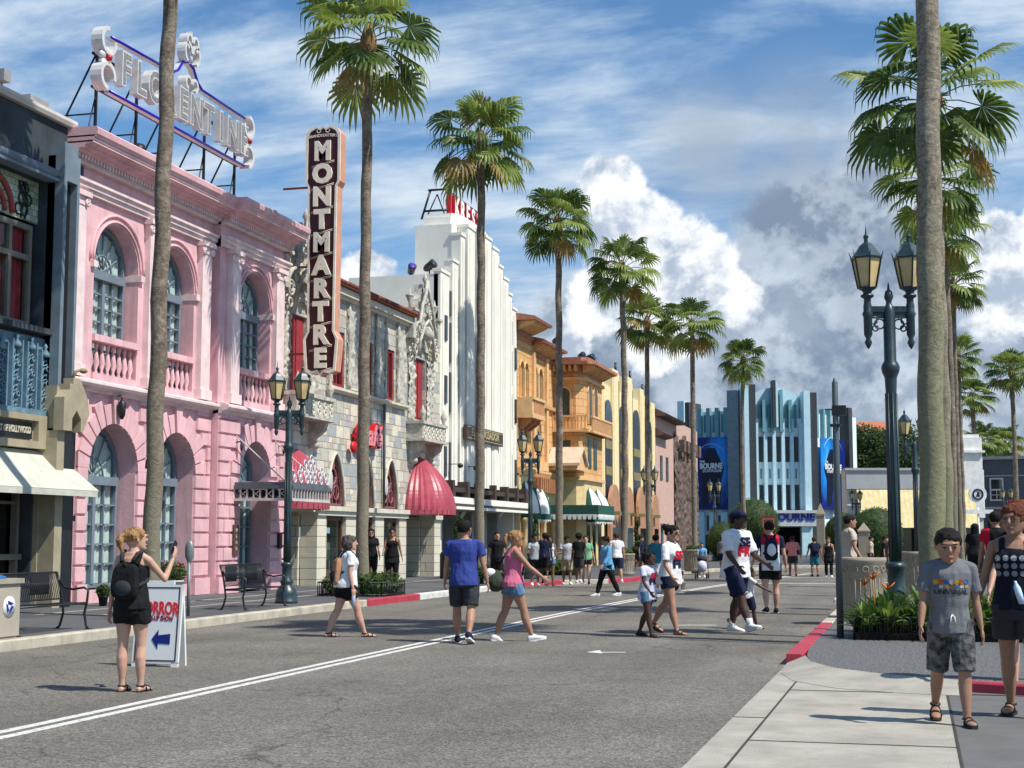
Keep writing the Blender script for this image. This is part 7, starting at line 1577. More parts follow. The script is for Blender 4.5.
        for k in range(4):
            b0 = wri + d2 * hl * .46 + fw * hl * (.16 - .107 * k); L_ = hl * (.44, .50, .47, .37)[k]; p1 = b0 + d2 * L_ * .45 + curl * L_ * .08; p2 = p1 + (d2 * .8 + curl * .55) * L_ * .32; p3 = p2 + (d2 * .45 + curl * .85) * L_ * .28; r_ = hl * .052
            bm_.tube([tuple(b0 - d2 * hl * .1), tuple(p1), tuple(p2), tuple(p3)], [r_, r_, r_ * .9, r_ * .75], 8)
        t0 = wri + d2 * hl * .12 + fw * hl * .16; t1 = t0 + (fw * .6 + d2 * .7 + curl * .2).normalized() * hl * .26; t2 = t1 + (d2 * .9 + fw * .15 + curl * .3).normalized() * hl * .2; bm_.tube([tuple(t0), tuple(t1), tuple(t2)], [hl * .075, hl * .065, hl * .05], 8)
        P.hands.append((wri + d2 * hl * .55 + curl * hl * .12, d2, fw, curl)); P.arms.append((sh, e, wri, ra))
    body = bm_.build('body', SK[skin], o, rel=False); remesh(body, vox, 2, .45); P.body = body
    # hair
    if hair:
        st, hc0 = hair[0], hair[1]; m = MB()
        cap_ = [(-.25, .86, .93, -.16), (.05, .92, 1.04, -.16), (.35, .93, 1.10, -.13), (.65, .86, 1.04, -.11), (.9, .68, .85, -.11), (1.08, .40, .52, -.1), (1.15, .08, .1, -.1)]
        if st in ('short',): cap_ = [(-.45, .62, .55, -.42), (-.2, .80, .80, -.26)] + [(a, b * .98, c * .96, d) for a, b, c, d in cap_[1:]]
        m.loft([[tuple(Hd(x, y, zz)) for x, y, zz in [(x, (y if y < .60 + .25 * (z > .3) or z > .62 else .60 + .25 * (z > .3)), z2) for x, y, z2 in ell(0, yo, z, rx, ry)]] for z, rx, ry, yo in cap_])
        if st in ('bob', 'long'):
            if st == 'bob': m.ball(tuple(Hd(0, -.30, -.15)), (1.12 * hr, .98 * hr, 1.0 * hr), 14, 10)
            zb = -1.0 if st == 'bob' else -2.3
            m.loft([[tuple(Hd(x, min(y, .25), zz)) for x, y, zz in ell(0, yo, z, rx, ry)] for z, rx, ry, yo in ((zb, .6, .4, -.5), (zb + .25, .88, .62, -.45), (-.5, .98, .86, -.30), (.0, .96, .98, -.2), (.5, .9, 1.0, -.12))])
        if st == 'pony':
            b0 = Hd(0, -1.0, .45); m.ball(tuple(b0), .22 * hr, 8, 6); m.tube([tuple(b0), tuple(Hd(0, -1.35, .42)), tuple(Hd(.05, -1.55, .0)), tuple(Hd(.1, -1.45, -.7)), tuple(Hd(.05, -1.25, -1.5))], [.15 * hr, .28 * hr, .33 * hr, .27 * hr, .06 * hr], 10)
        if st == 'bun':
            m.ball(tuple(Hd(0, -1.15, .75)), (.42 * hr, .42 * hr, .40 * hr), 12, 8); m.ball(tuple(Hd(0, -1.5, .85)), (.3 * hr, .3 * hr, .25 * hr), 8, 6); m.ball(tuple(Hd(0, -1.2, 1.15)), (.22 * hr, .25 * hr, .2 * hr), 8, 6)
        if st == 'updo': m.ball(tuple(Hd(0, -.9, .9)), (.5 * hr, .5 * hr, .45 * hr), 12, 8); m.ball(tuple(Hd(0, -.75, .2)), (.6 * hr, .55 * hr, .7 * hr), 12, 8)
        if st == 'afro': m.ball(tuple(Hd(0, -.3, .5)), (1.15 * hr, 1.15 * hr, 1.05 * hr), 14, 10)
        if st == 'braids':
            m.ball(tuple(Hd(0, -.9, .6)), (.4 * hr, .4 * hr, .4 * hr), 12, 8)
            for k in range(6): a = -1.2 + .48 * k; m.tube([tuple(Hd(math.sin(a) * .8, -.6 * math.cos(a), .5)), tuple(Hd(math.sin(a) * .95, -.8 * math.cos(a), -.4)), tuple(Hd(math.sin(a) * .9, -.8 * math.cos(a), -1.3))], [.14 * hr, .15 * hr, .07 * hr], 6)
        hb = m.build('hair', HR[hc0], o, rel=False); remesh(hb, max(vox * .8, .007), 2, .4, wr=.013 if st != 'short' else .007, wf=26, seed=h * 3)
    if cap:
        m = MB(); cm = CL[cap[1]]
        if cap[0] == 'cap':
            m.loft([[tuple(Hd(x, y, zz)) for x, y, zz in ell(0, yo, z, rx, ry)] for z, rx, ry, yo in ((.30, .95, 1.12, -.06), (.6, .93, 1.1, -.06), (.95, .78, .9, -.06), (1.2, .42, .5, -.06), (1.27, .05, .06, -.06))]); m.loft([[tuple(Hd(x, y, zz)) for x, y, zz in ((-.75, .85, z0), (-.55, 1.45, z0 - .06), (0, 1.72, z0 - .10), (.55, 1.45, z0 - .06), (.75, .85, z0))] for z0 in (.33, .40)], smooth=False)
        else:
            m.loft([[tuple(Hd(x, y, zz)) for x, y, zz in ell(0, -.06, z, rx, rx * 1.1)] for z, rx in ((.42, 1.75), (.50, 1.78), (.46, 1.0), (.9, .92), (1.2, .82), (1.26, .6))])
        m.build('hat' if cap[0] != 'cap' else 'cap', cm, o, rel=False)
    # top
    kind, colr = top_[0], top_[1]; g = (.014 if kind != 'tee' else .020) * h / 1.7; m = MB(); zt = top_len
    ex = .005 if kind == 'tee' else .004; lst = [(zt, hipw + .007 + ex, .084 * w + ex, -.010), (zt + .04, hipw + .006 + ex, .083 * w + ex, -.010), (.60, max(wst, hipw * .90) + ex, .070 * w + ex * .6, -.003), (.66, wst * 1.06 + .004, .066 * w, .002), (.74, sw_ * .90, cd * 1.12, .008 if fem else .004), (.775, sw_ * .93, cd * 1.05, .003), (.808, sw_ * .86, cd * .86, -.004)]
    if kind == 'tank': lst = lst[:-2] + [(.765, sw_ * .80, cd * 1.02, .004), (.785, sw_ * .60, cd * .92, -.002)]
    else: lst += [(.832, sw_ * .55, cd * .62, -.006), (.842, .042, .042, -.006)]
    m.loft([[tuple(T(x, y, z_)) for x, y, z_ in ell(0, yo, z, rx + g / h, ry + g / h, tilt=0)] for z, rx, ry, yo in lst])
    if fem:
        for sx in (-1, 1): m.ball(tuple(T(sx * .040 * w, .052 * w, .735)), (.042 * h * w, .034 * h, .040 * h), 12, 8)
    if kind == 'tank':
        for sx in (-1, 1): m.tube([tuple(T(sx * .055, .055 * w, .76)), tuple(T(sx * .060, .030, .825)), tuple(T(sx * .060, -.025, .832)), tuple(T(sx * .05, -.062 * w, .77))], [.016 * h, .013 * h, .013 * h, .016 * h], 8)
    else:
        for (sh, e, wri, ra) in P.arms:
            en = sh.lerp(e, sleeve) if sleeve <= 1 else e; rs = ra * 1.12 + g * .75
            pts = [tuple(sh + (sh - e).normalized() * .01 * h), tuple(sh.lerp(en, .5)), tuple(en)]; rr = [rs * .90, rs * 1.02, rs * (1.14 if sleeve <= 1 else .95)]
            if sleeve > 1: pts.append(tuple(e.lerp(wri, sleeve - 1))); rr.append(ra * .8 + g)
            m.tube([tuple(T((-1 if sh.x < 0 else 1) * .030, -.008, .825)), tuple(T((-1 if sh.x < 0 else 1) * .062, -.007, .812)), tuple(sh)], [.026 * h + g * .6, .028 * h + g * .6, rs * .95], 12); m.ball(tuple(sh), rs * .92, 12, 8); m.tube(pts, rr, 14)
    ms_ = [CL[c] for c in (colr if isinstance(colr, (list, tuple)) else [colr])]
    tp = m.build({'tee': 'shirt', 'tank': 'tank_top', 'dress': 'dress'}[kind if kind in ('tee', 'tank') else 'dress'], ms_, o, rel=False)
    mf = (lambda c: matfn(c, P)) if matfn else None
    remesh(tp, vox, 2, .5, wr=.0095 * h / 1.7, wf=10, seed=pos[0], matfn=mf); P.top = tp
    # bottoms
    if bot:
        bk_, bc, ext = bot; m = MB(); gb = .018 * h / 1.7
        m.loft([[tuple(T(x, y, z_)) for x, y, z_ in ell(0, yo, z, rx + gb / h, ry + gb / h)] for z, rx, ry, yo in ((.452, .075 * w, .066, 0), (.475, hipw * .97, .076 * w, -.006), (.53, hipw, .076 * w, -.008), (.60, max(wst, hipw * .85) + .002, .062 * w, -.002))])
        for (q, b) in Ls:
            hp, k, an = q
            if bk_ == 'shorts': en = hp.lerp(k, min(ext, 1)); r1 = rT + gb * 1.1; r2 = (rT * (1 - min(ext, 1)) + rK * 1.15 * min(ext, 1)) + gb * (1.5 if ext < .5 else 2.0); pts = [tuple(hp + Vector((0, 0, .015 * h))), tuple(hp.lerp(en, .5)), tuple(en)]; rr = [r1, (r1 + r2) / 2 * 1.03, r2]
            else: pts = [tuple(hp + Vector((0, 0, .015 * h))), tuple(hp.lerp(k, .5)), tuple(k), tuple(k.lerp(an, .5)), tuple(an)]; rr = [rT + gb, rT * .9 + gb, rK + gb, rC + gb * .8, rA + gb]
            m.tube(pts, rr, 14)
        if bk_ == 'skirt' or bk_ == 'dress': m.loft([[tuple(T(x, y, z_)) for x, y, z_ in ell(0, 0, z, rx, ry)] for z, rx, ry in ((ext, .125 * w, .105), (.45, .12 * w, .09), (.55, hipw + .012, .07), (.60, wst + .02, .062))])
        bt = m.build({'shorts': 'shorts', 'trousers': 'trousers'}.get(bk_, 'skirt'), CL[bc], o, rel=False); remesh(bt, vox, 2, .5, wr=.010 * h / 1.7, wf=10, seed=pos[1]); P.bot = bt
    # shoes
    for (heel, fd, fu, fs, fL, an) in P.feet:
        sk_ = shoes[0]; m = MB()
        def sec(t_, wd, z0, z1, n=12): c = heel + fd * fL * t_; return [tuple(c + fs * wd * h * math.cos(a) + fu * ((z0 + (z1 - z0) * (.5 + .5 * math.sin(a))) * h)) for a in [2 * PI * j / n for j in range(n)]]
        def slab(t_, wd, z0, z1): c = heel + fd * fL * t_; return [tuple(c + fs * sx * wd * h + fu * zz * h) for sx, zz in ((-1, z0), (1, z0), (1, z1), (-1, z1))]
        outline = ((-.06, .014), (.04, .022), (.25, .023), (.45, .023), (.72, .030), (.92, .026), (1.06, .012))
        if sk_ == 'sneaker':
            m.loft([sec(t_, wd, -.020, zt) for t_, wd, zt in ((-.07, .016, .020), (.02, .025, .036), (.2, .026, .044), (.38, .026, .038), (.6, .029, .018), (.85, .029, .008), (1.0, .022, .0), (1.09, .008, -.008))])
            if len(shoes) > 3: m.tube([tuple(an - fu * .02 * h), tuple(an + Vector((0, 0, .055 * h)))], [rA * 1.35, rA * 1.3], 12)
            s_ = m.build('shoe', CL[shoes[1]], o, rel=False); m = MB(); m.loft([slab(t_, wd * 1.08, -.026, -.012) for t_, wd in outline], smooth=False); m.build('sole', M_SOLE if shoes[2] == 'white' else M_BSOLE, s_, rel=False)
        else:
            m.loft([slab(t_, wd * 1.02, -.030, -.014) for t_, wd in outline], smooth=False)
            for t_, hh, ww in ((.72, .012, .028), (.45, .026, .024)): c = heel + fd * fL * t_; m.tube([tuple(c + fs * ww * h * math.cos(a) + fu * (hh + .016) * h * math.sin(a) - fu * .014 * h) for a in [PI * j / 8 for j in range(9)]], .0055 * h, 6)
            m.tube([tuple(an + (fs * math.cos(a) + fd * math.sin(a)) * rA * 1.18 - fu * .006 * h) for a in [2 * PI * j / 12 for j in range(13)]], .005 * h, 6)
            m.build('sandal', M_BSOLE, o, rel=False)
    if glasses == 'clear':
        m = MB()
        for sx in (-1, 1): m.tube([tuple(Hd(sx * .36 + .26 * math.cos(a), .98, .0 + .18 * math.sin(a))) for a in [2 * PI * j / 14 for j in range(15)]], .02 * hr, 4); m.tube([tuple(Hd(sx * .62, .95, .05)), tuple(Hd(sx * .88, .0, .03))], .02 * hr, 4)
        m.tube([tuple(Hd(-.1, 1.0, .04)), tuple(Hd(.1, 1.0, .04))], .02 * hr, 4); m.build('glasses', M_BLK, o, rel=False)
    elif glasses:
        m = MB()
        for sx in (-1, 1): m.ball(tuple(Hd(sx * .36, .93, .02)), 1, 10, 6, M3=HM @ Matrix.Diagonal((.29 * hr, .07 * hr, .19 * hr))); m.tube([tuple(Hd(sx * .62, .80, .05)), tuple(Hd(sx * .88, .0, .03))], .03 * hr, 4)
        m.tube([tuple(Hd(-.2, 1.0, .06)), tuple(Hd(.2, 1.0, .06))], .03 * hr, 4); m.build('sunglasses' if glasses == 'dark' else 'glasses', M_LENS if glasses == 'dark' else GL2, o, rel=False)
    if face:
        for sx in (-1, 1):
            m = MB(); m.mi = 0; m.ball(tuple(Hd(sx * .35, .86, .0)), 1, 12, 8, M3=HM @ Matrix.Diagonal((.125 * hr, .05 * hr, .045 * hr))); m.mi = 1; m.ball(tuple(Hd(sx * .35, .905, -.005)), (.052 * hr, .03 * hr, .048 * hr), 8, 6); m.tube([tuple(Hd(sx * .2, .92, .03)), tuple(Hd(sx * .35, .93, .07)), tuple(Hd(sx * .5, .86, .02))], .018 * hr, 4); m.build('eye', [M_EYEW, M_IRIS], o, rel=False)
            m = MB(); m.tube([tuple(Hd(sx * .16, .96, .24)), tuple(Hd(sx * .36, .93, .30)), tuple(Hd(sx * .56, .80, .22))], [.03 * hr, .04 * hr, .02 * hr], 5); m.build('eyebrow', HR[hair[1]], o, rel=False)
        m = MB(); m.ball(tuple(Hd(0, .985, -.60)), 1, 10, 6, M3=HM @ Matrix.Diagonal((.25 * hr, .06 * hr, .065 * hr))); m.build('lips', M_LIP, o, rel=False)
    return P
def held(P, name, mb, mats, label, cat, vox=None, **k):
    q = mb.build(name, mats, None); q.location = P.o.location; q.rotation_euler = P.o.rotation_euler; top(q, label, cat)
    if vox: remesh(q, vox, 2, .5, **k)
    return q
def decal(P, target, items, side=1, x0=0, z0=0, mats=None, name='print', off=.006):
    """lay flat shapes on a garment: items = list of MB-like vertex/face sets in the x-z plane"""
    me = target.data; bv = BVHTree.FromPolygons([v.co for v in me.vertices], [tuple(p.vertices) for p in me.polygons])
    src = MB(); items(src); bmx = bmesh.new(); vs = [bmx.verts.new((v[0], 0, v[1])) for v in src.v]; bmx.verts.ensure_lookup_table()
    for f, mi in zip(src.f, src.m):
        try: ff = bmx.faces.new([vs[i] for i in f]); ff.material_index = mi
        except ValueError: pass
    bmesh.ops.triangulate(bmx, faces=bmx.faces)
    for _ in range(2):
        ed = [e for e in bmx.edges if e.calc_length() > .025]
        if ed: bmesh.ops.subdivide_edges(bmx, edges=ed, cuts=1); bmesh.ops.triangulate(bmx, faces=bmx.faces)
    dl = []
    for v in bmx.verts:
        hit = bv.ray_cast(Vector((-v.co.x * side + x0, side * 1.0, v.co.z + z0)), Vector((0, -side, 0)))
        if hit[0] is None: dl.append(v); continue
        v.co = hit[0] + hit[1] * off
    bmesh.ops.delete(bmx, geom=dl, context='VERTS'); m = bpy.data.meshes.new(name); bmx.to_mesh(m); bmx.free()
    for q in mats: m.materials.append(q)
    ob = bpy.data.objects.new(name, m); COL.objects.link(ob); ob.parent = P.o; return ob
def backpack(P, h, label, m1, m2=None, w_=.15, ht=(.60, .80), dep=.11, strap=True, vox=.009):
    m = MB(); T = P.T; z0, z1 = ht; W_ = w_
    secs = []
    for t_ in [i / 10 for i in range(11)]:
        z = z0 + (z1 - z0) * t_; k = (1 - abs(2 * t_ - 1) ** 4) ** .5 if 0 < t_ < 1 else .15; dd = dep * (.55 + .45 * k) * (1 - .25 * t_); y0 = -.070 if .5 else 0
        c = T(0, -.072, z); rx, ry = W_ * (.55 + .45 * k) * (1 - .12 * t_), dd / 2; secs.append([tuple(c + Vector((rx * max(-1, min(1, 1.25 * math.cos(a))), -dd / 2 + ry * max(-1, min(1, 1.25 * math.sin(a))), 0))) for a in [2 * PI * j / 16 for j in range(16)]])
    m.loft(secs)
    q = held(P, 'backpack', m, [m1, m2 or m1], label, 'backpack', vox, wr=.006, wf=9)
    s = MB()
    for sx in (-1, 1): s.tube([tuple(T(sx * .035, -.085, .79)), tuple(T(sx * .052, -.055, .838)), tuple(T(sx * .060, .0, .852)), tuple(T(sx * .062, .060, .80)), tuple(T(sx * .062, .078, .73)), tuple(T(sx * .085, .02, .67)), tuple(T(sx * .07, -.075, .64))], .012 * h, 6)
    s.tube([tuple(T(-.012, -.09 - dep / h * .5, ht[1] - .01)), tuple(T(0, -.085 - dep / h * .5, ht[1] + .015)), tuple(T(.012, -.09 - dep / h * .5, ht[1] - .01))], .005 * h, 5)
    so_ = s.build('strap', m2 or m1, q, rel=False)
    pk = MB(); c = T(0, -.072, z0 + (z1 - z0) * .32) + Vector((0, -dep, 0)); pk.ball(tuple(c), (W_ * .62, .03, (z1 - z0) * h * .22), 12, 8); pk.build('pocket', m2 or m1, q, rel=False)
    return q
A_ = 3.0
def at(px, py, z=0.0): return gp(px, py, z)
# 1 woman with phone, back to us
p = person(at(130, 692), 12, 1.72, 'woman in black romper with black backpack, holding up a phone beside the sandwich board', 'fair', True, .98, legs=(1, 0, 4, 3), arms=((-3, 10, 8), (38, 24, 108, 18)), top_=('tank', 'black'), bot=('shorts', 'black', .42), hair=('pony', 'blond'), shoes=('sandal',), head=(-42, 4), vox=.0075, lean=1)
backpack(p, 1.72, 'small black backpack on the back of the woman with the phone', CL['black'], CL['charcoal'], .155, (.56, .775), .12)
hpos, d2, fw, cu = p.hands[1]; m = MB(); fx = (Vector((0, 1, 0)) - d2 * d2.y).normalized(); nn = d2.cross(fx).normalized(); c = hpos + d2 * .035 + cu * .02
m.loft([[tuple(c + fx * a * .038 + d2 * b * .075 + nn * t_) for a, b in ((-1, -1), (1, -1), (1, 1), (-1, 1))] for t_ in (-.005, .005)], smooth=False); held(p, 'phone', m, M_BLK, 'black phone raised in the right hand of the woman in the romper', 'phone')
# 2 woman in white tee
p = person(at(346, 637), 68, 1.70, 'woman with brown bobbed hair in white T-shirt and black shorts, walking right with tan backpack', 'fair', True, 1.18, legs=(-16, 8, 22, 4), arms=((10, 8, 14), (-4, 10, 12)), top_=('tee', 'white'), bot=('shorts', 'black', .52), hair=('bob', 'grey'), shoes=('sandal',), vox=.009, head=(-6, 0))
backpack(p, 1.66, 'tan canvas backpack on the woman in the white T-shirt', CL['tan'], CL['navy'], .13, (.52, .78), .13)
hp_ = p.hands[1]; m = MB(); m.lathe([(.005, -.2), (.03, -.19), (.032, -.03), (.012, 0), (.012, .02)], 0, 0, 10); m.v = [tuple(Vector(v) + hp_[0]) for v in m.v]; held(p, 'water_bottle', m, mat('pale_bottle', (.45, .5, .62), rough=.2), 'pale water bottle hanging from the hand of the walking woman in white', 'bottle')
# 3 man in blue T-shirt
p = person(at(464, 643), 6, 1.90, 'man in royal blue T-shirt and charcoal shorts, walking away from the viewer', 'tan', False, 1.12, legs=(12, 2, -12, 26), arms=((10, 9, 14), (-6, 12, 16)), top_=('tee', 'blue'), bot=('shorts', 'charcoal', .86), hair=('short', 'black'), shoes=('sneaker', 'navy', 'white'), head=(-22, 0), vox=.009, top_len=.47)
# 4 woman in pink tank
p = person(at(513, 641), 74, 1.76, 'woman in pink tank top and denim shorts with blond ponytail, walking right', 'tan', True, 1.16, legs=(-13, 8, 20, 2), arms=((-6, 8, 12), (40, 12, 12)), top_=('tank', 'pink'), bot=('shorts', 'denim', .40), hair=('pony', 'blond'), shoes=('sneaker', 'white', 'white'), glasses='dark', vox=.009, foot=(-18, 12))
m = MB(); T = p.T; c = T(-.02, -.15, .55); m.ball(tuple(c), (.11, .16, .17), 12, 10); bg_ = held(p, 'shoulder_bag', m, CL['olive'], 'dark green shoulder bag with a white cloth, worn by the woman in pink', 'bag', .01, wr=.01, wf=12)
m = MB(); m.tube([tuple(T(-.04, -.17, .62)), tuple(T(-.1, -.04, .80)), tuple(T(-.03, .03, .845)), tuple(T(.04, .085, .74)), tuple(T(.09, .06, .60))], .013, 6); m.build('strap', CL['black'], bg_, rel=False); m = MB(); m.loft([[tuple(c + Vector((x * .7, -.10 - .05 * k, .16 - .09 * k + .03 * math.sin(x * 60)))) for x in (-.08, -.03, .03, .08)] for k in range(3)] , cap=False); m.ball(tuple(c + Vector((0, -.1, .12))), (.07, .1, .08), 10, 8); m.build('white_cloth', CL['white'], bg_, rel=False)
def sefr(c1, c2, s):
    def f(mb):
        mb.mi = 0; text_mb(mb, 'SE', 0, .075 * s, .20 * s, .0, 0, .012 * s, sx=1.25); mb.mi = 1; text_mb(mb, 'FR', 0, -.075 * s, .20 * s, .0, 0, .012 * s, sx=1.25)
    return f
FAM = 'family in matching white SE FR shirts'
# 5 girl
p = person(at(648, 637), 132, 1.40, 'small girl in white SE FR shirt and denim shorts, leftmost of the matching family', 'dark', True, 1.05, legs=(-16, 10, 14, 4), arms=((-8, 8, 14), (14, 8, 30)), top_=('tee', 'lavender'), bot=('shorts', 'denim', .45), hair=('braids', 'black'), shoes=('sandal',), child=True, vox=.009, group=FAM, top_len=.44, head=(0, 6))
decal(p, p.top, sefr(0, 0, .62), 1, 0, p.T(0, 0, .68).z, [CL['red'], CL['navy']])
# 6 woman
p = person(at(671, 634), 128, 1.84, 'woman in white SE FR shirt and black shorts with dark hair bun and sunglasses', 'tan', True, 1.10, legs=(-22, 14, 13, 2), arms=((-6, 8, 22), (10, 8, 26)), top_=('tee', 'white'), bot=('shorts', 'navy', .38), hair=('bun', 'black'), shoes=('sandal',), glasses='dark', vox=.009, group=FAM, top_len=.46, sleeve=.75)
decal(p, p.top, sefr(0, 0, .95), 1, 0, p.T(0, 0, .68).z, [CL['red'], CL['navy']])
hp_ = p.hands[0]; m = MB(); m.lathe([(.03, -.06), (.045, .06), (.047, .06), (.01, .065), (.006, .12)], 0, 0, 12); m.v = [tuple(Vector(v) + hp_[0]) for v in m.v]; held(p, 'cup', m, M_LWH, 'white cup in the hand of the woman with the bun', 'cup')
# 7 tall man
p = person(at(737, 632), 138, 2.10, 'tall man in white SE FR shirt, navy shorts, navy cap and white sneakers', 'dark', False, 1.24, legs=(-12, 3, 26, 6), arms=((16, 8, 42), (18, 8, 30)), top_=('tee', 'white'), bot=('shorts', 'navy', .92), hair=('short', 'black'), shoes=('sneaker', 'white', 'white', 'sock'), cap=('cap', 'navy'), vox=.0095, group=FAM, top_len=.455, sleeve=.85, lean=3, foot=(0, 14), head=(18, 6))
decal(p, p.top, sefr(0, 0, 1.05), 1, .02, p.T(0, 0, .70).z, [CL['navy'], CL['red']])
def pat(mb):
    mb.mi = 0; text_mb(mb, 'SF', 0, 0, .17, 0, 0, .014, sx=1.1)
for i_, c_ in ((0, 'white'), (1, 'red')):
    q = p.bot.data; xx = (1, -1)[i_] * .085; decal(p, p.bot, pat, 1, xx, .62, [CL[c_]], name='shorts_print')
# 8 toddler
p = person(at(749, 629), 78, 1.10, 'toddler in white shirt and navy shorts walking between the tall man and the backpacker', 'dark', False, 1.05, legs=(-24, 30, 16, 6), arms=((0, 8, 14), (52, 14, 10)), top_=('tee', 'white'), bot=('shorts', 'navy', .8), hair=('short', 'black'), shoes=('sneaker', 'black', 'black'), child=True, vox=.009, group=FAM)
decal(p, p.top, sefr(0, 0, .5), 1, 0, p.T(0, 0, .70).z, [CL['navy'], CL['red']])
# 9 man with backpack
def red_sh(c, P):
    x = abs(c.x); zf = c.z / 1.98
    if x > .195: return 2
    return 1 if zf > .735 else 0
p = person(at(771, 613), 2, 1.98, 'man in white shirt with red shoulders and black shorts, seen from behind with backpack', 'fair', False, 1.08, legs=(-8, 14, 6, 2), arms=((4, 12, 40), (2, 12, 26)), top_=('tee', ['white', 'red', 'navy']), bot=('shorts', 'black', .62), hair=('short', 'black'), shoes=('sneaker', 'black', 'white'), matfn=red_sh, vox=.010, top_len=.46)
b_ = backpack(p, 1.98, 'black backpack with large white panel on the man with red shoulders', CL['navy'], CL['black'], .15, (.57, .80), .13)
c = p.T(0, -.072, .675) + Vector((0, -.135, 0)); m = MB(); m.ball(tuple(c), (.095, .035, .15), 14, 10); m.build('white_panel', CL['white'], b_, rel=False)
# 10 boy
p = person(gp(953, 724, .02), 188, 1.67, 'boy in grey printed T-shirt and camouflage shorts with black sandals, walking towards the viewer', 'olive', False, 1.0, legs=(12, 4, -14, 22), arms=((-4, 8, 14), (8, 9, 18)), top_=('tee', 'grey'), bot=('shorts', 'camo', 1.0), hair=('short', 'black'), shoes=('sandal',), face=True, child=True, vox=.0065, sleeve=.72, head=(-3, -14), foot=(6, 0), top_len=.47, lean=2)
def boyp(mb):
    for k, mi in enumerate((0, 1, 2, 3, 0, 1, 2)):
        mb.mi = mi; x = -.125 + k * .042; mb.poly([(x + .021 * math.cos(a) , .05 + .024 * math.sin(a)) for a in [2 * PI * j / 7 for j in range(7)]], 0, 0.0)
        mb.mi = (mi + 2) % 4; mb.poly([(x - .014, .0), (x + .018, .0), (x + .014, .026), (x - .012, .024)], 0, 0.0)
    mb.mi = 4; text_mb(mb, 'UNIVERSAL', 0, -.035, .052, 0, 0, .002, sx=1.05)
YL = cloth('yellow_print', (.8, .5, .03)); OG = cloth('orange_print', (.75, .2, .05)); BLp = cloth('blue_print', (.05, .25, .6))
decal(p, p.top, boyp, 1, 0, p.T(0, 0, .70).z, [YL, OG, BLp, CL['white'], CL['charcoal']], off=.004)
m = MB(); c = p.T(0, .085, .565)
for sx in (-1, 1): m.tube([tuple(c), tuple(c + Vector((sx * .015, .03, -.02))), tuple(c + Vector((sx * .02, .03, -.07)))], .006, 5)
m.build('drawstring', CL['white'], p.o, rel=False)
for i_ in (0, 1):
    m = MB(); sx = (-1, 1)[i_]; cc = p.feet[i_][5]; m.ball((sx * .135, .02 + (.04 if i_ == 0 else -.06), .62), 1, 10, 8, M3=Matrix.Diagonal((.028, .07, .075))); m.build('cargo_pocket', CL['camo'], p.o, rel=False)
# 11 woman at right edge
p = person(gp(1022, 717, .02), 206, 1.90, 'woman with red hair and glasses in dark dotted tank top, at the right edge', 'olive', True, 1.04, legs=(6, 2, -8, 10), arms=((-10, 12, 12), (-12, 18, 24)), top_=('tank', 'ink'), bot=('shorts', 'charcoal', .62), hair=('updo', 'red'), shoes=('sandal',), face=True, glasses='clear', vox=.007, head=(-14, -6), top_len=.50)
def dots(mb):
    for r_ in range(3):
        for k in range(5): mb.mi = 0 if r_ == 0 else 1; x, z = -.14 + k * .07, .075 - r_ * .068; mb.poly([(x + .026 * math.cos(a), z + .026 * math.sin(a)) for a in [2 * PI * j / 14 for j in range(14)]], 0, 0)
decal(p, p.top, dots, 1, 0, p.T(0, 0, .70).z, [CL['white'], CL['ltgrey']], off=.004)
m = MB(); c = p.T(-.02, .108, .575); m.lathe([(.028, -.09), (.032, .0), (.03, .06), (.013, .1), (.013, .12)], 0, 0, 12); m.v = [tuple(Vector((v[0] + v[2] * .25, v[1], v[2] * .95)) + c) for v in m.v]; held(p, 'water_bottle', m, mat('clear_bottle', (.5, .65, .8), rough=.1), 'small clear water bottle with blue label held at the waist of the red-haired woman', 'bottle')
# 12 person behind her
p = person(gp(1026, 690, .02), 196, 1.97, 'person mostly hidden behind the red-haired woman, in black shoes and a crimson hat', 'fair', True, 1.0, legs=(-4, 4, 6, 2), arms=((10, 10, 14), (14, 14, 20)), top_=('tee', 'black'), bot=('shorts', 'black', .6), hair=('long', 'brown'), shoes=('sneaker', 'black', 'black'), cap=('hat', 'red'), vox=.011)
# 13 women by the shop
V = .013
person(gp(371, 586, .15), 178, 1.74, 'woman with long dark hair all in black, standing behind the leafy planter by the café', 'tan', True, 1.0, legs=(3, 0, -2, 3), arms=((6, 10, 30), (4, 8, 20)), top_=('tee', 'black'), bot=('trousers', 'black', 1), hair=('long', 'black'), shoes=('sneaker', 'black', 'black'), glasses='dark', vox=V)
person(gp(392, 586.5, .15), 176, 1.76, 'woman in black vest and short black skirt, standing at the café window', 'olive', True, 1.04, legs=(4, 0, -4, 6), arms=((-4, 12, 10), (10, 12, 50)), top_=('tank', 'black'), bot=('skirt', 'black', .40), hair=('updo', 'black'), shoes=('sandal',), glasses='dark', vox=V)
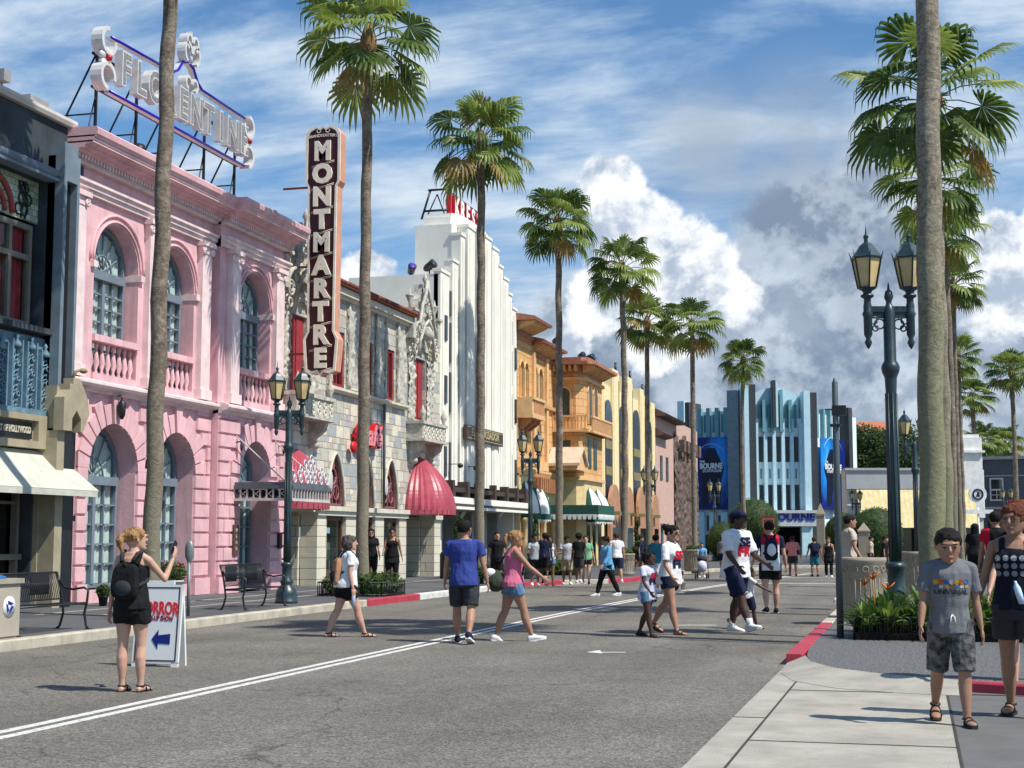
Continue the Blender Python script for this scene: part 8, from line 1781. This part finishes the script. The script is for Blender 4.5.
# 14 group on the kerb
G2 = 'people standing and walking by the striped awnings'
person(gp(535, 585, .1), 170, 1.62, 'person in light grey shirt and black shorts, leftmost of the group by the lamp', 'brown', False, 1.0, legs=(2, 0, -2, 2), arms=((10, 10, 60), (14, 10, 70)), top_=('tee', 'ltgrey'), bot=('shorts', 'black', .8), hair=('afro', 'black'), shoes=('sneaker', 'white', 'white'), vox=V, group=G2)
person(gp(545, 583.5, .15), 10, 1.64, 'person in dark shirt with back turned, beside the person in light grey shirt', 'dark', False, .95, top_=('tee', 'navy'), bot=('shorts', 'black', .8), hair=('short', 'black'), shoes=('sneaker', 'black', 'white'), vox=V, group=G2)
person(gp(550, 585, .1), 182, 1.58, 'woman in white top and denim shorts with long dark hair', 'brown', True, 1.0, legs=(3, 0, -3, 4), arms=((16, 10, 60), (0, 12, 16)), top_=('tank', 'white'), bot=('shorts', 'denim', .4), hair=('long', 'black'), shoes=('sandal',), vox=V, group=G2)
person(gp(567, 584, .1), 176, 1.58, 'man in pale grey shirt and khaki shorts looking down at his hands', 'brown', False, 1.06, legs=(8, 0, -8, 6), arms=((22, 4, 70, 40), (22, 4, 70, 40)), top_=('tee', 'ltgrey'), bot=('shorts', 'khaki', .95), hair=('short', 'black'), shoes=('sneaker', 'white', 'white'), vox=V, group=G2, head=(0, -22))
person(gp(586, 584, .1), 186, 1.60, 'woman in green T-shirt and black shorts walking towards the viewer', 'fair', True, 1.12, legs=(12, 2, -12, 12), arms=((-6, 12, 10), (4, 12, 12)), top_=('tee', 'green'), bot=('shorts', 'black', .45), hair=('updo', 'brown'), shoes=('sneaker', 'black', 'white'), vox=V, group=G2)
person(gp(579, 583, .15), 10, 1.6, 'dark-haired person in black behind the woman in the green T-shirt', 'brown', False, .95, top_=('tee', 'black'), bot=('shorts', 'charcoal', .8), hair=('afro', 'black'), vox=V + .002, group=G2)
person(at(607, 596), 250, 1.68, 'man in sky blue long-sleeved shirt, black trousers and brimmed hat crossing the road', 'tan', False, 1.14, legs=(-20, 6, 20, 4), arms=((18, 10, 20), (-16, 12, 16)), top_=('tee', 'sky'), bot=('trousers', 'black', 1), hair=('short', 'black'), shoes=('sneaker', 'white', 'white'), cap=('hat', 'black'), vox=.012, group=G2, sleeve=1.8, top_len=.45)
person(gp(617, 583, .15), 350, 1.64, 'person in white shirt with back turned, just right of the man in sky blue', 'tan', False, 1.0, top_=('tee', 'white'), bot=('shorts', 'navy', .9), hair=('short', 'brown'), vox=V, group=G2)
person(gp(497, 586, .15), 170, 1.66, 'person in black behind the woman in the pink tank top', 'tan', False, 1.0, top_=('tee', 'black'), bot=('shorts', 'black', .9), hair=('short', 'black'), vox=V + .002, group=G2)
# 15..19 far people in the road
G3 = 'people far down the street'
person(at(656, 592), 20, 1.72, 'person in dark blue shirt and white shorts behind the woman with the bun', 'tan', False, 1.0, legs=(10, 2, -10, 10), top_=('tee', 'teal'), bot=('shorts', 'white', .9), hair=('short', 'black'), shoes=('sneaker', 'white', 'white'), vox=V, group=G3)
pp = person(at(702, 577), 182, 1.42, 'person in light blue shirt pushing a stroller, beneath the left banner', 'tan', False, 1.0, legs=(6, 0, -6, 4), arms=((42, 4, 20), (42, 4, 20)), top_=('tee', 'sky'), bot=('shorts', 'navy', .9), hair=('short', 'black'), vox=.015, group=G3)
o = root('stroller', at(702, 579), 'small dark stroller pushed by the person in light blue', 'stroller'); c = o.location
for dx in (-.22, .22):
    for dy in (-.25, .3): m = MB(lambda u, v, w: (c.x + w, c.y + u, v)); m.lathe([(.11, dx - .02), (.11, dx + .02)], dy, .12, 12, axis='c', smooth=False); m.build('wheel', M_BLK, o)
m = MB(); m.tube([(c.x - .2, c.y + .3, .12), (c.x - .2, c.y + .35, .95), (c.x + .2, c.y + .35, .95), (c.x + .2, c.y + .3, .12)], .015, 5); m.build('frame', M_BLK, o); m = MB(); m.ball((c.x, c.y, .5), (.2, .25, .25), 12, 8); m.build('seat', CL['lavender'], o); m = MB(); m.ball((c.x, c.y + .08, .78), (.2, .22, .14), 12, 8); m.build('hood', CL['charcoal'], o)
person(at(793, 576), 2, 1.70, 'person in salmon pink shirt and dark shorts walking away', 'brown', False, 1.12, legs=(8, 2, -8, 12), arms=((4, 14, 10), (-4, 14, 10)), top_=('tee', 'salmon'), bot=('shorts', 'charcoal', .8), hair=('short', 'black'), shoes=('sneaker', 'red', 'white'), vox=.013, group=G3, sleeve=.9)
p = person(at(815, 576.5), 358, 1.66, 'person in teal shorts with navy backpack walking away beside the grey pole', 'tan', False, 1.08, legs=(4, 2, -4, 8), arms=((4, 14, 12), (-4, 14, 12)), top_=('tee', 'navy'), bot=('shorts', 'teal', .9), hair=('short', 'brown'), shoes=('sneaker', 'black', 'black'), vox=.013, group=G3)
backpack(p, 1.66, 'navy backpack on the person in teal shorts', CL['navy'], CL['navy'], .16, (.58, .80), .13, vox=.014)
person(at(829, 577), 190, 1.64, 'woman in short black dress half behind the grey pole', 'tan', True, 1.05, legs=(6, 2, -6, 6), top_=('tank', 'black'), bot=('skirt', 'black', .40), hair=('updo', 'brown'), vox=.013, group=G3)
q_ = dp(848, 33.5); person((q_.x, q_.y, .12), 84, 2.02, 'man with dark beard in beige T-shirt facing right, standing behind the large round planter', 'tan', False, 1.02, top_=('tee', 'beige'), bot=('shorts', 'navy', .8), hair=('short', 'black'), vox=.011, arms=((0, 8, 12), (6, 14, 20)))
q_ = dp(893, 70); person((q_.x, q_.y, 0), 170, 1.75, 'small figure in black clothes with white cap, just left of the nearest lamp post', 'tan', False, 1.0, top_=('tee', 'black'), bot=('shorts', 'black', .7), cap=('cap', 'white'), vox=.015, group=G3)
q_ = dp(722, 72); person((q_.x, q_.y, 0), 20, 1.7, 'distant person in grey shirt left of the tall man in the navy cap', 'tan', False, 1.0, top_=('tee', 'grey'), bot=('shorts', 'navy', .8), vox=.016, group=G3)
q_ = dp(975, 44); person((q_.x, q_.y, .12), 20, 1.93, 'dark-haired person in black beyond the boy, right of palm trunks', 'brown', True, 1.08, top_=('tee', 'black'), bot=('trousers', 'black', 1), hair=('long', 'black'), vox=.013, group=G3)
q_ = dp(996, 29); person((q_.x, q_.y, .12), 10, 2.02, 'man in black shirt with red stripe seen between the boy and the red-haired woman', 'tan', False, 1.0, top_=('tee', ['black', 'red']), bot=('shorts', 'navy', .8), hair=('short', 'black'), vox=.012, group=G3, matfn=lambda c, P: 1 if c.x < -.13 and c.z > 1.2 else 0)
for px_, dep, cl_, l_ in ((640, 70, 'navy', 'tiny figure in navy beside the yellow building doors'), (870, 74, 'beige', 'tiny figure in beige in front of the round hedge'), (884, 60, 'black', 'tiny figure in black between the large planter and lamp post')):
    q_ = dp(px_, dep); person((q_.x, q_.y, .0), 100, 1.7, l_, 'tan', False, 1.0, top_=('tee', cl_), bot=('shorts', 'navy', .8), vox=.017, group=G3)
